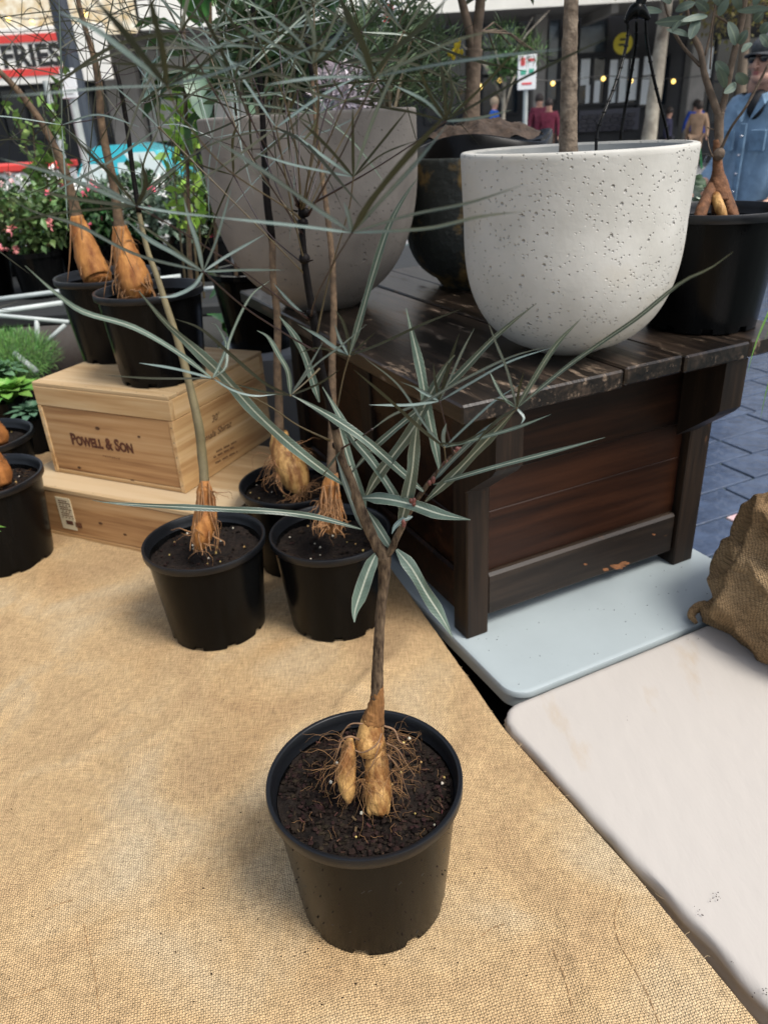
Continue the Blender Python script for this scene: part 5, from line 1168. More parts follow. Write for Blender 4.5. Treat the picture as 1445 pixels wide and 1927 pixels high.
for (x, y) in ((855, 848), (858, 855), (862, 846), (838, 872), (778, 945), (760, 985), (812, 905)):
    for k in range(3): lump(b, px(x + random.uniform(-5, 5), y + random.uniform(-5, 5), .682), (.0022, .0018, .003), k, 8, 6)
tag(b.build('bud_cluster', mat('red_brown_bud', (.12, .035, .025), .6, .5, 100), ft, smooth=True), kind='stuff')['kind'] = 'stuff'
def st_at(y):  # stem point at a picture height
    yy = [1052, 1020, 985, 940, 897, 868, 820, 770, 700, 655, 600, 545, 490, 440, 405, 378]; xs = [723, 708, 690, 672, 657, 645, 634, 622, 606, 597, 590, 581, 573, 569, 567, 567]
    return float(np.interp(y, yy[::-1], xs[::-1]))
SIMPLE = [
 ([(709, 1040), (694, 1072), (678, 1118), (668, 1150), (667, 1171)], 27, 'A', .712, .690),
 ([(746, 1034), (775, 1070), (803, 1118), (830, 1160), (851, 1199)], 25, 'A', .710, .675),
 ([(682, 937), (720, 938), (770, 948), (830, 968), (885, 978)], 23, 'A', .715, .655),
 ([(681, 996), (600, 974), (520, 963), (400, 957), (280, 951), (205, 946), (174, 941)], 12, 'A', .716, .66),
 ([(650, 914), (607, 884), (545, 835), (480, 775), (420, 708), (365, 655), (310, 605), (262, 548)], 22, 'A', .718, .62),
 ([(797, 925), (752, 885), (690, 830), (640, 795), (595, 768), (550, 744)], 17, 'A', .690, .70),
 ([(764, 972), (738, 925), (700, 868), (665, 826), (635, 775), (607, 728)], 17, 'A', .702, .70),
 ([(752, 990), (763, 950), (775, 890), (780, 840), (786, 786)], 25, 'A', .702, .66),
 ([(686, 940), (708, 900), (745, 850), (778, 805), (808, 745), (838, 690), (856, 668)], 22, 'A', .716, .64),
 ([(827, 884), (821, 850), (806, 780), (792, 700), (776, 630), (764, 580)], 19, 'A', .684, .69),
 ([(661, 890), (700, 846), (752, 800), (806, 756), (856, 712), (920, 645), (965, 605), (1009, 571)], 14, 'A', .718, .60),
 ([(601, 757), (592, 725), (575, 672), (553, 630), (526, 595)], 15, 'A', .722, .72),
 ([(585, 604), (560, 582), (540, 562), (515, 533)], 9, 'C', .724, .72),
 ([(688, 978), (676, 925), (655, 860), (640, 810), (622, 760)], 18, 'A', .719, .74),
 ([(681, 994), (664, 950), (648, 905), (633, 860)], 15, 'C', .718, .71),
 ([(736, 1033), (722, 1010), (706, 985), (690, 958)], 17, 'A', .712, .72),
 ([(776, 972), (758, 978), (744, 990), (737, 1005)], 15, 'C', .698, .69),
 ([(800, 944), (850, 897), (895, 850), (940, 803), (972, 768)], 19, 'A', .690, .62),
 ([(812, 908), (855, 862), (905, 815), (972, 766)], 15, 'C', .690, .63),
 ([(815, 912), (860, 899), (940, 876), (1040, 850), (1138, 823)], 9, 'A', .688, .60),
 ([(640, 850), (625, 870), (612, 888), (607, 900)], 5, 'B', .715, .70),
 ([(752, 1002), (762, 975), (766, 950)], 9, 'C', .705, .70),
]
for pts, w_, m_, Y0, Y1 in SIMPLE:
    leaf_px(ft, None, pts, Y0, Y1, w_, m_, roll=(lambda a: (a, a + random.uniform(-.5, .5)))(random.uniform(-.25, .25)), wav=.14)
A, B, C_ = 'A', 'B', 'C'
COMP = [
 # hub, Y, petiole back to stem, leaflets
 ((400, 712), .64, [(500, 760, .67), (560, 800, .70), (621, 829, .719)], [([(330, 660), (250, 615), (160, 588), (110, 555), (48, 500)], 11, A, .56), ([(330, 694), (262, 683)], 5, C_, .6), ([(290, 712), (198, 706)], 4, B, .58), ([(412, 690), (426, 650), (410, 615), (398, 608)], 7, A, .66), ([(425, 690), (432, 640), (470, 560), (508, 528)], 6, A, .70), ([(440, 735), (480, 745), (520, 742)], 4, C_, .66)]),
 ((547, 744), .68, [(580, 715, .70), (605, 690, .722)], [([(500, 722), (440, 672), (380, 620), (330, 600)], 10, B, .60), ([(542, 700), (526, 670), (505, 635), (484, 622)], 10, A, .66), ([(500, 738), (440, 722)], 4, B, .66), ([(590, 690), (640, 652), (690, 610)], 6, C_, .64), ([(600, 722), (640, 695)], 4, B, .66), ([(575, 700), (610, 640)], 4, C_, .66)]),
 ((972, 768), .62, [(915, 812, .65), (860, 856, .68)], [([(955, 700), (935, 650), (918, 606)], 9, C_, .60), ([(1005, 712), (1045, 650), (1092, 600)], 11, A, .58), ([(1060, 695), (1130, 645), (1200, 597), (1280, 532), (1335, 505), (1378, 474)], 9, A, .52), ([(985, 785), (980, 798)], 8, C_, .61), ([(945, 745), (920, 698)], 6, A, .62), ([(950, 755), (920, 748)], 4, B, .62), ([(930, 795), (890, 840)], 5, B, .63), ([(975, 740), (985, 700)], 5, B, .6)]),
 ((827, 755), .66, [(838, 800, .67), (852, 852, .68)], [([(836, 720), (850, 670), (864, 628)], 12, B, .64), ([(850, 705), (870, 660), (892, 618)], 5, C_, .62), ([(820, 725), (815, 684)], 5, B, .66), ([(770, 762), (695, 762)], 5, C_, .62), ([(795, 735), (752, 718)], 4, C_, .66), ([(890, 718), (960, 680), (1035, 655)], 5, C_, .62), ([(800, 742), (780, 730)], 6, C_, .65)]),
 ((700, 808), .69, [(670, 828, .70), (640, 846, .719)], [([(740, 780), (800, 755), (870, 715), (960, 672), (1038, 650)], 9, C_, .60)]),
 ((836, 842), .66, [(838, 862, .67), (838, 872, .683)], [([(790, 805), (730, 750), (665, 695)], 11, B, .60), ([(800, 800), (750, 725), (684, 672)], 5, C_, .66), ([(834, 820), (840, 796)], 11, C_, .65), ([(900, 825), (970, 805), (1036, 780)], 7, A, .60), ([(880, 800), (930, 755), (975, 725)], 5, C_, .62), ([(830, 835), (870, 832), (930, 800)], 4, B, .62)]),
 ((657, 670), .69, [(646, 710, .70), (636, 760, .71), (628, 800, .720)], [([(678, 600), (702, 515), (730, 430), (758, 375), (786, 335)], 15, A, .64), ([(655, 640), (645, 605), (630, 582)], 10, B, .68), ([(625, 650), (600, 632), (560, 610)], 10, C_, .68), ([(720, 645), (800, 608), (872, 580)], 5, B, .64), ([(690, 640), (706, 625)], 3, B, .68), ([(640, 640), (630, 610)], 8, C_, .68), ([(600, 655), (560, 665)], 5, B, .67)]),
 ((383, 511), .58, [(460, 578, .63), (540, 630, .68), (597, 663, .722)], [([(330, 478), (280, 450), (240, 416)], 13, C_, .54), ([(372, 460), (357, 415), (346, 374)], 12, C_, .56), ([(408, 450), (437, 350)], 7, C_, .56), ([(260, 480), (150, 425), (70, 400), (20, 375)], 10, C_, .50), ([(460, 508), (535, 508)], 8, C_, .60), ([(365, 538), (330, 556), (299, 560)], 11, C_, .57), ([(330, 470), (290, 440), (230, 400)], 8, B, .55), ([(430, 480), (500, 440)], 5, C_, .6)]),
 ((258, 388), .52, [(340, 435, .57), (450, 505, .64), (545, 575, .70), (583, 602, .723)], [([(215, 335), (165, 285), (118, 238)], 12, B, .46), ([(275, 345), (262, 290)], 12, B, .50), ([(190, 360), (100, 325), (0, 298)], 12, C_, .46), ([(200, 355), (170, 340), (143, 322)], 11, C_, .50), ([(180, 380), (110, 368), (50, 354)], 11, B, .46), ([(300, 340), (350, 305)], 5, C_, .50), ([(300, 310), (333, 240)], 3, B, .5), ([(120, 400), (-10, 424)], 4, B, .44), ([(330, 400), (420, 410)], 5, C_, .55)]),
 ((315, 161), .46, [(345, 222, .52), (430, 320, .62), (545, 395, .70), (567, 415, .725)], [([(270, 105), (225, 50), (165, -15)], 21, B, .38), ([(305, 90), (290, 30), (278, -20)], 21, B, .38), ([(240, 100), (180, 55), (112, 22)], 15, C_, .42), ([(200, 165), (90, 175), (0, 182)], 6, C_, .40), ([(400, 140), (490, 105)], 8, C_, .42), ([(370, 130), (440, 70)], 8, B, .44)]),
 ((440, 151), .60, [(480, 240, .64), (530, 320, .68), (563, 392, .725)], [([(410, 80), (365, 0)], 11, B, .55), ([(385, 140), (320, 125), (180, 118)], 10, B, .54), ([(520, 120), (620, 70)], 6, C_, .56), ([(452, 110), (455, 70)], 8, B, .60), ([(520, 140), (600, 170)], 5, B, .6), ([(400, 100), (330, 70)], 8, C_, .54)]),
 ((702, 145), .50, [(678, 210, .56), (640, 295, .64), (580, 405, .72)], [([(685, 90), (655, 30), (632, -20)], 22, B, .42), ([(740, 95), (800, 45), (850, -15)], 16, B, .42), ([(680, 110), (650, 82)], 12, C_, .47), ([(600, 146), (500, 160)], 8, C_, .44), ([(780, 110), (860, 75), (940, 55)], 9, C_, .44), ([(820, 122), (940, 105), (1060, 92)], 8, C_, .42)]),
 ((665, 333), .64, [(655, 400, .66), (620, 520, .70), (594, 640, .722)], [([(620, 280), (560, 222)], 10, B, .58), ([(664, 260), (664, 195)], 10, B, .60), ([(700, 230), (745, 130), (785, 85)], 11, C_, .54), ([(720, 265), (772, 200)], 7, B, .60), ([(610, 295), (558, 255)], 10, C_, .60), ([(560, 312), (480, 288)], 5, C_, .58), ([(720, 290), (790, 262)], 3, B, .60)]),
 ((662, 438), .50, [(625, 500, .58), (595, 560, .66), (585, 596, .723)], [([(700, 375), (770, 290), (850, 205)], 20, B, .42), ([(715, 380), (780, 310), (845, 230)], 12, C_, .44), ([(600, 395), (500, 325), (395, 255)], 13, C_, .44), ([(560, 425), (400, 408)], 9, C_, .44), ([(655, 405), (647, 380)], 14, C_, .48), ([(770, 405), (880, 382), (985, 348)], 9, C_, .42), ([(800, 430), (900, 408), (985, 398)], 11, C_, .42)]),
 ((838, 228), .56, [(790, 262, .60), (700, 320, .66), (590, 382, .725)], [([(810, 180), (795, 145), (785, 110)], 10, B, .54), ([(835, 160), (815, 55)], 10, B, .52), ([(850, 180), (842, 110)], 10, B, .54), ([(800, 190), (740, 160)], 8, C_, .55), ([(910, 160), (1000, 62)], 5, B, .50), ([(960, 160), (1080, 100), (1148, 70)], 5, B, .48), ([(900, 222), (962, 207)], 5, C_, .54), ([(790, 215), (730, 200)], 4, B, .56)]),
 ((650, 190), .62, [(620, 260, .66), (590, 330, .70), (570, 400, .725)], [([(615, 130), (600, 100)], 6, B, .6), ([(670, 150), (680, 110)], 6, B, .6), ([(590, 175), (500, 140)], 5, B, .58), ([(700, 190), (750, 188)], 4, B, .6), ([(710, 200), (790, 215)], 4, B, .6)]),
 ((590, 120), .60, [(600, 200, .64), (585, 300, .69), (569, 400, .725)], [([(570, 85), (530, 45), (470, 0)], 8, C_, .55), ([(590, 60), (560, -10)], 12, C_, .54), ([(545, 100), (470, 55), (430, 30)], 9, C_, .55), ([(640, 90), (720, 20)], 9, B, .55), ([(620, 60), (645, -10)], 8, C_, .55), ([(630, 75), (650, 42), (636, 22)], 12, C_, .57)]),
 ((495, 92), .60, [(540, 200, .64), (560, 300, .69), (567, 395, .725)], [([(450, 60), (405, -10)], 9, B, .55), ([(470, 30), (450, -20)], 6, C_, .55), ([(540, 50), (600, 0)], 6, B, .55), ([(440, 85), (360, 90), (280, 60)], 8, C_, .54), ([(560, 92), (640, 100)], 5, B, .56)]),
]
for hub, Y, pet, lfs in COMP: compound(ft, hub, Y, pet, lfs, pm=random.choice((m_petiole, m_petdark)))
sx = lambda y: px(st_at(y), y, .724)
for k, (x, y, Y, by, n, L) in enumerate(((520, 240, .66, 500, 6, .12), (600, 215, .80, 440, 7, .12), (340, 60, .62, 440, 6, .12), (760, 60, .74, 420, 6, .12), (520, 30, .80, 400, 7, .13), (440, 330, .78, 500, 5, .10), (590, 10, .70, 400, 6, .12), (680, 60, .82, 420, 6, .11), (470, 215, .84, 460, 6, .12), (390, 90, .80, 430, 6, .13), (560, 170, .78, 405, 6, .13), (640, 120, .76, 400, 6, .13), (300, 240, .72, 520, 5, .12), (470, 130, .72, 400, 6, .14))):
    auto_compound(ft, (x, y), Y, sx(by), n, L, 2.3, m='CAB'[k % 3], seed=40 + k, pm=m_petdark if k % 3 else m_petiole, pw=.0007)
# roots
starts = [px(x, y, Y) for x, y, Y in ((735, 1385, .70), (672, 1400, .70), (690, 1410, .695), (720, 1420, .69), (655, 1400, .69), (737, 1450, .68), (683, 1470, .68), (727, 1400, .70), (640, 1440, .68), (668, 1440, .68), (735, 1480, .68))]
hair_roots(FP, starts, .186, 130, .075, rad=.00045, seed=3, root=ft)
b = MB()
for P in ([(676, 1392, .695, 4.5), (660, 1386, .69, 4), (645, 1392, .688, 3.2), (636, 1412, .684, 2.4), (628, 1440, .682, 1.4)], [(722, 1366, .70, 4.5), (742, 1374, .70, 3.6), (752, 1396, .69, 2.6), (770, 1402, .69, 1.6)], [(668, 1412, .68, 2.6), (682, 1416, .676, 3), (700, 1408, .676, 3.2), (712, 1396, .68, 3), (718, 1380, .69, 2.6)], [(683, 1362, .70, 3.6), (662, 1362, .70, 3), (648, 1374, .70, 2.2), (636, 1404, .70, 1.3)], [(726, 1398, .695, 3.6), (748, 1410, .69, 2.8), (764, 1436, .69, 2), (782, 1462, .69, 1.2)], [(729, 1420, .68, 3), (750, 1446, .68, 2.2), (762, 1480, .68, 1.6), (770, 1500, .68, 1)], [(716, 1398, .682, 2.6), (700, 1440, .672, 2), (688, 1460, .675, 1.4)]):
    ptube(b, P, 6, 6, jit=.2)
b.build('thick_roots', mat('pale_root', (.24, .135, .07), .7, .5, 90), ft, smooth=True)

# ------------------------------------------------------------ plants behind, same kind
m_tanroot = mat('tangled_tan_root', (.30, .15, .06), .8, .5, 70)
def tree2(name, c, label, sc, seed, caud, stem, hubs, soil=.178, roots=60, sm=None, cm=None, rr=.07, rootlen=.5, szc=None, crumbs=160, droop_roots=0, dark_above=-999):
    t = nursery_pot(name, c, label, sc, rz=seed, seed=seed, soil=soil, crumbs=crumbs, beads=14, group='potted bottle trees behind the front plant', szc=szc)
    b = MB(); ptube(b, caud, 20, 6, jit=.06)
    for i, v in enumerate(b.v):
        q = Vector(v); d = .0022 * noise.noise(q * 60) + .001 * noise.noise(q * 160); b.v[i] = (v[0] + d, v[1], v[2] + d * .5)
    b.build('caudex', cm or m_caudex, t, smooth=True)
    b = MB(); S = ptube(b, stem, 10, 5, jit=.08); b.build('stem', sm or m_tan, t, smooth=True)
    up = [q for q in stem if q[1] < dark_above]
    if len(up) > 2: b = MB(); ptube(b, [(x, y, Y - .002, w_ * 1.12) for x, y, Y, w_ in up], 10, 5, jit=.08); b.build('dark_upper_stem', m_darkstem, t, smooth=True)
    sz = c[2] + soil * (szc or sc)
    sts = [px(x + w_ * .4 * random.choice((-1, 1)), y, Y - .01) for x, y, Y, w_ in caud[1:]]
    hair_roots(c, sts, sz, roots, rr, rad=.0011, seed=seed, root=t, m=m_tanroot)
    if droop_roots:
        b = MB()
        for k in range(droop_roots):
            x, y, Y, w_ = caud[random.randrange(0, len(caud) - 1)]; s_ = random.uniform(-.55, .55); x0 = x + w_ * s_
            ye = caud[-1][1] + random.uniform(-14, 12); xe = x0 + random.uniform(-8, 8) + w_ * s_ * .5
            ptube(b, [(x0, y, Y - .02 + abs(s_) * .02, 3), (x0 + random.uniform(-5, 5), y + (ye - y) * .35, Y - .035, 2.6), (xe + random.uniform(-5, 5), y + (ye - y) * .7, Y - .04, 2.2), (xe, ye, Y - .045, 1.2)], 5, 4)
        tag(b.build('hanging_roots', m_tanroot, t, smooth=True), kind='stuff')
    for k, (x, y, Y, j, n, L, w_, m) in enumerate(hubs):
        auto_compound(t, (x, y), Y, S[min(len(S) - 1, int(j * (len(S) - 1)))], n + 1, L * .95, w_ * .42, m=m, seed=seed * 31 + k, pm=m_petdark, pw=.0008)
    return t
cA_ = (-.3716, 1.3753, 0); cB_ = (-.1128, 1.381, 0); cC_ = (-.2120, 1.6373, 0)
tree2('potted_bottle_tree', cA_, 'potted bottle tree with slender olive stem, left of two middle-row pots before the crates', 1., 7,
      [(386, 905, 1.36, 16), (386, 925, 1.355, 30), (388, 950, 1.35, 38), (386, 975, 1.34, 44), (382, 1000, 1.33, 42), (378, 1022, 1.325, 30), (374, 1034, 1.32, 14)],
      [(386, 925, 1.36, 20), (384, 890, 1.37, 18), (380, 850, 1.38, 18), (375, 805, 1.38, 17), (362, 745, 1.39, 15), (346, 680, 1.40, 14), (330, 625, 1.41, 13), (312, 570, 1.42, 12), (296, 520, 1.43, 11), (278, 470, 1.44, 10), (262, 400, 1.45, 9), (250, 320, 1.46, 8), (240, 240, 1.47, 8), (226, 160, 1.47, 7), (215, 120, 1.48, 5)],
      [(117, 235, 1.3, .9, 6, .20, 6, 'C'), (182, 157, 1.35, 1., 7, .20, 5, 'B'), (167, 305, 1.35, .85, 6, .2, 5, 'B'), (300, 180, 1.5, .9, 6, .2, 5, 'C'), (160, 60, 1.4, 1., 7, .2, 5, 'B'), (330, 330, 1.5, .75, 6, .18, 5, 'B'), (262, 60, 1.5, 1., 6, .2, 5, 'B')], droop_roots=14, roots=26, cm=m_caudexo, dark_above=410, sm=mat('olive_stem_bark', (.17, .14, .07), .6, .3, 30, .3, 150))
tree2('potted_bottle_tree', cB_, 'potted bottle tree with root covered in hanging brown fibres, right pot of the middle row', 1., 8,
      [(624, 890, 1.36, 20), (622, 915, 1.355, 32), (622, 940, 1.35, 40), (624, 965, 1.34, 44), (626, 985, 1.335, 40), (626, 1002, 1.33, 26)],
      [(624, 900, 1.36, 20), (624, 850, 1.37, 16), (626, 760, 1.38, 15), (625, 680, 1.39, 14), (628, 600, 1.40, 13), (626, 500, 1.41, 12), (618, 420, 1.42, 11), (606, 330, 1.43, 9), (596, 250, 1.44, 8), (588, 150, 1.45, 8), (575, 60, 1.46, 7), (560, -20, 1.46, 6)],
      [(640, 60, 1.5, .85, 7, .2, 6, 'C'), (540, 100, 1.4, .9, 7, .2, 6, 'A'), (520, 180, 1.5, .8, 6, .2, 6, 'B'), (690, 110, 1.5, .8, 7, .2, 6, 'C'), (600, 20, 1.4, 1., 7, .2, 6, 'C'), (750, 110, 1.6, .8, 7, .2, 5, 'B')], droop_roots=48, roots=20, cm=m_caudexo, dark_above=160)
tree2('potted_bottle_tree', cC_, 'potted bottle tree with thick golden root, in the pot behind between crate and chest', 1., 9,
      [(526, 815, 1.63, 30), (530, 840, 1.63, 44), (540, 865, 1.62, 54), (552, 890, 1.61, 58), (562, 912, 1.60, 46), (568, 926, 1.60, 22)],
      [(526, 830, 1.63, 20), (525, 760, 1.64, 16), (522, 690, 1.64, 15), (522, 600, 1.65, 14), (514, 520, 1.65, 13), (512, 450, 1.66, 13), (503, 380, 1.66, 13), (497, 280, 1.67, 11), (492, 180, 1.68, 10), (482, 80, 1.68, 9), (474, -20, 1.68, 8)],
      [(420, 60, 1.6, .9, 7, .22, 6, 'C'), (540, 60, 1.7, .9, 7, .22, 6, 'B'), (430, 150, 1.6, .8, 7, .22, 6, 'C'), (340, 60, 1.6, .95, 7, .22, 6, 'B'), (400, 260, 1.5, .7, 6, .2, 6, 'C'), (560, 260, 1.6, .75, 6, .2, 6, 'C')], roots=110, rr=.085, dark_above=460)
tree2('potted_bottle_tree', (-.540, 1.910, .402), 'potted bottle tree with shaggy orange root, nearer pot on the branded crate', 1.045, 10,
      [(226, 425, 1.93, 26), (232, 455, 1.93, 38), (240, 485, 1.92, 48), (250, 515, 1.91, 58), (262, 545, 1.90, 56), (272, 560, 1.89, 30)],
      [(227, 440, 1.93, 24), (222, 400, 1.93, 18), (213, 340, 1.93, 16), (200, 280, 1.93, 15), (190, 220, 1.93, 14), (188, 170, 1.93, 14), (178, 110, 1.93, 12), (160, 50, 1.93, 10), (145, -10, 1.93, 9)],
      [(165, 15, 1.8, .95, 7, .25, 5, 'B'), (232, 25, 1.9, .95, 7, .25, 5, 'B'), (103, 90, 1.8, .8, 6, .22, 5, 'B'), (270, 130, 1.9, .7, 6, .25, 5, 'C'), (60, 110, 1.8, .8, 6, .25, 5, 'B')], cm=m_caudexo, droop_roots=20, roots=50)
tree2('potted_bottle_tree', (-.715, 2.163, .402), 'potted bottle tree with smooth red-orange cone root, farther pot on the branded crate', 1.12, 11,
      [(144, 405, 2.17, 24), (150, 430, 2.17, 34), (160, 460, 2.16, 42), (172, 495, 2.15, 52), (184, 522, 2.14, 52), (188, 532, 2.13, 36)],
      [(146, 415, 2.17, 24), (136, 370, 2.17, 18), (122, 320, 2.17, 16), (100, 270, 2.17, 14), (75, 225, 2.17, 13), (50, 190, 2.17, 12), (25, 160, 2.17, 11), (-10, 125, 2.17, 10)],
      [(40, 60, 2.1, .8, 7, .25, 5, 'B'), (20, 260, 2.0, .6, 6, .25, 5, 'B'), (90, 30, 2.1, .9, 6, .25, 5, 'B')], cm=m_caudexo, droop_roots=4, roots=16, szc=1.05)
tree2('potted_bottle_tree', (-.975, 1.728, 0), 'potted bottle tree at the left edge, nearer of the two pots beside the crates', 1.10, 12,
      [(-30, 840, 1.72, 40), (-18, 870, 1.71, 52), (-2, 895, 1.70, 50), (8, 915, 1.69, 30)],
      [(-30, 850, 1.72, 22), (-50, 740, 1.74, 18), (-70, 600, 1.76, 14), (-90, 400, 1.78, 10)], [(-60, 420, 1.7, .95, 6, .2, 5, 'B')], cm=m_caudex2, crumbs=420)
tree2('potted_bottle_tree', (-1.108, 2.005, 0), 'potted bottle tree at the left edge, farther of the two pots beside the crates', 1.12, 13,
      [(-30, 780, 2.0, 30), (-18, 805, 2.0, 44), (-4, 825, 1.99, 44), (4, 838, 1.98, 22)],
      [(-30, 790, 2.0, 20), (-55, 700, 2.0, 14), (-80, 560, 2.0, 10)], [(-70, 600, 2.0, .95, 5, .2, 5, 'B')], cm=m_caudex2, crumbs=200)

# ------------------------------------------------------------ big planters on the chest
def planter(name, c, R, H, k, h0, rb, label, m, inner, wall=.016, flare=.0, n=96, bulge=None):
    t = thing(name, c, label, 'planter')
    zs = []
    th = np.linspace(0, 1, 26)
    prof = [(.0001, 0), (rb * R * .9, 0)]
    for s in th:
        z = H * h0 * s; r = R * (1 - flare) * (1 - (1 - s) ** k) ** (1 / k)
        if r > rb * R: prof.append((r, z))
    for s in np.linspace(0, 1, 12)[1:]: prof.append((R * (1 - flare * (1 - s)), H * (h0 + (1 - h0) * s)))
    e = .004; prof[-1] = (R, H - e); prof += [(R - .002, H - .001), (R - .005, H), (R - wall + .003, H), (R - wall, H - e)]
    o = MB().lathe([(r, z) for r, z in prof], n, c=c).build('planter_wall', m, t, auto=45)
    MB().lathe([(R - wall, H - e), (R - wall - .006, H - .12), (R * .7, H - .16)], n, c=c).build('inner_wall', inner, t, auto=60)
    return t
WP = (.366, 1.438, .551)
wt = planter('white_planter', WP, .199, .347, 2.6, .66, .36, 'large pitted white concrete planter with a ringed tree trunk, on the plank top', m_conc, m_inner, flare=.03)
V, F = soil_mesh(.178, 3, .012)
MB().add([(x + WP[0], y + WP[1], z + WP[2] + .347 - .062) for x, y, z in V], F).build('soil', m_soil, wt, smooth=True)
b = MB(); cc = px(1205, 287, 1.47); lump(b, (cc[0], cc[1] + .03, WP[2] + .347 - .058), (.075, .05, .042), 3, 26, 14, .35); b.build('soil_heap', m_soil, wt, smooth=True)
b = MB(); P = [(1070, 330, 1.44, 38), (1069, 285, 1.44, 36), (1069, 240, 1.44, 33), (1070, 180, 1.44, 31), (1071, 100, 1.44, 29), (1073, 40, 1.44, 27), (1075, -30, 1.44, 26), (1078, -140, 1.44, 24), (1082, -300, 1.44, 20), (1090, -480, 1.44, 12)]
S = ptube(b, P, 22, 8, jit=.03)
for i, v in enumerate(b.v):
    q = Vector(v); rg = .0010 * max(0, sin(v[2] * 210 + 2 * noise.noise(q * 8)) - .86) * 7; dd = np.array(v[:2]) - np.array(S[min(len(S) - 1, i // 22)][:2]); dd /= np.linalg.norm(dd) + 1e-9
    d = .0012 * noise.noise(q * 70) + rg; b.v[i] = (v[0] + dd[0] * d, v[1] + dd[1] * d, v[2])
b.build('trunk', m_treebark, wt, smooth=True)
b = MB(); tp = S[-1]; random.seed(8)
for k in range(7):
    a = k * .95; e = tp + np.array((cos(a) * .22, sin(a) * .22, .12 + .05 * (k % 3))); s0 = S[-6 - k]; b.tube([s0, (s0 + e) / 2 + np.array((0, 0, .05)), e], [.006, .004, .0015], 6)
b.build('branches', m_treebark, wt, smooth=True)
b = MB(); cloud(b, (tp[0], tp[1], tp[2] + .15), (.30, .26, .2), 520, .07, .035, .7, clumps=12); b.build('crown', fmat('fig_leaves', (.04, .10, .025)), wt)

GP = (-.123, 1.970, .551)
gt = planter('grey_planter', GP, .249, .428, 2.4, .80, .42, 'large smooth grey concrete planter filled with shrubs at the back of the chest', m_gconc, m_inner, flare=.0)
V, F = soil_mesh(.228, 5, .012); MB().add([(x + GP[0], y + GP[1], z + GP[2] + .428 - .06) for x, y, z in V], F).build('soil', m_soil, gt, smooth=True)
# planting in it: broad leaves at the left, upright green shrub, fine grey-green foliage at the right
def bigleaf(b, base, d, L, W):
    d = np.array(d, float); d /= np.linalg.norm(d); s = np.cross(d, (0, 0, 1.)); s /= np.linalg.norm(s) + 1e-9; n = np.cross(s, d)
    V = []; N = 9
    for i in range(N + 1):
        t = i / N; w_ = W * sin(pi * t ** .8) ** .7 * (1 if t < .98 else .2) * .5 + .0005; q = base + d * L * t + n * L * (.18 * sin(pi * t) - .1 * t)
        for f in (-1, -.5, 0, .5, 1): V.append(q + s * w_ * f + n * abs(f) * w_ * .25 + n * .03 * W * sin(t * 20 + f))
    b.add(V, [(i * 5 + k, (i + 1) * 5 + k, (i + 1) * 5 + k + 1, i * 5 + k + 1) for i in range(N) for k in range(4)])
random.seed(31)
m_broad = mat('broad_green_leaf', (.075, .20, .045), .38, island=.35, spec=.5, back=(.17, .27, .18)); m_fine = fmat('grey_green_needles', (.13, .19, .10), .5)
ft_ = thing('broad_leaved_shrub', (-.36, 2.45, GP[2]), 'broad-leaved green shrub with pale undersides behind the grey planter', 'shrub')
b = MB(); bs = MB()
for k in range(5):
    x0 = px(330 + k * 45, 300, 2.5); b0 = np.array((x0[0], 2.45 + .06 * (k % 2), .55)); e = px(345 + k * 50, 30 - 30 * (k % 2), 2.45); bs.tube(spline([b0, (b0 + e) / 2, e], 5), .006, 6)
for (x, y, L, dx, dz) in ((350, 60, .16, -1, .2), (385, 45, .15, .2, .9), (420, 30, .15, 1, .5), (365, 100, .2, -1, -.2), (400, 95, .2, .9, -.1), (440, 75, .14, .8, .4), (385, 120, .2, .3, -.6), (355, 140, .18, -.8, -.5), (430, 120, .16, 1, -.4), (410, 170, .18, .5, -.3), (360, 185, .18, -.9, .1), (450, 40, .14, .2, 1), (340, 20, .16, -.6, .8), (400, 5, .16, .1, 1), (460, 15, .16, .5, .9), (390, 205, .16, -.3, -.7), (480, 60, .15, .9, .1), (500, 20, .15, -.2, 1), (540, 10, .13, .3, 1), (570, 30, .13, 1, .2), (600, 15, .12, .1, 1), (620, 30, .12, .7, .5), (520, 50, .13, -.8, .3), (555, 60, .13, .2, -.3), (640, 10, .12, .8, .6)):
    for _ in range(2): q = px(x + random.uniform(-12, 12), y + random.uniform(-10, 10), 2.45 + random.uniform(-.08, .08)); bigleaf(b, q, (dx + random.uniform(-.3, .3), random.uniform(-.8, .4), dz + random.uniform(-.3, .3)), L * random.uniform(.7, 1), L * .5)
bs.build('stem', m_tan, ft_); b.build('foliage', m_broad, ft_, smooth=True)
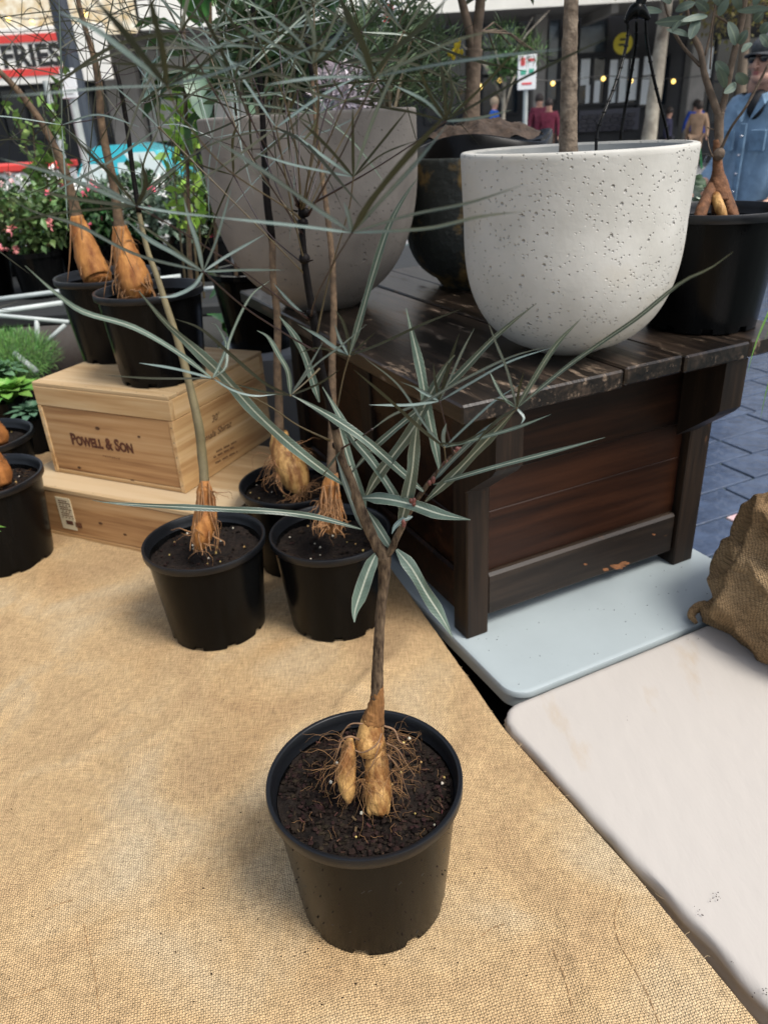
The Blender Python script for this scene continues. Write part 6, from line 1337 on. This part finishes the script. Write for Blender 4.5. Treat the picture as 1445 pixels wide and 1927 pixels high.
# its pot on the chest behind
MB().lathe([(.10, .0), (.13, .22), (.14, .225), (.14, .24), (.12, .24), (.11, .2), (.001, .2)], 40, c=(-.36, 2.45, .33)).build('pot_wall', m_black, ft_, smooth=False)
MB().box((-.36, 2.45, .10), (.3, .3, .46), bev=.01).build('stand', m_dkside, ft_)
def wispy(name, label, cat, base, tips, n, L, W, m, stemm, seed, flowers=None):
    random.seed(seed); t = thing(name, base, label, cat); bs = MB(); b = MB()
    for (x, y, Y) in tips:
        e = px(x, y, Y); b0 = np.array(base) + np.array((random.uniform(-.05, .05), random.uniform(-.05, .05), 0)); md = (b0 + e) / 2 + np.array((0, 0, .08))
        S = spline([b0, md, e], 8); bs.tube(S, np.linspace(.005, .0012, len(S)), 5)
        for k in range(n):
            i = random.randrange(len(S) // 3, len(S)); p = S[i] + np.array([random.gauss(0, .012) for _ in range(3)]); d = np.array((random.gauss(0, 1), random.gauss(0, 1), random.gauss(.5, .8))); d /= np.linalg.norm(d)
            s = np.cross(d, (random.random(), random.random(), .3)); s /= np.linalg.norm(s) + 1e-9; l = L * random.uniform(.5, 1.2)
            b.add([p, p + d * l * .5 + s * W / 2, p + d * l, p + d * l * .5 - s * W / 2], [(0, 1, 2), (0, 2, 3)])
    bs.build('stem', stemm, t); b.build('foliage', m, t)
    if flowers:
        f = MB()
        for (x, y, Y) in flowers[0]:
            f = MB()
            for _ in range(7): f.ball(px(x + random.gauss(0, 5), y + random.gauss(0, 5), Y), (.004, .004, .007), 6, 4)
            f.build('flower', flowers[1], t, smooth=True)
    return t
wispy('grevillea_shrub', 'fine grey-green shrub with small yellow flowers rising behind the grey planter', 'shrub', (.02, 2.02, .93),
      [(x, y, Y) for x, y, Y in ((700, 30, 2.1), (740, 20, 2.15), (780, 30, 2.1), (820, 50, 2.2), (860, 80, 2.2), (700, 90, 2.0), (760, 80, 2.1), (800, 110, 2.15), (850, 130, 2.2), (870, 170, 2.2), (720, 140, 2.0), (770, 150, 2.1), (820, 170, 2.2), (790, 200, 2.2), (840, 210, 2.2), (660, 40, 2.0), (640, 110, 2.0), (750, 200, 2.1), (680, 170, 1.9), (720, -30, 2.1), (800, -20, 2.1))], 150, .052, .0042, m_fine, m_petiole, 3, ([(855, 98, 2.15), (862, 88, 2.15), (852, 104, 2.16)], mat('yellow_flower', (.75, .55, .03), .6)))
wispy('upright_green_shrub', 'upright mid-green leafy shrub in the grey planter among the thin stems', 'shrub', (-.20, 1.98, .93),
      [(x, y, 1.98) for x, y in ((430, 20), (470, 40), (510, 10), (550, 30), (590, 20), (450, 100), (500, 90), (560, 110), (610, 90), (640, 150), (420, 170), (480, 170), (540, 180), (600, 180), (570, 60), (520, -30), (620, -10))], 75, .06, .013, fmat('mid_green_leaves', (.06, .11, .045), .4), m_petiole, 4)
m_pale = mat('pale_blossom', (.70, .62, .66), .7, island=.2)
random.seed(9); b = MB(); cloud(b, tuple(px(650, 175, 1.93)), (.075, .05, .055), 420, .022, .014, .6); c = px(650, 175, 1.93)
t = thing('white_flowering_plant', (c[0], c[1], GP[2] + .38), 'cluster of pale pinkish-white blossom at the rim of the grey planter', 'flowers'); b.build('blossom', m_pale, t)
MB().tube([(c[0], c[1], GP[2] + .37), tuple(c)], .004, 6).build('stem', m_petiole, t)

DP = (.300, 2.125, .551)
dt = planter('dark_planter', DP, .200, .318, 2.6, .55, .60, 'mottled black and bronze planter half hidden between the two concrete planters', m_rust, m_black, flare=.0)
MB().lathe([(.182, .30), (.178, .352), (.174, .355), (.168, .34), (.15, .33)], 60, c=DP, fr=lambda r, z, an, i: (r + .006 * sin(an * 5), z + (.012 * sin(an * 3 + 1) if i else 0))).build('plastic_liner', m_black, dt, smooth=True)
V, F = soil_mesh(.150, 8, .016, rise=.040); MB().add([(x + DP[0] , y + DP[1], z + DP[2] + .355) for x, y, z in V], F).build('soil', mat('brown_root_soil', (.07, .045, .03), .95, bump=1., bscale=70, col2=(.03, .02, .014), vscale=40), dt, smooth=True)
b = MB(); Yd = 2.13
ptube(b, [(884, 255, Yd, 44), (885, 232, Yd, 36), (888, 200, Yd, 30), (890, 160, Yd, 27), (891, 120, Yd, 28), (893, 92, Yd, 30)], 16, 6, jit=.05)
ptube(b, [(892, 105, Yd, 22), (886, 70, Yd, 18), (876, 30, Yd, 16), (866, -10, Yd, 14), (850, -90, Yd, 11), (835, -200, Yd, 6)], 12, 6, jit=.05); ptube(b, [(893, 100, Yd, 24), (897, 60, Yd, 20), (902, 20, Yd, 19), (905, -20, Yd, 18), (912, -110, Yd, 14), (925, -240, Yd, 7)], 12, 6, jit=.05)
b.build('trunk', m_treebark2, dt, smooth=True)
b = MB(); c = px(890, -230, Yd); cloud(b, tuple(c), (.34, .3, .2), 600, .06, .02, .7, clumps=10); b.build('crown', fmat('olive_leaves', (.05, .09, .035)), dt)
b = MB(); bs = MB()
for (x, y) in ((930, 95), (960, 85), (990, 90), (1010, 100), (950, 60)):
    e = px(x, y, 2.3); b0 = px(905, 60, Yd); bs.tube([b0, (b0 + e) / 2 + np.array((0, 0, .02)), e], .002, 5); cloud(b, tuple(e), (.035, .03, .022), 120, .035, .0016, .5)
bs.build('twig', m_treebark2, dt); b.build('needles', fmat('pine_needles', (.07, .15, .03)), dt)

# right pot on the chest: eucalypt-leaved bottle tree
RP = (.672, 1.556, .551)
rt_ = nursery_pot('potted_tree', RP, 'grey-leaved young tree with legged brown root, potted right of the white planter', 1.048, seed=15, soil=.176, crumbs=100, beads=4, rz=2.1)
b = MB(); Yr = 1.555
ptube(b, [(1349, 262, Yr, 15), (1349, 300, Yr, 17), (1350, 325, Yr, 22), (1350, 345, Yr, 36), (1350, 362, Yr, 42), (1350, 380, Yr - .005, 40)], 18, 6, jit=.06)
for P in ([(1340, 350, Yr, 22), (1328, 375, Yr - .02, 22), (1318, 400, Yr - .04, 22), (1310, 422, Yr - .05, 18)], [(1360, 352, Yr, 20), (1368, 378, Yr - .01, 22), (1377, 402, Yr - .03, 22), (1384, 422, Yr - .04, 16)], [(1350, 360, Yr + .03, 24), (1350, 400, Yr + .03, 24)]): ptube(b, P, 14, 6, jit=.06)
b.build('caudex', mat('brown_caudex_bark', (.20, .085, .035), .85, bump=.8, bscale=150, col2=(.08, .035, .016), vscale=60), rt_, smooth=True)
b = MB(); ptube(b, [(1346, 366, Yr - .02, 14), (1348, 375, Yr - .03, 18), (1355, 395, Yr - .045, 19), (1362, 412, Yr - .05, 14)], 12, 5, jit=.05); b.build('pale_root', m_caudex, rt_, smooth=True)
b = MB()
m_rb = m_treebark2
ptube(b, [(1350, 330, Yr, 16), (1351, 300, Yr, 15), (1352, 270, Yr, 16), (1352, 230, Yr, 17), (1353, 212, Yr, 18)], 14, 6, jit=.06)
ptube(b, [(1352, 218, Yr, 14), (1338, 180, Yr, 13), (1325, 140, Yr, 12), (1318, 100, Yr, 11), (1312, 84, Yr, 12), (1300, 60, Yr, 9), (1292, 20, Yr, 7), (1288, -30, Yr, 6)], 12, 6, jit=.08)
ptube(b, [(1354, 215, Yr, 13), (1364, 180, Yr, 12), (1374, 130, Yr, 12), (1384, 85, Yr, 12), (1392, 50, Yr, 13), (1400, 0, Yr, 12), (1405, -50, Yr, 11)], 12, 6, jit=.08)
ptube(b, [(1317, 124, Yr, 7), (1290, 95, Yr + .02, 6), (1270, 65, Yr + .03, 6), (1258, 35, Yr + .04, 5), (1248, 0, Yr + .05, 4)], 9, 5, jit=.1)
ptube(b, [(1356, 280, Yr - .01, 6), (1375, 240, Yr - .03, 5), (1400, 205, Yr - .05, 5), (1425, 160, Yr - .06, 5), (1445, 120, Yr - .07, 4)], 9, 5, jit=.1)
ptube(b, [(1326, 105, Yr, 4), (1336, 60, Yr, 4), (1345, 10, Yr, 3.5), (1350, -20, Yr, 3)], 8, 4); ptube(b, [(1392, 70, Yr, 5), (1370, 45, Yr, 4), (1340, 25, Yr, 3)], 8, 4); ptube(b, [(1335, 130, Yr, 3), (1340, 60, Yr + .02, 3), (1348, 0, Yr, 3)], 7, 4)
ptube(b, [(1343, 300, Yr - .01, 3), (1334, 280, Yr - .02, 2.4), (1330, 255, Yr - .02, 2)], 6, 4); ptube(b, [(1345, 245, Yr, 3), (1330, 240, Yr, 2)], 6, 3)
lump(b, px(1352, 290, Yr - .012), (.011, .009, .011), 3, 14, 10)
b.build('trunk', m_rb, rt_, smooth=True)
random.seed(17)
EL = [((1365, 148), (1350, 122), 42, 26), ((1362, 165), (1353, 135), 26, 24), ((1399, 160), (1388, 142), 22, 26), ((1385, 160), (1366, 172), 22, 20), ((1384, 84), (1372, 50), 18, 26), ((1388, 82), (1402, 62), 20, 22), ((1245, 22), (1200, 20), 46, 14), ((1300, 40), (1246, 42), 52, 24), ((1296, 68), (1262, 58), 38, 12), ((1330, 30), (1290, 38), 40, 16), ((1350, 28), (1366, 4), 30, 22), ((1330, 22), (1312, 6), 24, 20), ((1445, 18), (1398, 20), 46, 18), ((1418, 40), (1432, 26), 22, 22), ((1430, 62), (1444, 46), 24, 24), ((1420, 10), (1425, -20), 26, 22), ((1310, 35), (1300, 66), 30, 24), ((1262, 5), (1240, -10), 28, 20), ((1390, 20), (1380, -6), 24, 20), ((1280, 30), (1268, 52), 26, 20), ((1410, 80), (1398, 95), 20, 18), ((1445, 88), (1432, 70), 20, 20), ((1355, 10), (1340, -15), 26, 22), ((1310, 10), (1330, -5), 26, 20), ((1270, 20), (1300, 8), 30, 18)]
rp = lambda t: max(.05, sin(pi * min(1, t * .96 + .03)) ** .6)
for (x0, y0), (x1, y1), L_, W_ in EL:
    P = [px(x0, y0, Yr - .01), px((x0 + x1) / 2 + 2, (y0 + y1) / 2 - 2, Yr - .02), px(x1 + (x1 - x0) * .25, y1 + (y1 - y0) * .25, Yr - .025)]
    blade(P, W_ * 1.08 * S1, random.uniform(-.6, .6), .02, prof=rp, nseg=14, fold=.1).build('leaf', m_euc, rt_, smooth=True)
b = MB(); c = px(1340, -180, Yr); 
cloud(b, tuple(c), (.24, .2, .12), 260, .04, .03, .7, clumps=10); b.build('crown', fmat('grey_round_leaves', (.10, .15, .11)), rt_)

# hanging basket strap above the white planter
t = thing('plant_hanger', px(1200, -60, 1.50), 'black plastic plant hanger with three ribbed straps over the white planter', 'plant hanger')
b = MB(); ptube(b, [(1214, -60, 1.50, 22), (1206, 0, 1.50, 19), (1196, 18, 1.50, 20)], 10, 4); ptube(b, [(1178, 44, 1.50, 8), (1180, 36, 1.50, 12), (1192, 22, 1.50, 26), (1202, 20, 1.50, 28), (1215, 30, 1.50, 14), (1221, 36, 1.50, 8)], 10, 4); b.build('hook', m_black, t, smooth=True)
for P in ([(1180, 42, 1.50), (1181, 66, 1.50), (1172, 110, 1.47), (1155, 165, 1.44), (1135, 215, 1.41), (1123, 250, 1.40), (1121, 292, 1.39)], [(1197, 40, 1.52), (1196, 80, 1.54), (1188, 135, 1.57), (1178, 190, 1.60), (1168, 250, 1.60), (1167, 285, 1.60)], [(1215, 36, 1.50), (1217, 80, 1.50), (1228, 140, 1.50), (1240, 190, 1.50), (1253, 240, 1.50), (1260, 285, 1.50)]):
    pts = spline([px(*q) for q in P], 6); s = MB().tube(pts, .0027, 7)
    L = np.concatenate([[0], np.cumsum(np.linalg.norm(np.diff(np.array(pts), axis=0), axis=1))])
    for d in np.arange(.02, L[-1], .022):
        q = np.array([np.interp(d, L, np.array(pts)[:, k]) for k in range(3)]); s.ball(q, (.0047, .0047, .0016), 8, 4)
    s.build('strap', m_black, t, smooth=True)
# ============================================================ left background: benches and potted plants
m_bench = mat('galvanised_white_frame', (.50, .55, .53), .4, .2, 12)
t = thing('nursery_bench', (px(60, 600, 3.0)[0], 3.0, GZ), 'pale metal plant bench frame behind the crates at the left', 'plant bench')
def bar(P, w_, nm='bar'): b = MB(); b.tube([px(*q) for q in P], w_ / 2 * dist(px(*P[0])) * S1, 10); b.build(nm, m_bench, t, smooth=True)
bar([(-120, 578, 3.05), (340, 520, 3.05)], 9, 'bar'); bar([(-120, 604, 2.95), (118, 570, 2.95)], 10, 'bar'); bar([(-60, 588, 2.9), (130, 606, 2.9)], 8, 'bar'); bar([(70, 602, 2.9), (72, 655, 2.9)], 9, 'post'); bar([(76, 655, 2.9), (124, 610, 2.9)], 8, 'brace'); bar([(28, 665, 2.75), (70, 700, 2.7)], 12, 'brace'); bar([(370, 545, 3.05), (436, 540, 3.0)], 9, 'bar')
q = px(100, 560, 3.3)
MB().box((q[0] + .0, 3.75, q[2] - .05), (3.6, 1.3, .05), bev=.01).build('bench_top', mat('dark_bench_mesh', (.02, .022, .022), .7), t)
for a in (-1.7, -.6, .5, 1.7): MB().box((q[0] + a, 3.2, (q[2] + GZ) / 2 - .04), (.04, .04, q[2] - GZ - .02)).build('leg', m_bench, t)
bz = q[2] - .025
random.seed(44)
GM = [fmat('glossy_green_leaves', (.035, .085, .025)), fmat('light_green_leaves', (.085, .15, .045)), fmat('deep_green_leaves', (.022, .07, .016)), fmat('grey_green_leaves', (.09, .14, .09))]
m_pink = mat('pink_flower', (.72, .10, .16), .6, island=.3); m_wfl = mat('white_flower', (.8, .8, .76), .6, island=.1); m_rose = mat('salmon_flower', (.75, .28, .26), .6, island=.3)
def bush(x, Y, z0, r, h, m, label, fl=None, nf=0, n=900, leaf=.045, pot=.11, cat='potted plant', group='flowering potted plants on the far bench'):
    t = thing('potted_shrub', (x, Y, z0), label, cat, group)
    MB().lathe([(pot * .8, .0), (pot * .98, pot * 1.55), (pot * 1.05, pot * 1.56), (pot * 1.05, pot * 1.75), (pot * .95, pot * 1.75), (pot * .9, pot * 1.5), (.001, pot * 1.5)], 28, c=(x, Y, z0)).build('pot_wall', m_black, t, smooth=False)
    zb = z0 + pot * 1.5; b = MB()
    for k in range(5):
        a = k * 1.3; b.tube([(x, Y, zb), (x + r * .3 * cos(a), Y + r * .3 * sin(a), zb + h * .5), (x + r * .6 * cos(a), Y + r * .6 * sin(a), zb + h * .85)], [.006, .004, .002], 5)
    b.build('stem', m_tan, t)
    b = MB(); cloud(b, (x, Y, zb + h * .55), (r, r, h * .55), n, leaf, leaf * .6, .45, clumps=9); b.build('foliage', m, t)
    if nf:
        f = MB()
        for _ in range(nf):
            d = Vector((random.gauss(0, 1), random.gauss(-.6, .7), random.gauss(.3, .6))).normalized(); c = (x + d.x * r * .98, Y + d.y * r * .98, zb + h * .55 + d.z * h * .55)
            f = MB(); cloud(f, c, (.014, .014, .012), 9, .026, .022, .5); f.build('flower', fl, t)
m_wrose = mat('pale_pink_flower', (.72, .45, .42), .6, island=.3)
for k, (xp, Y, r, h, mi, fl, nf, lab) in enumerate([
    (-40, 3.6, .22, .42, 0, m_wfl, 12, 'glossy dark shrub with white flowers at the far left of the bench'), (60, 3.5, .20, .40, 1, m_rose, 5, 'light green shrub with salmon flowers, second from the left on the bench'),
    (150, 3.7, .20, .36, 2, m_pink, 5, 'dark shrub behind the cone root on the bench'), (240, 3.6, .19, .38, 2, m_pink, 6, 'dark shrub with bright pink blooms on the bench'),
    (320, 3.55, .18, .36, 3, m_wfl, 16, 'grey-green shrub dotted with white flowers near the grey planter'), (390, 3.7, .16, .34, 1, m_pink, 3, 'light green shrub with magenta blooms nearest the grey planter'),
    (0, 4.15, .22, .52, 3, m_wrose, 12, 'tall shrub with salmon flower clusters at the back left of the bench'), (110, 4.2, .22, .50, 1, m_wfl, 14, 'tall light green shrub with white flowers in the back row'),
    (200, 4.15, .20, .50, 3, m_wfl, 22, 'grey-green shrub with many white flowers in the back row'), (290, 4.2, .22, .48, 0, m_wfl, 8, 'glossy green shrub with a few white flowers in the back row'), (370, 4.15, .2, .46, 2, m_wfl, 8, 'deep green shrub at the back right of the bench')]):
    bush(px(xp, 450, Y)[0], Y, bz, r, h * (.70 if Y < 4 else .58), GM[mi], lab, fl, nf, n=1000 if Y < 4 else 800)
# climbing light green plants above (left)
random.seed(50)
wispy('climbing_plant', 'loose light green climber on a stake at the upper left', 'climber', (px(90, 420, 3.9)[0], 3.9, bz + .1), [(60, 200, 3.9), (95, 150, 3.9), (120, 120, 3.9), (40, 240, 3.9), (100, 230, 3.9), (20, 200, 3.9), (80, 280, 3.9), (120, 250, 3.9), (60, 300, 3.9)], 26, .06, .035, fmat('pale_green_climber_leaves', (.16, .27, .06), .3), m_petiole, 7)
wispy('young_lime_shrub', 'bright lime green shrub beside the grey planter rim', 'shrub', (px(335, 320, 3.2)[0], 3.2, bz), [(330, 170, 3.2), (350, 200, 3.2), (365, 160, 3.2), (320, 220, 3.2), (345, 240, 3.2), (370, 220, 3.2)], 28, .07, .03, fmat('lime_leaves', (.22, .38, .06), .25), m_petiole, 8)
# low feathery plant and leafy rosettes at the left edge
random.seed(60)
z2 = -.16; c = px(30, 690, 2.55)
MBk = thing('low_stand', (c[0] - .1, 2.95, GZ), 'dark low stand holding the rosettes left of the crates', 'stand'); MB().box((c[0] - .35, 2.72, -.30), (1.0, .55, .05), bev=.01).build('top', m_dkside, MBk)
for a, b_ in ((-.8, 2.5), (.1, 2.5), (-.8, 2.94), (.1, 2.94)): MB().box((c[0] + a, b_, -.53), (.035, .035, .41)).build('leg', m_dkside, MBk)
t = thing('feathery_plant', (px(20, 660, 2.75)[0], 2.75, -.27), 'feathery bright green plant behind the leafy rosettes at the left edge', 'plant')
b = MB(); cc = px(18, 672, 2.75); cloud(b, tuple(cc), (.17, .14, .09), 5200, .035, .0022, .35, up=.8); b.build('foliage', fmat('feathery_green', (.10, .24, .05), .4), t)
MB().lathe([(.09, 0), (.12, .13), (.12, .14), (.001, .13)], 28, c=(cc[0], 2.75, -.27)).build('pot_wall', m_black, t)
for (x, y, Y, s, lab, m_) in ((15, 740, 2.55, .13, 'large bright green leafy rosette at the left edge', fmat('rosette_green', (.13, .30, .05), .25)), (-10, 700, 2.65, .11, 'small blue-green rosette behind the bright one', fmat('rosette_blue_green', (.13, .25, .14), .2)), (62, 770, 2.5, .09, 'low blue-green rosette squeezed against the branded crate', fmat('rosette_teal', (.10, .20, .12), .2))):
    c = px(x, y, Y); t = thing('leafy_rosette', (c[0], Y, -.27), lab, 'plant'); b = MB()
    for k in range(46):
        a = k * 2.4; e = .15 + 1.1 * (1 - k / 46); bigleaf(b, np.array((c[0], Y, c[2] - .03)) + np.array((cos(a), sin(a), 0)) * .01, (cos(a) * e, sin(a) * e, 1.1 - e * .6), s * (.55 + .5 * (1 - k / 46)), s * .42)
    b.build('leaves', m_, t, smooth=True); MB().lathe([(.05, 0), (.065, c[2] + .27 - .02), (.001, c[2] + .27 - .03)], 20, c=(c[0], Y, -.27)).build('pot_wall', m_black, t)
# gap between crate and chest: leafy plant, pale stake and dark stand
random.seed(70)
t = thing('leafy_plant', (px(440, 650, 2.7)[0], 2.75, -.3), 'dark green leafy plant seen between the crate and the grey planter', 'plant')
b = MB()
for (x, y) in ((420, 560), (450, 545), (440, 590), (430, 620), (445, 640), (460, 600), (425, 650), (470, 560), (455, 670), (485, 620), (500, 660), (495, 700)):
    for _ in range(2): q = px(x + random.uniform(-10, 10), y + random.uniform(-10, 10), 2.7); bigleaf(b, q, (random.uniform(-1, 1), random.uniform(-1, .2), random.uniform(-.4, .8)), .11, .06)
b.build('foliage', mat('bright_leaf', (.05, .20, .03), .3, island=.35), t, smooth=True); MB().tube([px(450, 780, 2.72), px(450, 560, 2.72)], .008, 8).build('stem', m_petiole, t); MB().lathe([(.08, -.0), (.1, .16), (.001, .16)], 24, c=(px(455, 650, 2.75)[0], 2.75, -.3)).build('pot_wall', m_black, t)
c0, c1 = px(475, 590, 2.55), px(485, 790, 2.5); tag(MB().tube([c0, c1, (c1[0], c1[1], GZ)], .013, 8).build('stake', m_bench), 'pale metal stake standing behind the pot between crate and chest', 'stake')
MB2 = thing('galvanised_tub', (px(495, 760, 2.6)[0], 2.62, -.5), 'grey galvanised tub in the gap right of the branded crate', 'tub')
cc = px(492, 740, 2.6); MB().lathe([(.11, 0), (.14, cc[2] + .5), (.146, cc[2] + .505), (.135, cc[2] + .5), (.105, .02), (.001, .02)], 40, c=(cc[0], 2.62, -.5)).build('tub_wall', mat('galvanised_grey', (.20, .24, .28), .35, .3, 12, metal=.3), MB2, auto=50); MB().box((cc[0], 2.62, -.62), (.3, .3, .235)).build('plinth', m_dkside, MB2)
# black stacks added behind the crates to stand for shade under the bench
for kx, lab in ((-2.35, 'added left stack of black trays under the plant bench'), (-1.55, 'added middle stack of black trays under the plant bench'), (-.75, 'added right stack of black trays behind the branded crate')):
    t = thing('black_shade_stack', (kx, 3.1, GZ), lab, 'fillers')
    for k in range(8): MB().box((kx + .02 * (k % 2), 3.58, GZ + .06 + k * .102), (.76, 1.7, .084), bev=.01).build('tray', m_black, t)  # black slabs of the added stacks, standing for shade
# spider plant blades at the right edge
t = thing('arching_grass_plant', px(1500, 500, 1.25), 'thin green arching blades hanging into view at the right edge', 'plant')
MATS['G'] = m_gb = mat('grass_blade_green', (.10, .22, .03), .5)
for pts in ([(1590, 440), (1520, 470), (1470, 540), (1440, 600), (1420, 650), (1406, 700)], [(1590, 440), (1510, 490), (1475, 600), (1455, 690), (1440, 740), (1430, 790)], [(1590, 440), (1530, 500), (1490, 560), (1460, 590), (1438, 640)]): leaf_px(t, None, pts, 1.25, 1.2, 6, 'G', wav=0)
MB().lathe([(.06, 0), (.08, .1), (.085, .1), (.07, .09), (.001, .09)], 24, c=px(1590, 520, 1.25)).build('pot_wall', m_black, t)
MB().tube([tuple(px(1590, 520, 1.25) + np.array((0, 0, .09))), tuple(px(1590, 520, 1.25) + np.array((0, 0, 1.2)))], .002, 5).build('hanger_wire', m_wire, t)
t = thing('variegated_plant', (px(1318, 350, 2.4)[0], 2.4, .55), 'small white and green variegated leaves between the white planter and the root', 'plant')
b = MB()
for k in range(16): q = px(1318 + random.uniform(-14, 10), 375 + random.uniform(-30, 30), 2.2); bigleaf(b, q, (random.uniform(-1, 1), random.uniform(-1, 0), random.uniform(-.3, 1)), .05, .03)
b.build('foliage', mat('variegated_leaf', (.60, .66, .58), .5, col2=(.05, .16, .03), vscale=24), t, smooth=True); cc = px(1318, 400, 2.2)
MB().tube([tuple(cc), (cc[0], 2.2, GZ)], .03, 10).build('stem', m_petiole, t)
# leaf tips entering at the far left
t = thing('pale_leaf_sprig', px(-40, 1000, 1.0), 'pale green leaf tips poking in at the left edge', 'plant')
for pts in ([(-45, 985), (-15, 988), (12, 992)], [(-45, 990), (-20, 994), (3, 1000)]): leaf_px(t, None, pts, 1.0, 1.0, 9, 'G', wav=0)
MB().tube([tuple(px(-45, 988, 1.0)), tuple(px(-160, 1010, 1.02)), (-.95, 1.05, .002)], .003, 6).build('stem', m_petiole, t)
